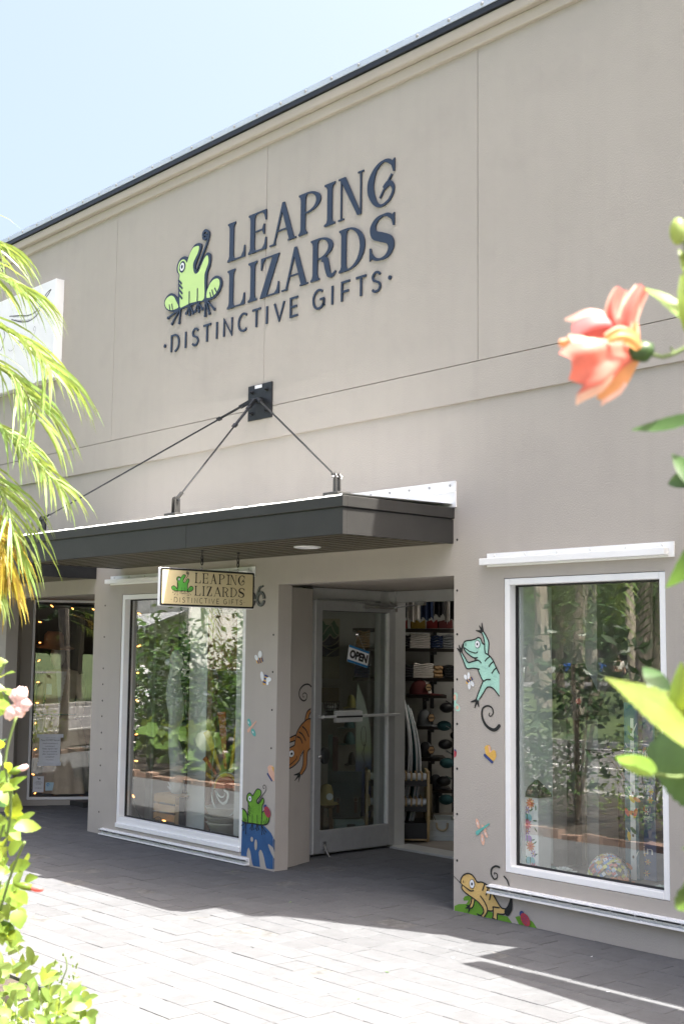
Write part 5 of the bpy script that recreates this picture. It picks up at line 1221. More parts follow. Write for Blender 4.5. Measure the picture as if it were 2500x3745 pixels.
poly = [(max(x, -W2*.39), z) if z > s[2]*.9 else (x, z) for x, z in poly]
m.prism([(x, 0, z) for x, z in poly], (0, .05, 0)); m.build('deck', gm, t, local=True)
BP = Plane(Vector(s[0]).xy-IY.xy*.002, IX.xy, -IY.xy); a = Art(BP, .002, 0); bq = lambda P: [BP.px(1120+x/4.517, 2650+y/4.517) for x, y in P]
a.stroke('drawing', bq([(930,30),(905,120),(902,220),(925,320),(955,350),(980,290),(985,180),(975,90),(955,25)]), .004, 0); a.stroke('drawing', bq([(955,280),(950,350),(945,780)]), .003, 0, False); a.stroke('drawing', bq([(978,325),(915,480),(980,650),(895,760)]), .004, 0, False)
a.out(t, {'drawing': BLK})
# backpack on cooler
s = slot(1200, 1324, 2823, 2998, 11.6); t = it('satchel', 'dark blue-grey roll-top satchel with two buckled straps, behind the door glass', 'bag', s); W2, H2 = s[1], s[2]
BAG = cloth('slate', (.045, .06, .07)); m = MB(); m.box(-W2*.42, W2*.46, .0, .16, 0, H2*.95); m.build('body', BAG, t, local=True, bevel=.02)
m = MB(); m.prism([(x*W2, -.012, z*H2) for x, z in ((-.5, 1), (.48, 1), (.48, .52), (.44, .46), (.2, .47), (-.3, .5), (-.42, .6), (-.5, .78))], (0, .012, 0)); m.build('flap', cloth('slate2', (.05, .065, .075)), t, local=True)
for x in (-.22, .30):
    m = MB(); m.box(W2*x-.012, W2*x+.012, -.02, -.013, H2*.14, H2*.44); m.build('strap', cloth('leather', (.06, .025, .02)), t, local=True)
    m = MB(); m.tube([(W2*x-.018, -.02, H2*.38), (W2*x+.018, -.02, H2*.38), (W2*x+.018, -.02, H2*.46), (W2*x-.018, -.02, H2*.46), (W2*x-.018, -.02, H2*.38)], .003, 6); m.build('buckle', CHROME, t, local=True)
s = slot(1212, 1340, 2998, 3062, 11.6); t = it('storage_box', 'pale green-grey box with a small dark label under the satchel', 'box', s); m = MB(); W2, H2 = s[1], s[2]
m.prism([(-W2*.46, 0, 0), (W2*.5, 0, 0), (W2*.42, 0, H2), (-W2*.44, 0, H2)], (0, .25, 0)); m.build('body', flat('box_green', (.16, .22, .22), .6), t, local=True, bevel=.006)
m = MB(); m.box(-.02, .055, -.004, -.001, H2*.35, H2*.72); m.build('label_plate', BLK, t, local=True)
# boards leaning, straw hat on stool, posters
for px0, px1, c_, lb, py0 in ((1196, 1213, (.06, .13, .12), 'green board leaning behind the satchel', 2690), (1213, 1233, (.10, .02, .03), 'maroon board leaning beside the green one', 2697)):
    s = slot(px0, px1, py0, 2990, 12.4); m = MB(); M = Matrix.Translation(s[0]) @ Matrix.Rotation(YAW, 4, 'Z'); m.box(-s[1]/2, s[1]/2, 0, .03, 0, s[2], M); tag(m.build('leaning_board', flat('lean_'+lb[:5], c_, .5), bevel=.004), lb, 'board')
s = slot(1165, 1216, 2946, 3064, 11.4); t = it('wooden_stool', 'brown wooden stool under the straw hat, behind the door', 'stool', s); W2, H2 = s[1], s[2]; WB = flat('brown_wood', (.13, .07, .035), .6, bump=.3)
m = MB(); m.lathe([(W2*.62, H2-.03), (W2*.62, H2)], (0, .08, 0), 16); m.build('seat', WB, t, local=True)
for x, y in ((-.4, -.0), (.4, 0), (-.35, .16), (.35, .16)): m = MB(); m.bar((x*W2, y, 0), (x*W2*.8, y*.9+.01, H2-.03), .03); m.build('leg', WB, t, local=True)
s = slot(1150, 1234, 2872, 2946, 11.3); t = it('straw_hat', 'wide straw hat with a round badge resting on the stool', 'hat', s); STR = flat('straw', (.34, .27, .12), .9, bump=1, bscale=220)
m = MB(); m.lathe([(s[1]*.58, .0), (s[1]*.5, .012), (s[1]*.33, .02), (s[1]*.30, s[2]*.6), (s[1]*.22, s[2]*.92), (.01, s[2])], (0, .1, 0), 24); m.build('hat_body', STR, t, local=True, smooth=True)
m = MB(); m.lathe([(.03, 0), (.03, .004)], (.03, .1-s[1]*.32, s[2]*.4), 16, Matrix.Rotation(PI/2, 4, 'X')); m.build('badge', WHT, t, local=True)
s = slot(1143, 1240, 2262, 2482, 13.9); t = it('wave_poster', 'cream poster with green and navy wave art behind the door glass', 'poster', s); m = MB(); m.box(-s[1]/2, s[1]/2, 0, .01, 0, s[2]); m.build('panel', flat('poster_cream', (.34, .32, .22), .7), t, local=True)
PP = Plane(Vector(s[0]).xy, IX.xy, -IY.xy); a = Art(PP, .002, 0); pq = lambda P: [PP.px(1120+x/4.697, 2150+y/4.697) for x, y in P]
a.fill('green_wave', pq([(115,800),(200,640),(290,560),(330,640),(400,640),(480,555),(500,610),(530,660),(560,675),(560,800),(480,860),(410,800),(330,900),(285,920),(115,900)]), 0)
a.fill('navy_wave', pq([(115,930),(285,925),(340,890),(405,815),(470,870),(560,820),(560,1170),(450,1185),(270,1180),(115,1175)]), 1)
for P in ([(285,930),(350,870),(405,800),(440,840),(490,870),(560,810)], [(280,985),(340,1000),(420,1000),(500,960),(560,900)], [(300,1000),(380,1050),(460,1060),(560,1020)], [(350,1175),(430,1110),(560,1030)], [(430,640),(470,740),(510,800),(560,810)], [(290,800),(350,700),(430,630)]): a.stroke('wave_line', pq(P), .012, 2)
a.out(t, {'green_wave': flat('poster_green', (.06, .14, .07), .7), 'navy_wave': flat('poster_navy', (.02, .02, .05), .7), 'wave_line': flat('poster_line', (.30, .30, .20), .7)})
s = slot(1170, 1238, 2516, 2570, 13.85); m = MB(); M = Matrix.Translation(s[0]) @ Matrix.Rotation(YAW, 4, 'Z'); m.box(-s[1]/2, s[1]/2, 0, .02, 0, s[2], M); tag(m.build('small_picture', flat('picture_tan', (.24, .19, .10), .8)), 'small tan picture below the wave poster', 'picture')
s = slot(1184, 1240, 2566, 2604, 13.5); t = it('wire_basket', 'black wire basket holding pale shells below the poster', 'basket', s); m = MB()
for i in range(7):
    x = -s[1]/2+s[1]*i/6; m.tube([(x, 0, s[2]), (x*.8, .02, 0)], .003, 5)
for z in (0, .33, .66, 1): m.tube([(-s[1]/2*(.8+.2*z), .01, z*s[2]), (s[1]/2*(.8+.2*z), .01, z*s[2])], .003, 5)
m.build('wires', BLK, t, local=True)
r = random.Random(4)
for i in range(6): m = MB(); m.ball((r.uniform(-.04, .04), .06, .025+r.uniform(0, .04)), .025, 8, 6); m.build('shell', WHT, t, local=True, smooth=True)
# white crate with rope handle and paddles
s = slot(1566, 1668, 3002, 3077, 11.9); t = it('white_crate', 'white slatted wooden crate with a rope handle by the doorway', 'crate', s); W2, H2 = s[1], s[2]
for i in range(3):
    m = MB(); z0 = (0, .24, .50)[i]*H2; z1 = (.235, .495, 1)[i]*H2; m.box(-W2/2, W2/2, 0, .012, z0+.001, z1-.001); m.build('plank', CRATE, t, local=True)
m = MB(); m.box(-W2/2, -W2/2+.012, .0125, .4, 0, H2); m.box(W2/2-.012, W2/2, .0125, .4, 0, H2); m.box(-W2/2+.012, W2/2-.012, .39, .4, 0, H2); m.box(-W2/2+.012, W2/2-.012, .013, .39, 0, .01); m.build('sides', CRATE, t, local=True)
m = MB(); m.tube(catmull([(-W2*.22, -.008, H2*.88), (-W2*.18, -.02, H2*.62), (-.0, -.025, H2*.52), (W2*.14, -.02, H2*.62), (W2*.18, -.008, H2*.88)], False, 5), .010, 8); m.build('rope_handle', ROPE, t, local=True, smooth=True)
for i, (x, lean, hh) in enumerate(((-.16, -.02, .42), (-.10, .0, .5), (-.05, .06, .46), (0, .1, .36))):
    m = MB(); P0 = s[0]+IX*x+IY*.2; m.bar(P0+Vector((0, 0, .05)), P0+IX*(lean*-1.4+.0)+Vector((0, 0, hh)), .045, .006); tag(m.build('palm_fan', flat('fan_brown', (.16, .13, .08), .8)), ('leftmost brown palm fan in the white crate, leaning left', 'tall upright palm fan, second from left in the white crate', 'brown palm fan leaning right in the white crate', 'shortest palm fan, at the right in the white crate')[i], 'fan', 'palm fans in the crate')
# tubes of light on the ceiling
m = MB(); p = at(1652, 2195, 14.2); M = Matrix.Translation(Vector((p.x, p.y, 2.84))) @ Matrix.Rotation(YAW, 4, 'Z')
for k in range(2):
    c = Vector((-8.2+k*1.6, 3.4+k*.9, 2.83)); t = thing('ceiling_light', 'long ceiling light panel %s' % ('deep in the shop', 'in the middle of the shop', 'near the right display window')[k], 'ceiling light', tuple(c), 0, 'ceiling light panels in the shop')
    m = MB(); m.box(c.x-.08, c.x+.08, c.y-.6, c.y+.6, 2.84, 2.88); m.build('housing', WHITE, t); m = MB(); m.box(c.x-.07, c.x+.07, c.y-.58, c.y+.58, 2.835, 2.8395); m.build('diffuser', mat('lamp_diffuser_%d' % k, (1, 1, 1), .5, emit=(1, .93, .82), estr=5.5), t)
# ================================================================ left display window
def ws_(px0, px1, py0, py1, y):
    pm = (py0+py1)/2; x0 = wl(px0, pm, y)[0]; x1 = wl(px1, pm, y)[0]; z1 = wl((px0+px1)/2, py0, y)[1]; z0 = wl((px0+px1)/2, py1, y)[1]
    return x0, x1, z0, z1
def wbox(name, label, cat, px0, px1, py0, py1, y, dep, m_, floor=None, bevel=0, group=None):
    x0, x1, z0, z1 = ws_(px0, px1, py0, py1, y); z0 = floor if floor is not None else z0
    m = MB(); m.box(x0, x1, y, y+dep, z0, z1); o = m.build(name, m_, bevel=bevel); return tag(o, label, cat, group), (x0, x1, z0, z1)
PALE = flat('pale_panel', (.46, .48, .46), .5); MIR = mat('smoked_mirror', (.5, .53, .52), .06, 1.0)
wbox('pale_screen', 'pale grey upright panel at the left of the wide window', 'panel', 492, 556, 2190, 2990, .55, .03, PALE, .07)
wbox('white_column', 'white column panel in the middle of the wide window', 'column', 690, 754, 2190, 3060, .45, .12, flat('column_white', (.58, .60, .58), .5), .07)
wbox('smoked_panel', 'narrow dark glass strip left of the white column', 'panel', 646, 682, 2190, 3040, .50, .02, flat('dark_glass', (.03, .04, .04), .08), .07)
wbox('brown_post', 'brown wooden post right of the white column', 'post', 756, 774, 2200, 3062, .42, .06, WB, .07)
m = MB(); m.box(-9.42, -8.72, .60, .63, .06, 2.6); o = m.build('pale_backdrop', PALE); tag(o, 'pale backdrop board behind the stained glass sun', 'backdrop')
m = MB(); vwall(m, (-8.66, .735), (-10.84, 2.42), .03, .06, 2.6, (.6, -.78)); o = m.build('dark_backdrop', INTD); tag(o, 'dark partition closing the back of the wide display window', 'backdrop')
# shutter-like wooden board
x0, x1, z0, z1 = ws_(760, 876, 2245, 2450, .35); t = thing('slatted_wood_board', 'reddish brown slatted board hanging high in the wide window', 'board', ((x0+x1)/2, .35, z0))
n = 8
for i in range(n):
    xa = x0+(x1-x0)*i/n; m = MB(); m.box(xa+.004, xa+(x1-x0)/n-.004, .345, .37, z0+.01, z1-.01); m.build('slat', flat('slat_red_%d' % i, (.13+.03*(i % 2), .035, .02), .5), t)
m = MB(); m.box(x0-.01, x1+.01, .371, .385, z0-.01, z1+.01); m.build('frame', WB, t)
# white sea horse sculpture
t = thing('seahorse_sculpture', 'tall slender white openwork sculpture in the wide window', 'sculpture', (-9.7, .3, .1)); sq = lambda px, py: Vector((wl(px, py, .3)[0], .3, wl(px, py, .3)[1]))
SCU = flat('plaster_white', (.42, .43, .40), .8, bump=1, bscale=150)
pts = [sq(*p) for p in ((642, 2445), (636, 2500), (640, 2560), (644, 2620), (634, 2680), (640, 2740), (652, 2790), (650, 2850), (644, 2900))]
m = MB(); m.tube(catmull([tuple(p) for p in pts], False, 4), [.02, .05, .045, .055, .05, .075, .06, .03, .012]*4+[.01], 10) if False else m.tube(catmull([tuple(p) for p in pts], False, 4), [.03+.03*math.sin(i*.19)**2+.02 for i in range(33)], 10)
m.build('body', SCU, t, smooth=True); m = MB(); m.ball(sq(645, 2420), (.09, .05, .11), 14, 9); m.build('head', SCU, t, smooth=True); m = MB(); m.ball(sq(617, 2422), (.05, .03, .035), 10, 7); m.build('snout', WHT, t, smooth=True)
# crate with shell ornament
x0, x1, z0, z1 = ws_(567, 645, 2940, 3045, .32); t = thing('display_crate', 'light wooden slatted crate at the foot of the wide window', 'crate', ((x0+x1)/2, .32, .07)); z0 = .07; z1 = .07+.33; CRW = flat('pine', (.40, .27, .13), .7, bump=.3)
for i in range(4): m = MB(); za = z0+(z1-z0)*i/4; m.box(x0, x1, .3, .32, za+.01, za+(z1-z0)/4-.012); m.build('slat', CRW, t)
m = MB(); m.box(x0-.0, x1, .32, .6, z1-.015, z1-.001); m.build('top', CRW, t); m = MB(); m.box(x0, x0+.03, .321, .345, z0, z1-.016); m.box(x1-.03, x1, .321, .345, z0, z1-.016); m.build('corner_post', CRW, t)
m = MB(); c = Vector(((x0+x1)/2, .4, z1+.09))
for k in range(9):
    a_ = PI*k/8; m.tube([c-Vector((0, 0, .07)), c+Vector((.1*math.cos(a_), 0, .02+.11*math.sin(a_)-.05))], [.016, .004], 6)
tag(m.build('shell_ornament', WHT), 'white fan-shaped coral ornament on the pine crate', 'ornament')
# stained glass sun and wave
t = thing('stained_glass_panel', 'stained glass panel with red and amber sun rays above a curling wave', 'stained glass', (-8.85, .25, .5)); SP = Plane((0, .25), (1, 0), (0, -1)); a = Art(SP, 0, .006); s2 = lambda P: [SP.px(400+x/3.0154, 2700+y/3.0154) for x, y in P]
GR, GA, GL, GWH = [mat('stained_'+n, c, .12) for n, c in (('red', (.25, .035, .012)), ('amber', (.34, .22, .02)), ('lead', (.22, .25, .23)), ('clear', (.42, .46, .42)))]
ctr = (1300, 560)
a.fill('lead', s2([(1165,560)]+[(1300+150*math.cos(t_), 560-190*math.sin(t_)) for t_ in [PI*(1-i/12) for i in range(13)]]+[(1450,560)]), 0)
a.fill('amber', s2([(1300+132*math.cos(PI*(1-i/12)), 555-170*math.sin(PI*(1-i/12))) for i in range(13)]), 6); a.fill('red', s2([(1300+112*math.cos(PI*(1-i/12)), 555-138*math.sin(PI*(1-i/12))) for i in range(13)]), 12)
for i, (an, l, c_) in enumerate(((168, 300, 'red'), (150, 430, 'amber'), (132, 600, 'red'), (114, 900, 'amber'), (95, 1100, 'red'), (77, 1050, 'amber'), (60, 800, 'red'), (44, 480, 'amber'), (26, 260, 'red'))):
    u = (math.cos(math.radians(an)), -math.sin(math.radians(an))*1.25); v = (-u[1]/1.25, u[0]*1.25)
    r0 = 175; f = lambda r_, w_: (1300+u[0]*r_+v[0]*w_*.75, 560+u[1]*r_+v[1]*w_*.75)
    quad = [f(r0, -14), f(l*.62, -.085*l*.62), f(l*.62, .085*l*.62), f(r0, 14)]
    quad = [(min(q[0], 1470), q[1]) for q in quad]; a.fill(c_, s2(quad), 0)
for P, w_ in (([(1130,600),(1150,720),(1200,800),(1260,850),(1340,850),(1400,780)], .022), ([(1170,580),(1200,660),(1250,720),(1300,690),(1310,610),(1270,570),(1290,530),(1350,530),(1400,590)], .025), ([(1190,590),(1220,640),(1260,650),(1280,610)], .015)): a.stroke('clear', s2(P), [.006, w_, w_*.8, .006], 0, True)
a.stroke('lead', s2([(1150,0),(1170,60),(1140,300),(1140,560),(1135,700),(1200,820)]), .008, 0)
a.out(t, {'lead': GL, 'amber': GA, 'red': GR, 'clear': GWH})
# stacked planters
t = thing('planter_stack', 'stack of cream ceramic planters at the right foot of the wide window', 'planter', (wl(825, 3060, .3)[0], .3, .07)); c = Vector((wl(823, 3050, .3)[0], .3, .07)); CER = flat('cream_ceramic', (.40, .39, .33), .35)
z = .0
for r0, r1, h in ((.13, .15, .05), (.10, .16, .13), (.15, .18, .05), (.14, .17, .08)):
    m = MB(); m.lathe([(r0, z), (r1, z+h*.9), (r1+.012, z+h), (r1-.01, z+h), (r0*.9, z+.02)], c, 26); m.build('planter', CER, t, smooth=True); z += h+.001
m = MB(); x0, x1, z0, z1 = ws_(858, 884, 2975, 3085, .2); m.prism([(x0, .2, .07), (x1, .2, .07), (x1, .2, z1), (x0+.1, .2, z1)], (0, .1, 0)); tag(m.build('patterned_bag', flat('bag_purple', (.10, .07, .13), .7)), 'dark purple patterned bag beside the planters', 'bag')
# string lights
def lights(name, label, pts3, n, closed=False, seedv=1):
    t = thing('string_lights', label, 'string lights', tuple(pts3[0])); m = MB(); m.tube(catmull([tuple(p) for p in pts3], False, 5), .004, 5); m.build('cable', flat('cable_green_'+str(seedv), (.03, .05, .04), .6), t)
    P = catmull([tuple(p) for p in pts3], False, 8); r = random.Random(seedv)
    tot = [0]
    for i in range(1, len(P)): tot.append(tot[-1]+(Vector(P[i])-Vector(P[i-1])).length)
    for k in range(n):
        d = tot[-1]*(k+.5)/n; i = max(j for j in range(len(tot)) if tot[j] <= d); c = Vector(P[i]); dr = Vector((r.uniform(.3, 1), r.uniform(-.2, .2), r.uniform(-.4, .3))).normalized()
        q = dr.to_track_quat('Z', 'Y').to_matrix().to_4x4()
        m = MB(); m.lathe([(.005, 0), (.005, .014), (.0075, .02), (.006, .034), (.0015, .044)], c, 8, q); m.build('bulb', BULB, t, smooth=True)
lp = [Vector((-10.40, .12, 2.16)), Vector((-10.39, .12, 1.7)), Vector((-10.40, .13, 1.2)), Vector((-10.38, .12, .7)), Vector((-10.39, .12, .35)), Vector((-10.3, .2, .14)), Vector((-10.15, .25, .2)), Vector((-9.95, .2, .12))]
lights('string_lights', 'string of warm bulbs down the left side of the wide display window', lp, 9, seedv=2)
fl3 = lambda a, z, o=-.12: FL.p3(a, z, o)
lights('string_lights', 'string of warm bulbs round the edges of the far left window', [fl3(.75, 2.19), fl3(.42, 2.2), fl3(.08, 2.2), fl3(.07, 1.8), fl3(.06, 1.2), fl3(.06, .6), fl3(.06, .14), fl3(.3, .13), fl3(.7, .13)], 14, seedv=3)
# ================================================================ far-left window: mannequin, notices, table
def fs(px0, px1, py0, py1, o):
    """slot on the plane parallel to the angled window, o metres behind it"""
    Pq = Plane((FL.P-FL.n*o).xy, FL.d.xy, FL.n.xy); pm = (py0+py1)/2; a0 = Pq.px(px0, pm)[0]; a1 = Pq.px(px1, pm)[0]; z1 = Pq.px((px0+px1)/2, py0)[1]; z0 = Pq.px((px0+px1)/2, py1)[1]; return Pq, a0, a1, z0, z1
t = thing('dressed_mannequin', 'mannequin in brown felt hat, tan blazer, beads and long pleated tulle skirt', 'mannequin', tuple(fl3(.45, .06, -.6)))
Pq = Plane((FL.P-FL.n*.30).xy, FL.d.xy, FL.n.xy); ang = math.atan2(FLd.y, FLd.x)
def mq(px, py): a_, z_ = Pq.px(px, py); return Pq.p3(a_, z_)
SK = flat('mannequin_skin', (.62, .58, .52), .6); TW = cloth('tweed', (.50, .40, .30)); TU = cloth('tulle', (.42, .35, .26)); HAT = cloth('felt', (.30, .17, .10))
Ms = lambda c: Matrix.Translation(c) @ Matrix.Rotation(ang, 4, 'Z')
c = mq(212, 2400); m = MB(); m.ball(c, (.085, .1, .13), 14, 10, Matrix.Rotation(ang, 4, 'Z')); m.tube([c-Vector((0, 0, .1)), c-Vector((0, 0, .24))], .045, 10); m.build('head', SK, t, smooth=True)
c = mq(195, 2352); m = MB(); m.lathe([(.24, 0), (.22, .012), (.12, .02), (.11, .14), (.08, .18), (.01, .17)], c-Vector((0, 0, .05)), 24, Matrix.Rotation(.12, 4, 'Y')); m.build('hat', HAT, t, smooth=True)
zt = mq(215, 2455).z; zb3 = mq(215, 2600).z; cc_ = mq(222, 2500)
m = MB(); m.lathe([(.13, zb3-.32), (.15, zb3), (.13, zb3+.12), (.17, zt-.06), (.15, zt), (.05, zt+.03)], (cc_.x, cc_.y, 0), 18, Matrix.Rotation(ang, 4, 'Z') @ Matrix.Diagonal((1.25, .75, 1, 1))); m.build('blazer', TW, t, smooth=True)
for sgn in (-1, 1):
    m = MB(); sh = Vector((cc_.x, cc_.y, zt-.04))+FL.d*sgn*.19; m.tube([sh, sh+FL.d*sgn*.05+Vector((0, 0, -.25)), sh+FL.d*sgn*.03+FL.n*.05+Vector((0, 0, -.48))], [.065, .055, .042], 10); m.build('sleeve', TW, t, smooth=True)
m = MB(); f0 = Vector((cc_.x, cc_.y, 0))+FL.n*.155
m.sheet([f0+FL.d*-.05+Vector((0, 0, zt)), f0+FL.d*.07+Vector((0, 0, zt)), f0+FL.d*.0+Vector((0, 0, zb3-.05))]); m.build('white_top', CW, t)
m = MB()
for k in range(22):
    a_ = PI*k/21; m.ball(f0+FL.n*.012+FL.d*(.05*math.cos(a_))+Vector((0, 0, zt-.36*math.sin(a_))), .007, 6, 4)
m.build('bead_necklace', flat('beads', (.35, .27, .15), .5), t); m = MB(); m.box(-.03, .03, -.003, .003, -.06, .06, Matrix.Translation(f0+FL.d*-.12+FL.n*.02+Vector((0, 0, zt-.2))) @ Matrix.Rotation(ang, 4, 'Z')); m.build('price_tag', PAPER, t)
def skirt(c, ztop, zbot, r0, r1, m_, name, par):
    m = MB(); n = 48; k = 8
    for i in range(k+1):
        u = i/k
        for j in range(n):
            q = 2*PI*j/n; rr_ = (r0+(r1-r0)*u**.8)*(1+.07*u*math.sin(q*12)+.04*u*math.sin(q*7+1)); m.v.append(Vector((c.x+rr_*math.cos(q), c.y+rr_*math.sin(q), ztop+(zbot-ztop)*u)))
    for i in range(k):
        for j in range(n):
            a_ = i*n+j; b2 = i*n+(j+1) % n; m.f.append((a_, b2, b2+n, a_+n)); m.m.append(0)
    return m.build(name, m_, par, smooth=True)
skirt(cc_+FL.d*.1, zb3-.1, .12, .13, .30, TU, 'skirt', t)
t2 = thing('tulle_dress_form', 'dark dress form with brown tulle skirt at the left of the far left window', 'mannequin', tuple(fl3(.12, .06, -.75))); c2_ = fl3(.17, 0, -.75); skirt(c2_, .95, .12, .1, .24, TU, 'skirt', t2); m = MB(); m.lathe([(.1, .95), (.12, 1.1), (.1, 1.2), (.14, 1.4), (.05, 1.5)], (c2_.x, c2_.y, 0), 14); m.build('torso', CB, t2, smooth=True)
t2 = thing('green_tulle_dress', 'pale green tulle skirt at the right of the far left window', 'mannequin', tuple(fl3(.85, .06, -.4))); c2_ = fl3(.85, 0, -.42); skirt(c2_, 1.1, .12, .1, .27, cloth('sage', (.16, .24, .18)), 'skirt', t2); m = MB(); m.lathe([(.1, 1.1), (.12, 1.2), (.13, 1.45), (.05, 1.55)], (c2_.x, c2_.y, 0), 14); m.build('torso', CG, t2, smooth=True)
t2 = thing('glass_table', 'round green-edged glass table in the far left window', 'table', tuple(fl3(.25, .06, -.4))); c2_ = fl3(.27, 0, -.36); m = MB(); m.lathe([(.26, .985), (.265, .992), (.26, 1.0)], (c2_.x, c2_.y, 0), 32); m.build('table_top', mat('green_glass', (.02, .10, .06), .05), t2); m = MB(); m.tube([(c2_.x, c2_.y, .06), (c2_.x, c2_.y, .984)], .02); m.lathe([(.15, .06), (.15, .075)], (c2_.x, c2_.y, 0), 20); m.build('pedestal', BLK, t2)
b = MB(); b.box(-13.6, -12.62, .9, 7, -.1, .055); b.build('window_floor', INTD, bld)
b = MB(); q0 = FL.p3(-.1, 0, -.14); q1 = FL.p3(1.06, 0, -.14); q2 = FL.p3(1.06, 0, -1.4); q3 = FL.p3(-.1, 0, -1.4)
vwall(b, q3.xy, q2.xy, .05, 0, HZ, FL.n.xy); vwall(b, q0.xy, q3.xy, .05, 0, HZ, (FL.d.x, FL.d.y)); b.build('window_partition', INTD, bld)
b = MB(); b.prism([q0, q1, q2, q3], (0, 0, .055)); b.build('window_platform', INTD, bld)
def notice(px0, px1, py0, py1, label, lines, mt, rodd=False, extra=None):
    Pn, a0, a1, z0, z1 = fs(px0, px1, py0, py1, .045); t = thing('window_notice', label, 'notice', tuple(Pn.p3((a0+a1)/2, z0)), group='notices stuck inside the far left window')
    a = Art(Pn, .0, .0015); a.fill('sheet', [(a0, z0), (a1, z0), (a1, z1), (a0, z1)], 0); a.out(t, {'sheet': mt}); m = MB()
    for tx, v, w_, h_ in lines: text_on(m, Pn, tx, (a0+a1)/2+(a1-a0)*.02, z0+(z1-z0)*v, (a1-a0)*w_, (z1-z0)*h_, .003)
    if lines: m.build('print', INK, t)
    if rodd:
        for zc, w_ in ((z1, 1.25), (z0, 1.12)): m = MB(); q = [Pn.p3((a0+a1)/2-(a1-a0)*w_/2, zc-.018, .003), Pn.p3((a0+a1)/2+(a1-a0)*w_/2, zc-.018, .003), Pn.p3((a0+a1)/2+(a1-a0)*w_/2, zc+.02, .003), Pn.p3((a0+a1)/2-(a1-a0)*w_/2, zc+.02, .003)]; m.prism(q, FL.n*.01); m.build('tape_strip', mt, t)
    if extra: extra(Pn, a0, a1, z0, z1, t)
notice(143, 220, 2692, 2795, 'white sign permit notice hanging between two plastic strips', [('Sign Permit', .94, .45, .055), ('Please DO NOT Remove', .85, .88, .06), ('Until inspection is', .73, .70, .06), ('completed.', .63, .45, .06), ('Keep signed copy', .54, .70, .065), ('for your records', .44, .64, .06), ('after inspection is', .35, .70, .06), ('completed.', .25, .45, .06), ('Any questions?', .15, .36, .035)], PAPER, True)
def dog(Pn, a0, a1, z0, z1, t):
    a = Art(Pn, .0035, 0); w_ = a1-a0; h_ = z1-z0; f = lambda x, y: (a0+w_*x, z0+h_*y)
    a.fill('dog_silhouette', [f(*p) for p in ((.42,.93),(.47,.91),(.50,.87),(.62,.87),(.72,.90),(.66,.85),(.66,.77),(.63,.77),(.61,.82),(.52,.82),(.50,.76),(.47,.76),(.47,.85),(.40,.88),(.38,.90))], 0); a.out(t, {'dog_silhouette': INK})
notice(120, 160, 2840, 2898, 'small white notice with a black dog, PLEASE NO FOOD OR DRINK IN STORE', [('PLEASE NO', .66, .50, .055), ('FOOD OR DRINK', .58, .72, .05), ('IN STORE', .50, .42, .05), ('DOG FRIENDLY!', .26, .66, .05)], PAPER, extra=dog)
def sw(Pn, a0, a1, z0, z1, t):
    a = Art(Pn, .0035, 0); a.stroke('blue_emblem', ell(a0+(a1-a0)*.32, z0+(z1-z0)*.72, .012, .014, 14, 0, 5.2, closed=False), .008, 0, False); a.out(t, {'blue_emblem': flat('emblem_blue', (.10, .30, .55), .6)})
notice(166, 196, 2862, 2892, 'small pale blue square sticker low in the far left window', [], flat('sticker_blue', (.42, .58, .66), .6), extra=sw)
# ================================================================ right display window
m = MB(); m.box(-5.668, -5.652, .095, .42, .335, 2.19); tag(m.build('white_side_panel', flat('side_white', (.62, .66, .64), .5)), 'white side panel at the left inside the right display window', 'panel')
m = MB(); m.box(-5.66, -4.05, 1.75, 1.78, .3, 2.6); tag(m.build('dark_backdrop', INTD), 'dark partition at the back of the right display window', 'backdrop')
o, _ = None, None
def art_post(px0, px1, py0, py1, y, label, base, bits, capd=True, floor=.31):
    x0, x1, z0, z1 = ws_(px0, px1, py0, py1, y); t = thing('painted_art_post', label, 'art post', ((x0+x1)/2, y, floor), group='painted wooden art posts in the right window'); w_ = x1-x0
    m = MB(); m.box(x0, x1, y, y+w_, floor, z1); m.build('post', base, t)
    if capd: m = MB(); m.lathe([(w_*.78, z1), (w_*.72, z1+.03), (.01, z1+.11)], ((x0+x1)/2, y+w_/2, 0), 4, Matrix.Rotation(PI/4, 4, 'Z')); m.build('post_cap', flat('post_cap', (.07, .075, .06), .8), t)
    Pp = Plane((0, y), (1, 0), (0, -1)); a = Art(Pp, .001, 0); bits(a, x0, x1, floor, z1); a.out(t, PC); return t
PC = {k: flat('paint_'+k+'_p', c, .5) for k, c in dict(red=(.50, .06, .05), orange=(.55, .17, .06), purple=(.28, .16, .42), blue=(.10, .22, .52), green=(.05, .14, .06), yellow=(.6, .42, .08), white=(.62, .64, .62), pinky=(.55, .18, .26), aqua=(.2, .45, .5), brown=(.12, .07, .04)).items()}
def flower(a, k1, k2, c, r, n=8):
    for i in range(n): t_ = 2*PI*i/n; a.fill(k1, ell(c[0]+math.cos(t_)*r*.6, c[1]+math.sin(t_)*r*.6, r*.42, r*.16, 8, rot=t_), 1)
    a.fill(k2, ell(c[0], c[1], r*.25, r*.25, 8), 2)
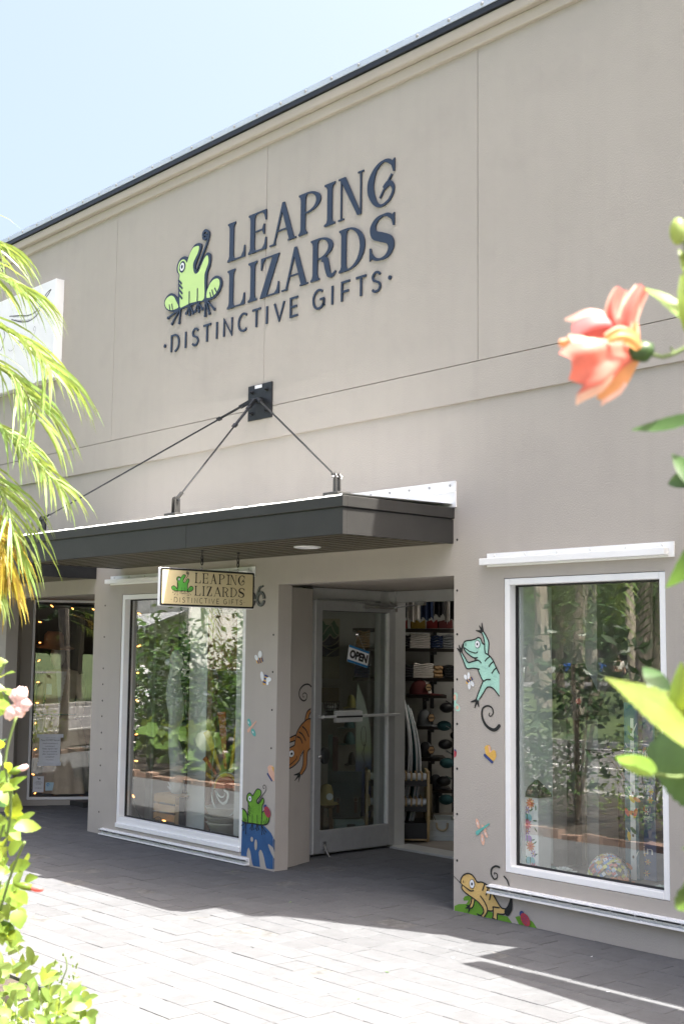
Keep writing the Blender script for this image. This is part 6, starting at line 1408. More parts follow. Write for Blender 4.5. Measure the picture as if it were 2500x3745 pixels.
def fbits(a, x0, x1, z0, z1):
    r = random.Random(9); w_ = x1-x0; z = z0+.03; i = 0
    while z < z1-.02:
        c = (x0+w_*r.choice((.3, .7, .5)), z); k = i % 6
        if k in (0, 3): flower(a, 'orange' if k else 'pinky', 'red', c, w_*.28, 10)
        elif k in (1, 4):
            for s_ in (-1, 1): a.fill('aqua' if k == 1 else 'purple', ell(c[0]+s_*w_*.14, c[1], w_*.15, w_*.19, 12, rot=s_*.5), 1)
            a.stroke('green', [(c[0], c[1]-w_*.15), (c[0], c[1]+w_*.15)], .006, 2, False)
        else:
            flower(a, 'purple', 'yellow', c, w_*.2, 6)
        for s_ in range(2): q = (x0+w_*r.uniform(.12, .88), z+r.uniform(-.03, .03)); a.fill('green', ell(q[0], q[1], w_*.14, w_*.035, 8, rot=r.uniform(0, 3)), 1)
        z += w_*.36; i += 1
art_post(1912, 1967, 2917, 3178, .14, 'white post painted with flowers and butterflies, at the left of the right window', flat('post_white', (.66, .68, .68), .4), fbits)
def bbits(a, x0, x1, z0, z1):
    w_ = x1-x0; xc = x0+w_*.6
    a.fill('white', [(xc-.022, z0), (xc+.022, z0), (xc+.016, z0+(z1-z0)*.6), (xc+.012, z1-.1), (xc-.012, z1-.1), (xc-.02, z0+(z1-z0)*.5)], 1)
    for k in range(7): z = z0+(z1-z0)*(.1+.12*k); a.stroke('white', [(xc, z), (x0+w_*(.1 if k % 2 else .95), z+.07)], [.014, .004], 1, False); a.fill('brown', ell(xc, z+.03, .008, .01, 8), 3)
    r = random.Random(2)
    for k in range(14): a.fill(r.choice(('red', 'orange', 'yellow', 'green')), ell(x0+w_*r.uniform(.1, .9), z0+(z1-z0)*r.uniform(.05, .95), .014, .03, 8, rot=r.uniform(0, 3)), 2)
art_post(2283, 2333, 2570, 3150, .45, 'teal-blue post painted with a white birch tree in the right window', flat('post_teal', (.03, .11, .15), .5), bbits, False)
def tbits(a, x0, x1, z0, z1):
    w_ = x1-x0; r = random.Random(6); m_ = a.mb('white')
    for k, tx in enumerate(('the', 'earth', 'laughs', 'in')): text_on(m_, a.pl, tx, (x0+x1)/2, z1-.28-k*.2, w_*.62, .05, .004)
    for k in range(12): flower(a, r.choice(('white', 'yellow', 'orange')), 'red', (x0+w_*r.uniform(.2, .8), z0+(z1-z0)*r.uniform(.02, .95)), .022, 6)
art_post(2338, 2395, 2600, 3150, .50, 'deep blue post with small flowers and cream writing in the right window', flat('post_blue', (.02, .07, .17), .5), tbits, False)
art_post(2440, 2475, 2640, 3200, .40, 'bright blue post with yellow leaves at the right edge of the window', flat('post_blue2', (.02, .12, .34), .5), lambda a, x0, x1, z0, z1: [a.fill('yellow', ell(x0+(x1-x0)*.4, z1-.1-.12*k, .02, .035, 8, rot=k), 1) for k in range(7)], False)
# birdhouse
x0, x1, z0, z1 = ws_(2022, 2106, 2508, 2632, .5); t = thing('birdhouse', 'weathered grey birdhouse with round hole and side wings on a post', 'birdhouse', ((x0+x1)/2, .5, .31)); GW = flat('weathered_wood', (.10, .095, .08), .9, bump=.5); w_ = x1-x0; xm = (x0+x1)/2
m = MB(); m.prism([(x0, .5, z0), (x1, .5, z0), (x1, .5, z1), (xm, .5, z1+.12), (x0, .5, z1)], (0, .2, 0)); m.build('house', GW, t)
for s_ in (-1, 1): m = MB(); m.bar((xm, .60, z1+.145), (xm+s_*w_*.85, .60, z1-.13), .26, .02, up=(0, 1, 0)) if False else m.prism([(xm, .46, z1+.15), (xm+s_*w_*.95, .46, z1-.17), (xm+s_*w_*.95, .46, z1-.20), (xm, .46, z1+.12)], (0, .28, 0)); m.build('roof_board', GW, t)
m = MB(); m.lathe([(.07, 0), (.07, .006)], (xm, .499, z0+.13), 20, Matrix.Rotation(PI/2, 4, 'X')); m.build('entrance_hole', BLK, t)
m = MB(); m.box(xm-.035, xm+.035, .56, .63, .31, z0-.0005); m.build('post', GW, t); m = MB(); m.ball((xm-w_*.8, .45, z1-.09), .02, 8, 6); m.ball((xm+w_*.8, .45, z1-.10), .02, 8, 6); m.build('red_bird', CR, t)
# round dark table with things on it
x0, x1, z0, z1 = ws_(2150, 2300, 2748, 2765, .7); cx_, cy_ = (x0+x1)/2, .85; t = thing('round_black_table', 'round black table with a glass cabinet in the right window', 'table', (cx_, cy_, .31)); m = MB(); m.lathe([(.24, z0), (.25, z1), (.02, z1)], (cx_, cy_, 0), 28); m.build('table_top', BLK, t); m = MB(); m.tube([(cx_, cy_, .31), (cx_, cy_, z0)], .03); m.build('leg', BLK, t)
for px0, px1, py0, m_, lb, n_ in ((2166, 2208, 2688, flat('mosaic_jar', (.16, .15, .17), .3, var=.6, vscale=60), 'dark speckled jar on the black table', 'patterned_jar'), (2214, 2262, 2712, flat('basket_grey', (.22, .22, .2), .8, bump=1), 'grey ribbed basket on the black table', 'ribbed_basket')):
    xa, xb, za, zb4 = ws_(px0, px1, py0, 2750, .78); m = MB(); r_ = (xb-xa)/2; m.lathe([(r_*.8, z1), (r_, z1+(zb4-za)*.3), (r_, zb4-.02), (r_*.6, zb4)], ((xa+xb)/2, .82, 0), 20); tag(m.build(n_, m_, smooth=True), lb, 'jar')
# mosaic sculpture and corals on the platform
r = random.Random(8); x0, x1, z0, z1 = ws_(2135, 2290, 3110, 3215, .28); t = thing('mosaic_turtle', 'mosaic turtle covered in coloured glass pieces on the window floor', 'sculpture', ((x0+x1)/2, .3, .31)); c = Vector(((x0+x1)/2, .32, .31))
m = MB(); m.ball(c, ((x1-x0)*.42, .12, .16), 18, 10); m.build('shell', flat('mosaic_grout', (.25, .24, .22), .6), t, smooth=True)
cols = [flat('tile_%d' % i, cc4, .15) for i, cc4 in enumerate(((.5, .55, .62), (.62, .45, .25), (.25, .33, .5), (.6, .58, .2), (.5, .2, .18), (.7, .7, .68)))]
for ci, cm in enumerate(cols):
    m = MB()
    for k in range(45):
        u, v = r.uniform(0, 2*PI), r.uniform(.1, 1.5); p = Vector(((x1-x0)*.425*math.cos(u)*math.cos(v), .125*math.sin(u)*math.cos(v), .165*math.sin(v))); q = c+p; n_ = Vector((p.x/.03, p.y/.0156, p.z/.027)).normalized(); a1_ = n_.orthogonal().normalized()*.012; a2_ = n_.cross(a1_)
        m.quad(q-a1_-a2_, q+a1_-a2_, q+a1_+a2_, q-a1_+a2_)
    o = m.build('glass_pieces', cm, t); o['kind'] = 'stuff'
def coral(px, py, r_, m_, label, y=.24, flat_=.5):
    x = wl(px, py, y)[0]; m = MB(); rr_ = random.Random(int(px)); c = Vector((x, y, .31))
    for k in range(60):
        t_ = rr_.uniform(0, 2*PI); ph = rr_.uniform(.15, 1.4); d = Vector((math.cos(t_)*math.cos(ph), math.sin(t_)*math.cos(ph)*.7, math.sin(ph)*flat_)); m.tube([c+d*r_*.15, c+d*r_*rr_.uniform(.75, 1.05)], [.012, .005], 5)
    tag(m.build('coral', m_), label, 'coral', 'corals on the window floor')
coral(2064, 3190, .10, flat('coral_white', (.62, .63, .60), .8), 'spiky white coral near the floral post'); coral(2275, 3235, .12, flat('coral_orange', (.50, .22, .12), .8), 'orange coral in front of the mosaic turtle', .18); coral(2425, 3245, .10, flat('coral_pale', (.5, .58, .55), .8), 'pale coral in the right corner of the window', .2)
coral(2010, 3170, .07, flat('coral_green', (.25, .33, .30), .8), 'small grey-green coral beside the white one', .3)
b = MB(); b.box(-5.66, -4.45, .116, .141, .30, .335); b.build('window_ledge', OFFW, bld)
# ================================================================ plants: builders
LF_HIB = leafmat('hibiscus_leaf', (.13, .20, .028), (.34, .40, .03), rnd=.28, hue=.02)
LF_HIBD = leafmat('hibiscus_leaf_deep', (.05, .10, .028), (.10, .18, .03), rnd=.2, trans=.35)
LF_SHR = leafmat('shrub_leaf', (.16, .24, .06), (.30, .38, .06), rnd=.35, hue=.02)
LF_PALM = leafmat('palm_leaflet', (.19, .27, .07), (.34, .42, .08), rnd=.5, hue=.03)
LF_PALMY = leafmat('palm_leaflet_yellow', (.34, .26, .04), (.5, .36, .05), rnd=.35, hue=.03)
LF_DARK = leafmat('dark_leaf', (.030, .065, .018), (.06, .12, .015), rnd=.35, trans=.25)
LF_MID = leafmat('mid_leaf', (.065, .135, .022), (.14, .22, .02), rnd=.35, trans=.35)
LF_YEL = leafmat('croton_leaf', (.26, .24, .03), (.4, .34, .03), rnd=.35, hue=.02)
LF_ROUND = leafmat('round_leaf', (.10, .17, .035), (.18, .24, .035), rnd=.3)
STEM = flat('green_stem', (.12, .17, .05), .6); BARK = flat('bark', (.15, .12, .09), .95, bump=1, bscale=40, var=.3, vscale=12); PALMB = flat('palm_bark', (.27, .235, .19), .95, bump=1, bscale=30, var=.3, vscale=10)
def leafgeo(m, P, T, w, nrm, fold=.25, droop=.12, serr=.0, n=7, curl=0.0, p=.75, corr=0.0, rd=.85):
    P = Vector(P); T = Vector(T); ax = T-P; Ln = ax.length; ax = ax.normalized(); nrm = Vector(nrm); nrm = (nrm-ax*nrm.dot(ax)).normalized(); sd = ax.cross(nrm)
    base = len(m.v); rows = []
    for i in range(n+1):
        t = i/n; ww = w/2*max(math.sin(PI*min(max(t, .0), 1)**p), .02)**rd
        if i in (0, n): ww = w*.015
        if serr: ww *= 1+serr*(1 if i % 2 else -1)
        c = P+ax*(Ln*t)+nrm*(droop*Ln*4*t*(1-t))-nrm*(curl*Ln*t*t)
        cz_ = corr*w*(1 if i % 2 else -1)*math.sin(PI*t)
        l = c+sd*ww+nrm*(fold*ww+cz_); r_ = c-sd*ww+nrm*(fold*ww+cz_)
        m.v += [l, c, r_]
    for i in range(n):
        a = base+3*i
        for q in ((a, a+1, a+4, a+3), (a+1, a+2, a+5, a+4)): m.f.append(q); m.m.append(m.cur)
def onemesh(fn):
    m = MB(); fn(m); return m
def part_leaf(par, P, T, w, nrm, mt, **k):
    m = MB(); leafgeo(m, P, T, w, nrm, **k); return m.build('leaf', mt, par, smooth=True)
# ================================================================ mirrored surroundings: everything the windows reflect
# brick edging of the bed
ed = thing('brick_edging', 'low edging of reddish bricks along the garden bed, reflected in the windows', 'edging', (-10, -3.16, 0)); r = random.Random(12)
bm_ = []
for k in range(4):
    m = MB(); m.box(-.10, .10, -.05, .05, -.05, .045+.012*k); bm_.append(m.mesh('brick', BRICK))
x = -17.5
while x < -6.5:
    o = bpy.data.objects.new('brick', r.choice(bm_)); C.objects.link(o); o.parent = ed; o.location = Vector((x, -3.165+r.uniform(-.012, .012), 0))-wmat(ed).translation; o.rotation_euler = (r.uniform(-.14, .14), r.uniform(-.07, .07), r.uniform(-.10, .10)); x += .228+r.uniform(-.006, .012)
def foliage_mesh(n, size, shape, seed, lw=.45, up=.3):
    r = random.Random(seed); m = MB(); cl = [Vector(shape(r)) for _ in range(max(6, n//45))]
    for _ in range(n):
        c0 = r.choice(cl); c = c0+Vector((r.gauss(0, 1), r.gauss(0, 1), r.gauss(0, 1)))*size*2.1
        d = Vector((r.gauss(0, 1), r.gauss(0, 1), r.gauss(0, .6)+up)).normalized(); s_ = size*r.uniform(.6, 1.3); sd = d.orthogonal().normalized(); sd.rotate(Quaternion(d, r.uniform(0, 6.28)))
        a = c; b_ = c+d*s_; q = c+d*s_*.5; nn = d.cross(sd)*s_*.06
        m.quad(a, q+sd*s_*lw/2+nn, b_, q-sd*s_*lw/2+nn)
    return m
def ell_shape(rx, ry, rz, cz, hollow=.55):
    def f(r):
        while 1:
            v = Vector((r.uniform(-1, 1), r.uniform(-1, 1), r.uniform(-1, 1)))
            if hollow < v.length < 1: return (v.x*rx, v.y*ry, cz+v.z*rz)
    return f
def stems_mesh(h, rad, seed, n=7, r0=.012):
    r = random.Random(seed); m = MB()
    for _ in range(n):
        a = r.uniform(0, 6.28); k = r.uniform(.3, 1)*rad; m.tube([(0, 0, 0), (math.cos(a)*k*.4, math.sin(a)*k*.4, h*.5), (math.cos(a)*k, math.sin(a)*k, h*r.uniform(.7, .95))], [r0, r0*.7, r0*.3], 5)
    return m
def shrub(label, loc, h, rad, n, size, mt, seed, name='shrub', cat='shrub', group=None):
    t = thing(name, label, cat, loc, 0, group); stems_mesh(h, rad, seed).build('stems', BARK, t, local=True)
    o = foliage_mesh(n, size, ell_shape(rad, rad, h*.45, h*.55), seed).build('foliage', mt, t, local=True); o['kind'] = 'stuff'; return t
for a_ in (('dense green shrub behind the round leaves, reflected in the wide window', (-14.2, -5.1, 0), 2.1, .95, 2600, .13, LF_MID, 1), ('dark bushy shrub reflected at the left of the wide window', (-16.4, -4.9, 0), 1.9, .9, 2200, .12, LF_DARK, 2),
           ('tall leafy bush reflected above the round leaves in the wide window', (-12.9, -5.5, 0), 2.0, .75, 2000, .12, LF_SHR, 17), ('dark bush at the left end of the reflected bed', (-18.2, -5.2, 0), 2.1, 1.0, 2000, .13, LF_MID, 18),
           ('golden croton bush reflected at the right of the wide window', (-12.2, -4.0, 0), 1.1, .42, 900, .07, LF_YEL, 3), ('green bush beside the golden croton in the bed', (-13.0, -4.5, 0), 1.2, .5, 900, .08, LF_SHR, 4),
           ('low viny green shrub in the bed, reflected low in the right window', (-8.8, -3.75, 0), .75, .55, 1100, .055, LF_MID, 5), ('bright leafy shrub at the bed edge, reflected at the right of the right window', (-7.3, -3.7, 0), .95, .5, 1300, .05, LF_SHR, 6),
           ('dark undergrowth shrub reflected behind the sapling in the right window', (-9.6, -4.8, 0), .9, .8, 1200, .08, LF_DARK, 7), ('broad dark shrub by the kerb, reflected in the right window', (-11.0, -5.6, 0), .85, .7, 900, .1, LF_DARK, 8), ('mid green shrub standing between the two windows in the bed', (-10.6, -4.2, 0), 1.0, .6, 1000, .08, LF_MID, 9)):
    shrub(*a_)
shrub('small dark-leaved magnolia sapling with a thin trunk, reflected in the middle of the right window', (-8.35, -3.95, 0), 2.15, .52, 10, .1, LF_DARK, 20, 'sapling', 'tree')
t = bpy.data.objects['sapling']; o = foliage_mesh(520, .15, ell_shape(.50, .50, .72, 1.42, .2), 21, .42).build('crown', LF_DARK, t, local=True); o['kind'] = 'stuff'; m = MB(); m.tube([(0, 0, 0), (.02, 0, .7), (-.01, .02, 1.5), (0, 0, 2.0)], [.03, .026, .018, .008], 7); m.build('trunk', BARK, t, local=True)
# round-leaved plant
r = random.Random(31)
for k, (cx_, cy_, n) in enumerate(((-15.0, -3.75, 20), (-14.2, -3.6, 20), (-13.35, -3.65, 18), (-12.6, -3.55, 12), (-15.8, -3.7, 14))):
    t = thing('round_leaved_plant', ['broad round-leaved plant, second from the left in the bed', 'broad round-leaved plant in the middle of its row', 'round-leaved plant right of the middle of its row', 'small round-leaved plant at the right end of the row', 'round-leaved plant at the left end of the row'][k], 'plant', (cx_, cy_, 0), group='round-leaved plants reflected in the wide window')
    for i in range(n):
        a = r.uniform(0, 6.28); d_ = r.uniform(.08, .42); hz = r.uniform(.3, .82)-d_*.35; c = Vector((math.cos(a)*d_, math.sin(a)*d_, hz)); R_ = r.uniform(.09, .16); nrm = Vector((math.cos(a)*.8+r.uniform(-.3, .3), math.sin(a)*.5+r.uniform(-.1, .7), .7)).normalized(); u = nrm.orthogonal().normalized(); v = nrm.cross(u)
        m = MB(); N_ = 14; m.v.append(c-nrm*.03)
        for j in range(N_): q = 2*PI*j/N_; m.v.append(c+(u*math.cos(q)+v*math.sin(q))*R_*(1+.05*math.sin(q*7)-(.5 if j == 0 else 0)) + nrm*(.018*(1 if j % 2 else -1)+.03*math.sin(q*2)))
        for j in range(N_): m.f.append((0, 1+j, 1+(j+1) % N_)); m.m.append(0)
        m.build('leaf', LF_ROUND, t, smooth=True, local=True)
    m = MB()
    for i in range(6): a = i; m.tube([(0, 0, 0), (math.cos(a)*.15, math.sin(a)*.15, .45)], [.012, .007], 5)
    m.build('stalks', STEM, t, local=True)
# palms
def frond_mesh(Ln, droop, nl, lw, ll, seed, ldroop=.5):
    """frond along +x from the origin, arching down"""
    r = random.Random(seed); m = MB(); N_ = 14; pts = [Vector((Ln*t*(1-.18*t*t), 0, Ln*(.45*t-droop*t*t))) for t in [i/N_ for i in range(N_+1)]]
    m.tube(pts, [.014*(1-.75*i/N_) for i in range(N_+1)], 5)
    for i in range(nl):
        t = .12+.88*i/(nl-1); f = t*N_; k = min(int(f), N_-1); p = pts[k].lerp(pts[k+1], f-k); tg = (pts[k+1]-pts[k]).normalized()
        for s_ in (-1, 1):
            l = ll*math.sin(PI*(.18+.72*t))**.6*r.uniform(.85, 1.1); d = (tg*.65+Vector((0, s_, 0))*.9+Vector((0, 0, .12+r.uniform(-.1, .1)))).normalized()
            side = d.cross(Vector((0, 0, 1))).normalized()*lw/2; q = p; prev = (p-side*.4, p+side*.4)
            for j in range(3):
                d2 = (d+Vector((0, 0, -ldroop*(j+.5)/1.6))).normalized(); q = q+d2*l/3; w2 = (1, .8, .06)[j]; cur = (q-side*w2, q+side*w2); m.quad(prev[0], prev[1], cur[1], cur[0]); prev = cur
    return m
FM = [frond_mesh(2.3, 1.0, 24, .035, .6, 3).mesh('frond', LF_MID), frond_mesh(2.3, 1.3, 22, .035, .6, 4).mesh('frond', LF_PALM), frond_mesh(2.2, .8, 22, .035, .6, 5).mesh('frond', LF_DARK)]
def palm(label, base, lean, h, rad, nf, sc_, seed):
    r = random.Random(seed); t = thing('palm_tree', label, 'palm tree', base, 0, 'palm trees across the road')
    N_ = 26; pts = [Vector((lean[0]*(i/N_)**1.6, lean[1]*(i/N_)**1.6, h*i/N_)) for i in range(N_+1)]
    m = MB(); m.tube(pts, [rad*(1.25-.3*i/N_+.06*(i % 2)) for i in range(N_+1)], 10); m.build('trunk', PALMB, t, local=True)
    for i in range(nf):
        o = bpy.data.objects.new('frond', FM[i % 3]); C.objects.link(o); o.parent = t; o.location = pts[-1]; o.rotation_euler = (0, r.uniform(-.35, .75), 2*PI*i/nf+r.uniform(-.2, .2)); o.scale = (sc_,)*3
def gnd(px, d_): p = mir(px, 2420, d_); return (p.x, p.y, 0)
palm('thick-trunked palm reflected at the left of the right window', gnd(1978, 42), (-.5, 0), 9, .2, 14, 1.2, 1); palm('slimmer palm standing just left of the thick palm', gnd(1960, 50), (.3, .2), 9.5, .15, 12, 1.1, 2)
palm('curved palm leaning left, reflected beside the pedestrian sign', gnd(2096, 36), (1.1, .4), 8.5, .16, 14, 1.2, 3); palm('thin straight palm reflected right of the curved palm', gnd(2166, 55), (.2, .1), 9, .12, 12, 1.1, 4)
palm('dark palm leaning right, reflected beside the walking man', gnd(2312, 44), (-1.4, -1.2), 6.2, .17, 16, 1.2, 5); palm('dark palm near the right frame of the right window', gnd(2385, 38), (.9, .5), 5.6, .16, 16, 1.2, 6); palm('rightmost dark palm in the right window reflection', gnd(2428, 40), (.3, .4), 6.5, .17, 15, 1.2, 7)
palm('near palm with hanging fronds, reflected at the top of the right window', gnd(2330, 24), (.4, .3), 4.6, .14, 18, 1.1, 8)
palm('palm reflected at the top right of the wide window', (-27, -13.9, 0), (.3, 0), 4.4, .14, 16, 1.1, 9); palm('palm with drooping skirt reflected at the top of the wide window', (-24, -16, 0), (-.3, 0), 5, .16, 16, 1.1, 10); palm('small palm in the bed reflected in the middle of the wide window', (-13.9, -5.6, 0), (0, .1), 1.5, .09, 14, .62, 11); palm('short palm in the bed, reflected below the slatted board', (-11.9, -4.9, 0), (0, .1), 1.15, .08, 13, .55, 12)
palm('palm on the verge reflected in the far left window', (3.0, -14.5, 0), (0, .1), 3.6, .14, 18, 1.0, 13); palm('second palm on the verge reflected in the far left window', (-2.4, -13.8, 0), (0, .1), 3.9, .14, 16, .95, 14)
# trees
TF = [foliage_mesh(2600, .34, ell_shape(3.2, 3.2, 2.4, 5.2, .3), 41, .5).mesh('crown', LF_DARK), foliage_mesh(2600, .34, ell_shape(3.4, 3.4, 2.6, 5.0, .3), 42, .5).mesh('crown', LF_MID)]
mt_ = MB(); mt_.tube([(0, 0, 0), (.1, 0, 2), (0, .2, 4.5)], [.28, .2, .1], 8)
for k in range(5): a = k*1.3; mt_.tube([(0, .05, 2.6+.2*k), (math.cos(a)*1.8, math.sin(a)*1.8, 4.6+.2*k)], [.1, .03], 6)
TR = mt_.mesh('trunk', BARK)
r = random.Random(50)
TL = ['far left', 'left of middle', 'middle', 'right of middle', 'right', 'far right']
spots = [(gnd(2230, 64), 'broad dark tree behind the walking man reflection'), (gnd(2330, 70), 'green tree behind the white SUV reflection'), (gnd(2420, 66), 'dark tree at the right end of the right window reflection'), (gnd(2150, 82), 'far tree left of the walking man reflection'), (gnd(2040, 120), 'distant tree between the two palm trunks'), (gnd(1930, 80), 'tree behind the thick palm reflection'),
         ((-45, -30, 0), 'tree reflected at the top left of the wide window'), ((-38, -24, 0), 'tree reflected left of the striped awning'), ((-58, -36, 0), 'far tree reflected behind the awning building'), ((-36, -38, 0), 'far green tree between the wide and right windows reflections'), ((-30, -20, 0), 'roadside tree opposite the shop'), ((8, -26, 0), 'tree behind the parking building, reflected far left'), ((14, -17, 0), 'tree beyond the right end of the street'),
         ((-70, -60, 0), 'large distant tree at the far end of the park'), ((-90, -90, 0), 'tallest distant tree in the park'), ((-60, -90, 0), 'distant tree on the right side of the park')]
for k, (p_, lb) in enumerate(spots):
    t = thing('tree', lb, 'tree', p_, 0, 'trees across the road'); s_ = r.uniform(.85, 1.25)*(1.6 if k > 12 else 1)
    for nm_, me_ in (('crown', TF[k % 2]), ('trunk', TR)): o = bpy.data.objects.new(nm_, me_); C.objects.link(o); o.parent = t; o.scale = (s_,)*3; o.rotation_euler = (0, 0, k*1.1)
# cars
TYRE = flat('tyre', (.02, .02, .02), .8); RIM = flat('rim', (.35, .36, .37), .3, metal=.8); CGL = mat('car_glass', (.02, .025, .03), .05); TAIL = flat('tail_light', (.4, .02, .02), .2); HEAD = flat('head_light', (.6, .62, .65), .1)
def car(label, loc, rot, col, suv=False, name='parked_car', group='cars parked across the way'):
    t = thing(name, label, 'car', loc, rot, group); H = 1.68 if suv else 1.42; Lc = 4.6; PTc = mat('car_paint', col, .25, .2, coat=.8)
    side = [(-2.3, .35), (-2.28, .75), (-2.2, .92), (-1.5, .98), (1.05, 1.0), (2.05, .86), (2.28, .68), (2.3, .35), (1.75, .28), (1.68, .55), (1.4, .68), (1.1, .55), (1.03, .25), (-1.03, .25), (-1.1, .55), (-1.4, .68), (-1.68, .55), (-1.75, .28)]
    m = MB(); m.prism([(x, -.88, z) for x, z in side], (0, 1.76, 0)); m.build('body', PTc, t, local=True, bevel=.05)
    cab = [(-2.1 if suv else -1.75, .95), (-1.95 if suv else -1.15, H), (.25, H), (1.15, .98)]
    m = MB(); m.prism([(x, -.72, z) for x, z in cab], (0, 1.44, 0)); m.build('cabin', PTc, t, local=True, bevel=.06)
    for s_ in (-1, 1):
        y = s_*.735; m = MB(); c = [(cab[0][0]+.2, 1.02), (cab[1][0]+.12, H-.1), (.2, H-.1), (.9, 1.02)]; m.prism([(x, y-.008, z) for x, z in c], (0, .016, 0)); m.build('side_window', CGL, t, local=True)
        for xw in (-1.4, 1.4): m = MB(); m.tube([(xw, s_*.72, .33), (xw, s_*.90, .33)], .33, 20); w_ = m.build('wheel', TYRE, t, local=True); m = MB(); m.tube([(xw, s_*.88, .33), (xw, s_*.915, .33)], .2, 16); m.build('rim', RIM, w_, local=True)
        m = MB(); m.box(2.2, 2.3, s_*.6-.18, s_*.6+.18, .6, .74); m.build('headlight', HEAD, t, local=True); m = MB(); m.box(-2.31, -2.22, s_*.65-.14, s_*.65+.14, .68, .86); m.build('tail_light', TAIL, t, local=True)
    for (xa, za), (xb, zb) in ((cab[2], cab[3]), (cab[0], cab[1])):
        m = MB(); k = .03 if xa == cab[2][0] else -.03; m.quad((xa+k, -.62, za-.06), (xa+k, .62, za-.06), (xb+k, .66, zb+(.06 if k > 0 else -.08)), (xb+k, -.66, zb+(.06 if k > 0 else -.08))); m.build('screen', CGL, t, local=True)
    return t
car('grey saloon parked at the kerb, reflected in the wide window', (-18.3, -7.6, 0), 0, (.22, .25, .27)); car('white car parked behind the grey saloon', (-23.6, -7.7, 0), 0, (.6, .6, .6)); car('silver car parked at the far kerb, reflected in the far left window', (-1.5, -12.2, 0), PI, (.32, .34, .36)); car('slate blue car by the pale building, reflected in the far left window', (5.2, -17.6, 0), .2, (.10, .14, .20))
def cp(px, d_): p = mir(px, 2450, d_); return (p.x, p.y, 0)
car('white SUV side-on on the far car park', cp(2325, 118), -YAW+PI, (.7, .7, .7), True, 'white_suv'); car('blue sports car on the far car park', cp(2150, 110), -YAW+.2, (.02, .10, .40)); car('white car behind the blue sports car', cp(2130, 122), -YAW+.4, (.65, .65, .65)); car('white car at the left end of the far car park', cp(1925, 100), -YAW, (.65, .66, .68)); car('black car beside the thick palm in the car park', cp(1950, 118), -YAW+.3, (.03, .03, .035))
# person walking away in a pale shirt
def skinned(name, verts, edges, mt, par):
    me = bpy.data.meshes.new(name); me.from_pydata([v[:3] for v in verts], edges, []); o = bpy.data.objects.new(name, me); C.objects.link(o); o.parent = par
    o.modifiers.new('skin', 'SKIN'); me.skin_vertices[0].data[0].use_root = True
    for i, v in enumerate(verts): rr_ = v[3] if isinstance(v[3], tuple) else (v[3], v[3]); me.skin_vertices[0].data[i].radius = rr_
    s_ = o.modifiers.new('sub', 'SUBSURF'); s_.levels = 1; s_.render_levels = 1; me.materials.append(mt); return o
pp = cp(2255, 62); per = thing('person', 'person in a pale grey T-shirt and dark shorts walking away on the grass', 'person', pp, -YAW)
SKN = flat('skin', (.40, .22, .15), .5); V = [(0, 0, .95, .13), (0, 0, 1.18, .13), (0, 0, 1.42, .15), (0, 0, 1.52, .055), (0, 0, 1.60, .085), (0, .01, 1.70, .09), (.19, 0, 1.42, .05), (.27, .0, 1.15, .042), (.25, .1, .92, .034), (.25, .13, .84, .03), (-.19, 0, 1.42, .05), (-.28, 0, 1.16, .042), (-.22, .14, 1.0, .034), (-.19, .18, .94, .03), (.1, 0, .9, .09), (.11, -.06, .5, .062), (.11, -.16, .1, .042), (.11, -.06, .03, .036), (-.1, 0, .9, .09), (-.1, .1, .5, .062), (-.1, .08, .1, .042), (-.1, .19, .03, .036)]
skinned('body', V, [(0, 1), (1, 2), (2, 3), (3, 4), (4, 5), (2, 6), (6, 7), (7, 8), (8, 9), (2, 10), (10, 11), (11, 12), (12, 13), (0, 14), (14, 15), (15, 16), (16, 17), (0, 18), (18, 19), (19, 20), (20, 21)], SKN, per)
skinned('shirt', [(0, 0, .95, .17), (0, 0, 1.2, .165), (0, 0, 1.43, .17), (.2, 0, 1.42, .075), (.26, 0, 1.2, .065), (-.2, 0, 1.42, .075), (-.26, 0, 1.2, .065)], [(0, 1), (1, 2), (2, 3), (3, 4), (2, 5), (5, 6)], CW, per)
skinned('shorts', [(0, 0, .93, .16), (.1, 0, .85, .11), (.11, -.04, .52, .085), (-.1, 0, .85, .11), (-.1, .08, .52, .085)], [(0, 1), (1, 2), (0, 3), (3, 4)], CB, per)
# signs
p_ = cp(2054, 85); t = thing('pedestrian_sign', 'yellow diamond pedestrian crossing sign on a post, reflected beside the palm', 'road sign', p_, -YAW+PI/2); m = MB(); m.tube([(0, 0, 0), (0, 0, 2.9)], .03, 8); m.build('post', ALU, t, local=True)
D4 = [(0, 2.58), (.40, 2.98), (0, 3.38), (-.40, 2.98)]
m = MB(); m.prism([(-.034, a, z) for a, z in D4], (-.006, 0, 0)); 
t.rotation_euler = (0, 0, -YAW); WM[t.name] = Matrix.Translation(p_) @ Matrix.Rotation(-YAW, 4, 'Z')
m = MB(); m.prism([(a, .035, z) for a, z in D4], (0, .006, 0)); m.build('sign_plate', flat('sign_yellow', (.75, .33, .01), .4), t, local=True)
m = MB(); m.ball((0, .045, 3.2), (.05, .006, .05), 10, 6); m.bar((0, .045, 3.13), (0, .045, 2.95), .09, .008); m.bar((.0, .045, 2.95), (.1, .045, 2.74), .045, .008); m.bar((0, .045, 2.95), (-.09, .045, 2.74), .045, .008); m.bar((0, .045, 3.1), (.13, .045, 2.97), .03, .008); m.build('walking_figure', BLK, t, local=True)
t = thing('pay_here_sign', 'grey PAY HERE parking sign with a big P, reflected in the far left window', 'sign', (-5.6, -6.35, 0), .6); m = MB(); m.tube([(0, 0, 0), (0, 0, 2.0)], .03); m.build('post', ALU, t, local=True); m = MB(); m.box(-.25, .25, -.03, -.01, 1.95, 2.6) ; 
m = MB(); m.box(-.25, .25, .031, .045, 1.95, 2.6); m.build('plate', flat('sign_grey', (.09, .08, .10), .5), t, local=True)
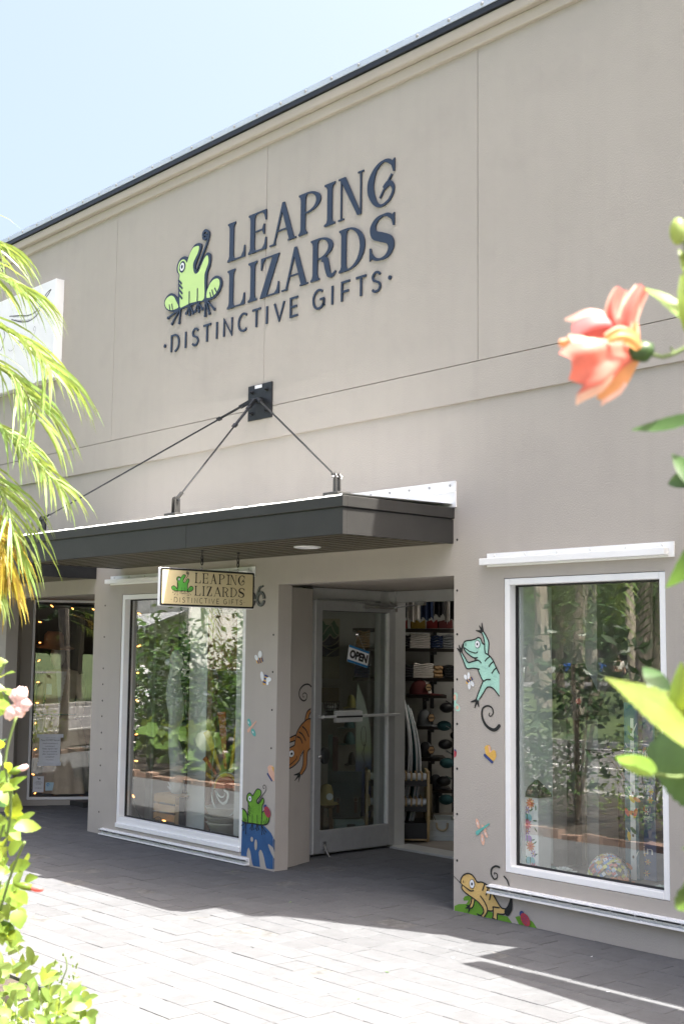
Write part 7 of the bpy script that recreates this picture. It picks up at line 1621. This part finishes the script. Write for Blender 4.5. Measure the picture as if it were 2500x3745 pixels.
SPn = Plane((0, .046), (-1, 0), (0, 1)); m = MB(); ms_ = MB()
class _L:  # local plane
    n = Vector((0, 1, 0))
    def p3(s, a, z, off=0.0): return Vector((-a, .0455+off, z))
m.v = []; text_on(m, _L(), 'PAY', 0, 2.54, .22, .07, .002); text_on(m, _L(), 'HERE', 0, 2.02, .3, .07, .002); m.build('lettering', SIGNW, t, local=True)
m = MB(); m.lathe([(.15, .047), (.15, .05)], (0, 0, 0), 20, Matrix.Translation((0, 0, 2.28)) @ Matrix.Rotation(-PI/2, 4, 'X')); m.build('disc', SIGNW, t, local=True); m = MB(); text_on(m, _L(), 'P', 0, 2.28, .11, .19, .006); m.build('letter_p', BLK, t, local=True)
# buildings over the road
def bld2(label, loc, rot, w_, d_, h, wall, aw, name='far_building'):
    t = thing(name, label, 'building', loc, rot); m = MB(); m.box(-w_/2, w_/2, -d_, 0, 0, h); m.build('walls', wall, t, local=True)
    m = MB(); m.box(-w_/2-.2, w_/2+.2, -d_-.2, .2, h+.002, h+.3); m.build('roof_slab', WHT, t, local=True)
    n = int(w_/2.6)
    for i in range(n):
        x = -w_/2+w_*(i+.5)/n; m = MB(); m.box(x-.85, x+.85, .002, .04, .9, 2.3); f = m.build('window', WHT, t, local=True); m = MB(); m.box(x-.75, x+.75, .0405, .05, 1.0, 2.2); m.build('pane', CGL, f, local=True)
    if aw:
        k = int(w_/.25)
        for c_, ms in ((0, WHT), (1, aw)):
            m = MB()
            for i in range(c_, k, 2):
                x = -w_/2+i*.25; m.quad((x, .05, 3.1), (x+.25, .05, 3.1), (x+.25, 1.5, 2.55), (x, 1.5, 2.55)); m.quad((x, 1.5, 2.55), (x+.25, 1.5, 2.55), (x+.25, 1.5, 2.3), (x, 1.5, 2.3))
            o = m.build('awning_stripes', ms, t, local=True); o['kind'] = 'stuff'
    return t
bld2('white building with black and white striped awning, reflected in the wide window', (-44, -20.5, 0), .25, 16, 8, 4.2, flat('white_render', (.6, .6, .58), .8), BLK)
bld2('pale building with a maroon awning band, reflected in the far left window', (4, -21, 0), .2, 18, 8, 4.4, flat('grey_render', (.38, .38, .38), .8), None)
m = MB(); m.box(-4, 7, -20.7, -19.9, 2.7, 3.2); tag(m.build('maroon_awning', CM), 'maroon awning hanging on the pale building over the road', 'awning')
# ================================================================ foreground plants
cz = lambda px, py, d: at(px, py, d)
LD = -FWD
def LP(par, p0, d0, p1, d1, wpx, mt, nrm=(0, 0, 1), **k):
    P = at(*p0, d0); T_ = at(*p1, d1); w_ = wpx*(d0+d1)/2/FPX; return part_leaf(par, P, T_, w_, nrm, mt, **k)
# --- hibiscus close on the right
DR = 1.28
hb = thing('hibiscus_bush', 'hibiscus bush with large serrated leaves close to the camera at the right edge', 'bush', tuple(at(2620, 3400, DR)))
N1 = RGT*-.25+UPV*.75-FWD*.6
hd = lambda par, pts, r_, m_=STEM: MB().tube(catmull([tuple(at(*p)) for p in pts], False, 5), r_, 7).build('stem', m_, par, smooth=True)
hd(hb, [(2640, 3745, 1.35), (2600, 3200, 1.33), (2570, 2700, 1.3), (2560, 2100, 1.3), (2550, 1500, 1.29), (2540, 1150, 1.28), (2510, 880, 1.27)], .004, STEM)
hd(hb, [(2640, 2780, 1.3), (2500, 2840, 1.25), (2390, 2830, 1.24)], .0016)
hd(hb, [(2420, 1305, DR), (2470, 1290, DR), (2560, 1240, DR)], .0022); hd(hb, [(2450, 1268, DR), (2462, 1285, DR), (2475, 1290, DR)], .0012)
LP(hb, (2640, 2790), 1.15, (2208, 2478), 1.30, 330, LF_HIB, nrm=UPV*.8-FWD*.5+RGT*.3, fold=.12, droop=.06, serr=.02, n=26, p=.6, corr=.014)
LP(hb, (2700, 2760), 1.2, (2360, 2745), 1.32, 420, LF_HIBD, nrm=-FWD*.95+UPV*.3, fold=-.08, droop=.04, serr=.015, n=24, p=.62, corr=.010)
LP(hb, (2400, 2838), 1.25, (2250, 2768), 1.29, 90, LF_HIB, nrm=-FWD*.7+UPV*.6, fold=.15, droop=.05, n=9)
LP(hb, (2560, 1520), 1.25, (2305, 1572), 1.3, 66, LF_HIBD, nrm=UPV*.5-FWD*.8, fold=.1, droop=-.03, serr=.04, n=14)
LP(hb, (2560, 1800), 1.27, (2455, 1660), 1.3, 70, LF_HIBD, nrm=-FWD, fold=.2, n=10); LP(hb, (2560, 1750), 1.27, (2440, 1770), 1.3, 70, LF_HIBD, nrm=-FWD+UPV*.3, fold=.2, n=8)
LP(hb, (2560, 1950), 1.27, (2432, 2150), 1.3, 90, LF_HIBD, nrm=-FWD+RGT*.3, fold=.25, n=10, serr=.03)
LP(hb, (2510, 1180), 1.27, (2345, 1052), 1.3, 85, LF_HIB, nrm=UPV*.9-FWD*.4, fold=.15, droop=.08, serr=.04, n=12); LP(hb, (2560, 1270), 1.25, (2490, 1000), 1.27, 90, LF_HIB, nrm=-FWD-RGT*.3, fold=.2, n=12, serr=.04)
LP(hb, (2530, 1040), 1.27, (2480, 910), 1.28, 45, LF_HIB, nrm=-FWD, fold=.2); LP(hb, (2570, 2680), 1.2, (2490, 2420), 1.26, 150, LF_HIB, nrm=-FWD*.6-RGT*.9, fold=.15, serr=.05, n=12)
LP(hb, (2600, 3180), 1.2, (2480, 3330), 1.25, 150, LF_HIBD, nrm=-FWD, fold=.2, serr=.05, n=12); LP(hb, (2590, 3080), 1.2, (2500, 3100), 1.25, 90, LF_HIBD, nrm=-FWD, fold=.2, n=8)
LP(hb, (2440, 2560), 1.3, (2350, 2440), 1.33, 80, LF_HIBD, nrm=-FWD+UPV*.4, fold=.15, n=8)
m = MB(); c = at(2478, 845, 1.27); m.ball(c, (.0085, .0085, .014), 12, 8); m.build('bud', leafmat('bud_green', (.25, .34, .12), (.5, .55, .2)), hb, smooth=True)
# flower
FLW = thing('coral_hibiscus_flower', 'coral and orange hibiscus flower seen from the side against the grey wall', 'flower', tuple(at(2200, 1280, DR)))
PET = leafmat('petal_coral', (.58, .14, .12), (.75, .22, .14), rough=.5, trans=.4, rnd=.12, hue=.01); PEO = leafmat('petal_orange', (.66, .30, .12), (.8, .42, .15), rough=.5, trans=.4, rnd=.08)
PALEEDGE = leafmat('petal_edge', (.75, .45, .36), (.9, .6, .4), rough=.5, trans=.4, rnd=.05)
def petal(par, path, widths, mt, name='petal', ruff=.55, d0=0.0):
    """ruffled petal along a px path with widths in px"""
    P = catmull([(x, y, d) for x, y, d in path], False, 4); n = len(P); m = MB(); K = 8; rr_ = random.Random(int(path[-1][0]))
    ph = rr_.uniform(0, 6)
    for i, (x, y, d) in enumerate(P):
        c = at(x, y, d); t = i/(n-1); tt = t*(len(widths)-1); q = min(int(tt), len(widths)-2); w_ = (widths[q]+(widths[q+1]-widths[q])*(tt-q))*d/FPX
        a = at(*P[min(i+1, n-1)]); b_ = at(*P[max(i-1, 0)]); tg = (a-b_).normalized(); sd = tg.cross(-FWD).normalized(); nn = sd.cross(tg)
        for j in range(K+1):
            u = j/K*2-1; m.v.append(c+sd*(u*w_/2)+nn*(ruff*w_*.25*math.sin(u*5+ph+t*3)*t+.18*w_*(1-u*u))+tg*(w_*.10*math.sin(u*9+ph)*(t**3)))
    for i in range(n-1):
        for j in range(K): a = i*(K+1)+j; m.f.append((a, a+1, a+K+2, a+K+1)); m.m.append(1 if (i > .86*n or (i > .45*n and j in (0, K-1))) else 0)
    return m.build(name, [mt, PALEEDGE], par, smooth=True)
petal(FLW, [(2330, 1268, DR+.01), (2250, 1225, DR+.015), (2175, 1215, DR+.015), (2108, 1240, DR+.015)], [30, 120, 180, 170], PET)
petal(FLW, [(2335, 1290, DR), (2275, 1340, DR+.0), (2225, 1385, DR), (2165, 1428, DR-.005)], [30, 100, 140, 130], PEO)
petal(FLW, [(2335, 1285, DR-.005), (2250, 1298, DR-.02), (2165, 1330, DR-.03), (2095, 1350, DR-.025)], [30, 120, 220, 265], PET)
petal(FLW, [(2325, 1270, DR+.005), (2262, 1205, DR+.01), (2242, 1130, DR+.015), (2268, 1058, DR+.02)], [30, 75, 62, 48], PET)
petal(FLW, [(2330, 1270, DR-.01), (2290, 1210, DR-.012), (2305, 1130, DR-.01), (2348, 1052, DR-.005)], [30, 80, 78, 56], PET)
petal(FLW, [(2335, 1275, DR-.02), (2305, 1235, DR-.025), (2262, 1222, DR-.03), (2215, 1240, DR-.03)], [25, 55, 60, 40], PEO)
petal(FLW, [(2330, 1262, DR-.018), (2318, 1225, DR-.02), (2322, 1180, DR-.018)], [20, 42, 26], PEO)
petal(FLW, [(2110, 1262, DR+.02), (2075, 1258, DR+.02), (2042, 1252, DR+.02)], [60, 48, 24], PEO)
m = MB(); m.tube([at(2285, 1292, DR-.012), at(2315, 1288, DR-.012), at(2350, 1285, DR-.01), at(2374, 1290, DR-.01), at(2385, 1297, DR-.01)], [.003, .0085, .011, .010, .004], 12); m.build('calyx', LF_HIBD, FLW, smooth=True)
m = MB(); m.tube([at(2380, 1295, DR-.01), at(2420, 1305, DR)], .0022, 8); m.build('stalk', STEM, FLW, smooth=True)
# --- hibiscus at lower left
r = random.Random(77); DL = 2.75
hl = thing('hibiscus_hedge', 'bright green hibiscus branches hanging in at the lower left edge', 'bush', tuple(at(-60, 3600, DL)))
for P_ in ([(-120, 3900, 2.9), (-40, 3500, 2.85), (10, 3150, 2.8), (40, 2950, 2.75), (20, 2780, 2.75), (60, 2620, 2.75)], [(-80, 3300, 2.8), (20, 3000, 2.78), (50, 2860, 2.76)], [(-100, 2650, 2.8), (-20, 2500, 2.76), (20, 2420, 2.75)], [(-20, 3400, 2.8), (40, 3200, 2.75), (90, 3080, 2.72)]):
    MB().tube(catmull([tuple(at(*p)) for p in P_], False, 5), .0032, 6).build('stem', STEM, hl, smooth=True)
LS = [((0,2480),(55,2460),40),((-30,2440),(30,2420),60),((-20,2560),(45,2600),45),((-20,2520),(10,2610),60),((30,2830),(25,2790),30),((0,2850),(42,2830),50),((10,2900),(100,2840),40),((-20,2880),(60,2960),60),((20,2950),(95,3000),55),((-10,2990),(20,3060),70),((40,2990),(60,2900),60),((50,3010),(128,2975),62),((50,3030),(150,3028),58),((-30,3060),(20,3100),60),((-40,2930),(10,2870),60),((0,3120),(30,3060),55),((20,3180),(35,3100),70),((50,3150),(80,3190),60),((70,3170),(112,3160),45),((90,3220),(140,3210),34),((20,3240),(60,3320),75),((50,3260),(98,3310),60),((10,3290),(-20,3230),60),((55,3330),(75,3400),70),((80,3180),(60,3260),50),((-10,3320),(30,3370),70),((60,3350),(95,3330),40),((-30,3160),(-5,3230),70),((85,3170),(103,3120),40),((5,3420),(60,3440),60),((60,3400),(40,3470),50),((-20,3380),(10,3460),80),((0,2740),(-40,2700),60),((-40,3010),(30,3010),60)]
for k, (a_, b_, w_) in enumerate(LS):
    d_ = DL+r.uniform(-.12, .12); LP(hl, a_, d_+r.uniform(-.02, .05), b_, d_+r.uniform(-.06, .04), w_, LF_HIB, nrm=UPV*r.uniform(.3, 1)-FWD*r.uniform(.3, .9)+RGT*r.uniform(-.5, .5), fold=.2, droop=r.uniform(-.05, .12), serr=.05, n=10)
for k in range(70):
    x = r.uniform(-90, 70); y = r.uniform(2420, 3500); 
    if x > 45 and y < 2800: continue
    a_ = r.uniform(-1.2, 1.6); l = r.uniform(60, 110); d_ = DL+r.uniform(-.1, .35)
    if x > 20 and 2620 < y < 2780: continue
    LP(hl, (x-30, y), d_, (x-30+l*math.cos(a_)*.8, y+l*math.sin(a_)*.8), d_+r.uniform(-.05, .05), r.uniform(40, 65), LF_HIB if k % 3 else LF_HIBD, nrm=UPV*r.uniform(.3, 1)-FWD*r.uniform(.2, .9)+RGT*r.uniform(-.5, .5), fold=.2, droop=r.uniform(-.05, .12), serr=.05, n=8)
PK = leafmat('petal_pale_pink', (.74, .56, .54), (.85, .65, .6), rough=.6, trans=.35, rnd=.08)
for lab, c0, s_, n in (('pale pink hibiscus flower in front of the far left window frame', (62, 2575), 48, 5), ):
    t = thing('pink_hibiscus_flower', lab, 'flower', tuple(at(*c0, DL-.1)), group=None)
    for k, (dx, dy, ww) in enumerate(((20, -60, 50), (45, 10, 50), (10, 45, 45), (-38, 52, 40), (-10, -50, 40), (5, 5, 30))):
        petal(t, [(c0[0], c0[1], DL-.08), (c0[0]+dx*.5, c0[1]+dy*.5, DL-.1), (c0[0]+dx, c0[1]+dy, DL-.09)], [16, ww*1.0, ww*1.15, ww*.7], PK, ruff=.3)
for lab, a_, b_ in (('closed pink hibiscus bud above the green leaves at left', (70, 2815), (103, 2802)), ('faded salmon bud lying against the sunlit paving at lower left', (108, 3246), (158, 3256))):
    t = thing('hibiscus_bud', lab, 'flower bud', tuple(at(*a_, DL)), group='hibiscus buds at left'); m = MB(); A = at(*a_, DL-.1); B = at(*b_, DL-.1); m.tube([A+(A-B)*.6, A, A.lerp(B, .5), A.lerp(B, .85), B], [.002, .005, .007, .005, .002], 9); m.build('petals', PK if 'pink' in lab else PET, t, smooth=True); m = MB(); m.tube([A+(A-B)*1.1, A+(A-B)*.5, A+(B-A)*.15], [.003, .008, .007], 8); m.build('calyx', LF_HIB, t, smooth=True)
# --- low shrub at bottom left
ls = thing('low_leafy_shrub', 'low shrub of oval bright green leaves in the bottom left corner', 'shrub', tuple(gp(60, 3745)))
for k in range(290):
    u = r.random(); x = -60+400*u**1.1+r.uniform(-20, 20); ytop = 3400+ (x/330)*250*(1 if x > 0 else 0)+ (0 if x > 0 else 10); y = ytop+r.random()**.8*(3960-ytop)
    if x < 90 and y < 3520 and r.random() < .3: y += 40
    a_ = r.choice((-1, 1))*r.uniform(.2, 1.3)-PI/2*.8; l = r.uniform(45, 85); d_ = 3.5+r.uniform(-.25, .35)-(y-3500)/500*.5
    LP(ls, (x, y+20), d_, (x+l*math.cos(a_), y+20+l*math.sin(a_)), d_-r.uniform(-.03, .08), r.uniform(26, 40), LF_SHR, nrm=UPV*r.uniform(.4, 1)-FWD*r.uniform(.3, .9)+RGT*r.uniform(-.5, .5), fold=.18, droop=r.uniform(0, .15), n=8, rd=.6, p=.95)
m = MB()
for k in range(16): x = -40+k*24; m.tube([at(x-10, 4100, 3.3), at(x, 3800, 3.4), at(x+8, 3620+k*8, 3.5)], [.005, .004, .002], 5)
m.build('stems', STEM, ls)
# delicate sprig
t = thing('thin_weed_sprig', 'thin airy weed sprig rising over the sunlit paving at lower left', 'weed', tuple(at(245, 3640, 3.4))); m = MB()
m.tube(catmull([tuple(at(*p, 3.4)) for p in ((215, 3700), (225, 3600), (245, 3540), (238, 3500))], False, 4), .0018, 5); m.tube([at(228, 3590, 3.4), at(285, 3630, 3.4)], .0014, 4); m.build('stem', STEM, t)
for k in range(34):
    x = r.uniform(200, 285); y = r.uniform(3495, 3660); a_ = r.uniform(0, 6.28); LP(t, (x, y), 3.4, (x+15*math.cos(a_), y+15*math.sin(a_)), 3.4, 8, LF_SHR, nrm=-FWD+UPV, n=3)
# --- palm at left
pt = thing('pygmy_palm', 'arching palm fronds with long yellow-green leaflets hanging in at the left edge', 'palm tree', (tuple(at(-620, 3745, 4.6))[0], tuple(at(-620, 3745, 4.6))[1], 0))
def frond(path, ll, nl, mt, seed, lw=.0085, side=(.72, .72), t0=.0):
    r = random.Random(seed); P = [Vector(at(*p)) for p in path]; P = [Vector(p) for p in catmull([tuple(p) for p in P], False, 8)]; n = len(P); m = MB(); m.tube(P, [.011*(1-.75*i/n) for i in range(n)], 6)
    G = Vector((0, 0, -1))
    for i in range(nl):
        t = t0+(1-t0)*i/(nl-1); f = t*(n-1); k = min(int(f), n-2); p = P[k].lerp(P[k+1], f-k); tg = (P[k+1]-P[k]).normalized(); sv = tg.cross(Vector((0, 0, 1))); sv = sv.normalized() if sv.length > .05 else RGT
        for si, s_ in enumerate((-1, 1)):
            if r.random() > side[si]: continue
            l = ll*(math.sin(PI*(.25+.6*t))**.5)*r.uniform(.75, 1.12); d = (tg*r.uniform(.7, 1.1)+sv*s_*r.uniform(.45, .8)+Vector((0, 0, r.uniform(-.05, .3)))).normalized(); q = p; w_ = lw*r.uniform(.7, 1.15)
            sd = d.cross(-FWD).normalized()*w_/2; sd.rotate(Quaternion(d, r.uniform(-.9, .9))); prev = (q-sd*.5, q+sd*.5); N_ = 6; gr = r.uniform(.22, .42)
            for j in range(N_):
                d = (d+G*gr*(j+1)/N_*1.3).normalized(); q = q+d*l/N_; w2 = (1, 1.05, 1, .8, .5, .04)[j]; cur = (q-sd*w2, q+sd*w2); m.quad(prev[0], prev[1], cur[1], cur[0]); prev = cur
    return m.build('frond', mt, pt, smooth=True)
frond([(-560, 1150, 4.7), (-250, 930, 4.6), (-60, 985, 4.5), (60, 1040, 4.45)], .34, 46, LF_PALM, 1, t0=.25)
frond([(-560, 1250, 4.7), (-250, 1120, 4.55), (-20, 1185, 4.45), (120, 1270, 4.4), (185, 1350, 4.35)], .36, 44, LF_PALM, 2, t0=.2)
frond([(-520, 1350, 4.7), (-200, 1270, 4.5), (0, 1345, 4.4), (90, 1430, 4.35), (135, 1530, 4.3)], .34, 42, LF_PALM, 3, t0=.2)
frond([(-540, 1500, 4.7), (-220, 1480, 4.55), (-20, 1550, 4.45), (90, 1640, 4.4), (195, 1755, 4.35)], .30, 50, LF_PALM, 4, t0=.2)
frond([(-500, 1600, 4.7), (-220, 1640, 4.5), (-40, 1740, 4.4), (30, 1870, 4.3), (50, 1990, 4.3)], .32, 46, LF_PALM, 5, t0=.2)
frond([(-480, 1700, 4.7), (-220, 1760, 4.45), (-60, 1880, 4.35), (10, 2000, 4.3), (30, 2120, 4.3)], .26, 56, LF_PALMY, 6, t0=.25, lw=.010)
frond([(-500, 1000, 4.8), (-260, 800, 4.7), (-120, 850, 4.6), (-30, 880, 4.55)], .34, 40, LF_PALM, 7, t0=.3)
frond([(-500, 1800, 4.6), (-260, 1900, 4.4), (-110, 2000, 4.3), (-30, 2120, 4.3)], .26, 46, LF_PALM, 8, t0=.25)
cb = at(-600, 1600, 4.75); m = MB(); bx0 = wmat(pt).translation; m.tube([bx0, Vector((bx0.x, bx0.y, 1.2)), Vector((cb.x, cb.y, cb.z))], [.09, .08, .10], 10); m.build('trunk', PALMB, pt)
# fallen bits on the paving
r = random.Random(90)
for k in range(26):
    px, py = r.uniform(300, 2300), r.uniform(3080, 3700); p = gp(px, py, .003)
    if p.y > -.05: continue
    m = MB(); a_ = r.uniform(0, 6.28); l = r.uniform(.008, .022); d = Vector((math.cos(a_), math.sin(a_), 0)); s_ = Vector((-d.y, d.x, 0))*l*.4; m.poly([p-d*l, p-s_, p+d*l+Vector((0, 0, .004)), p+s_]); tag(m.build('paving_litter', PAPER if k % 3 else LF_MID), 'tiny fleck of litter or dried petal on the paving', 'litter', 'flecks of litter on the paving')
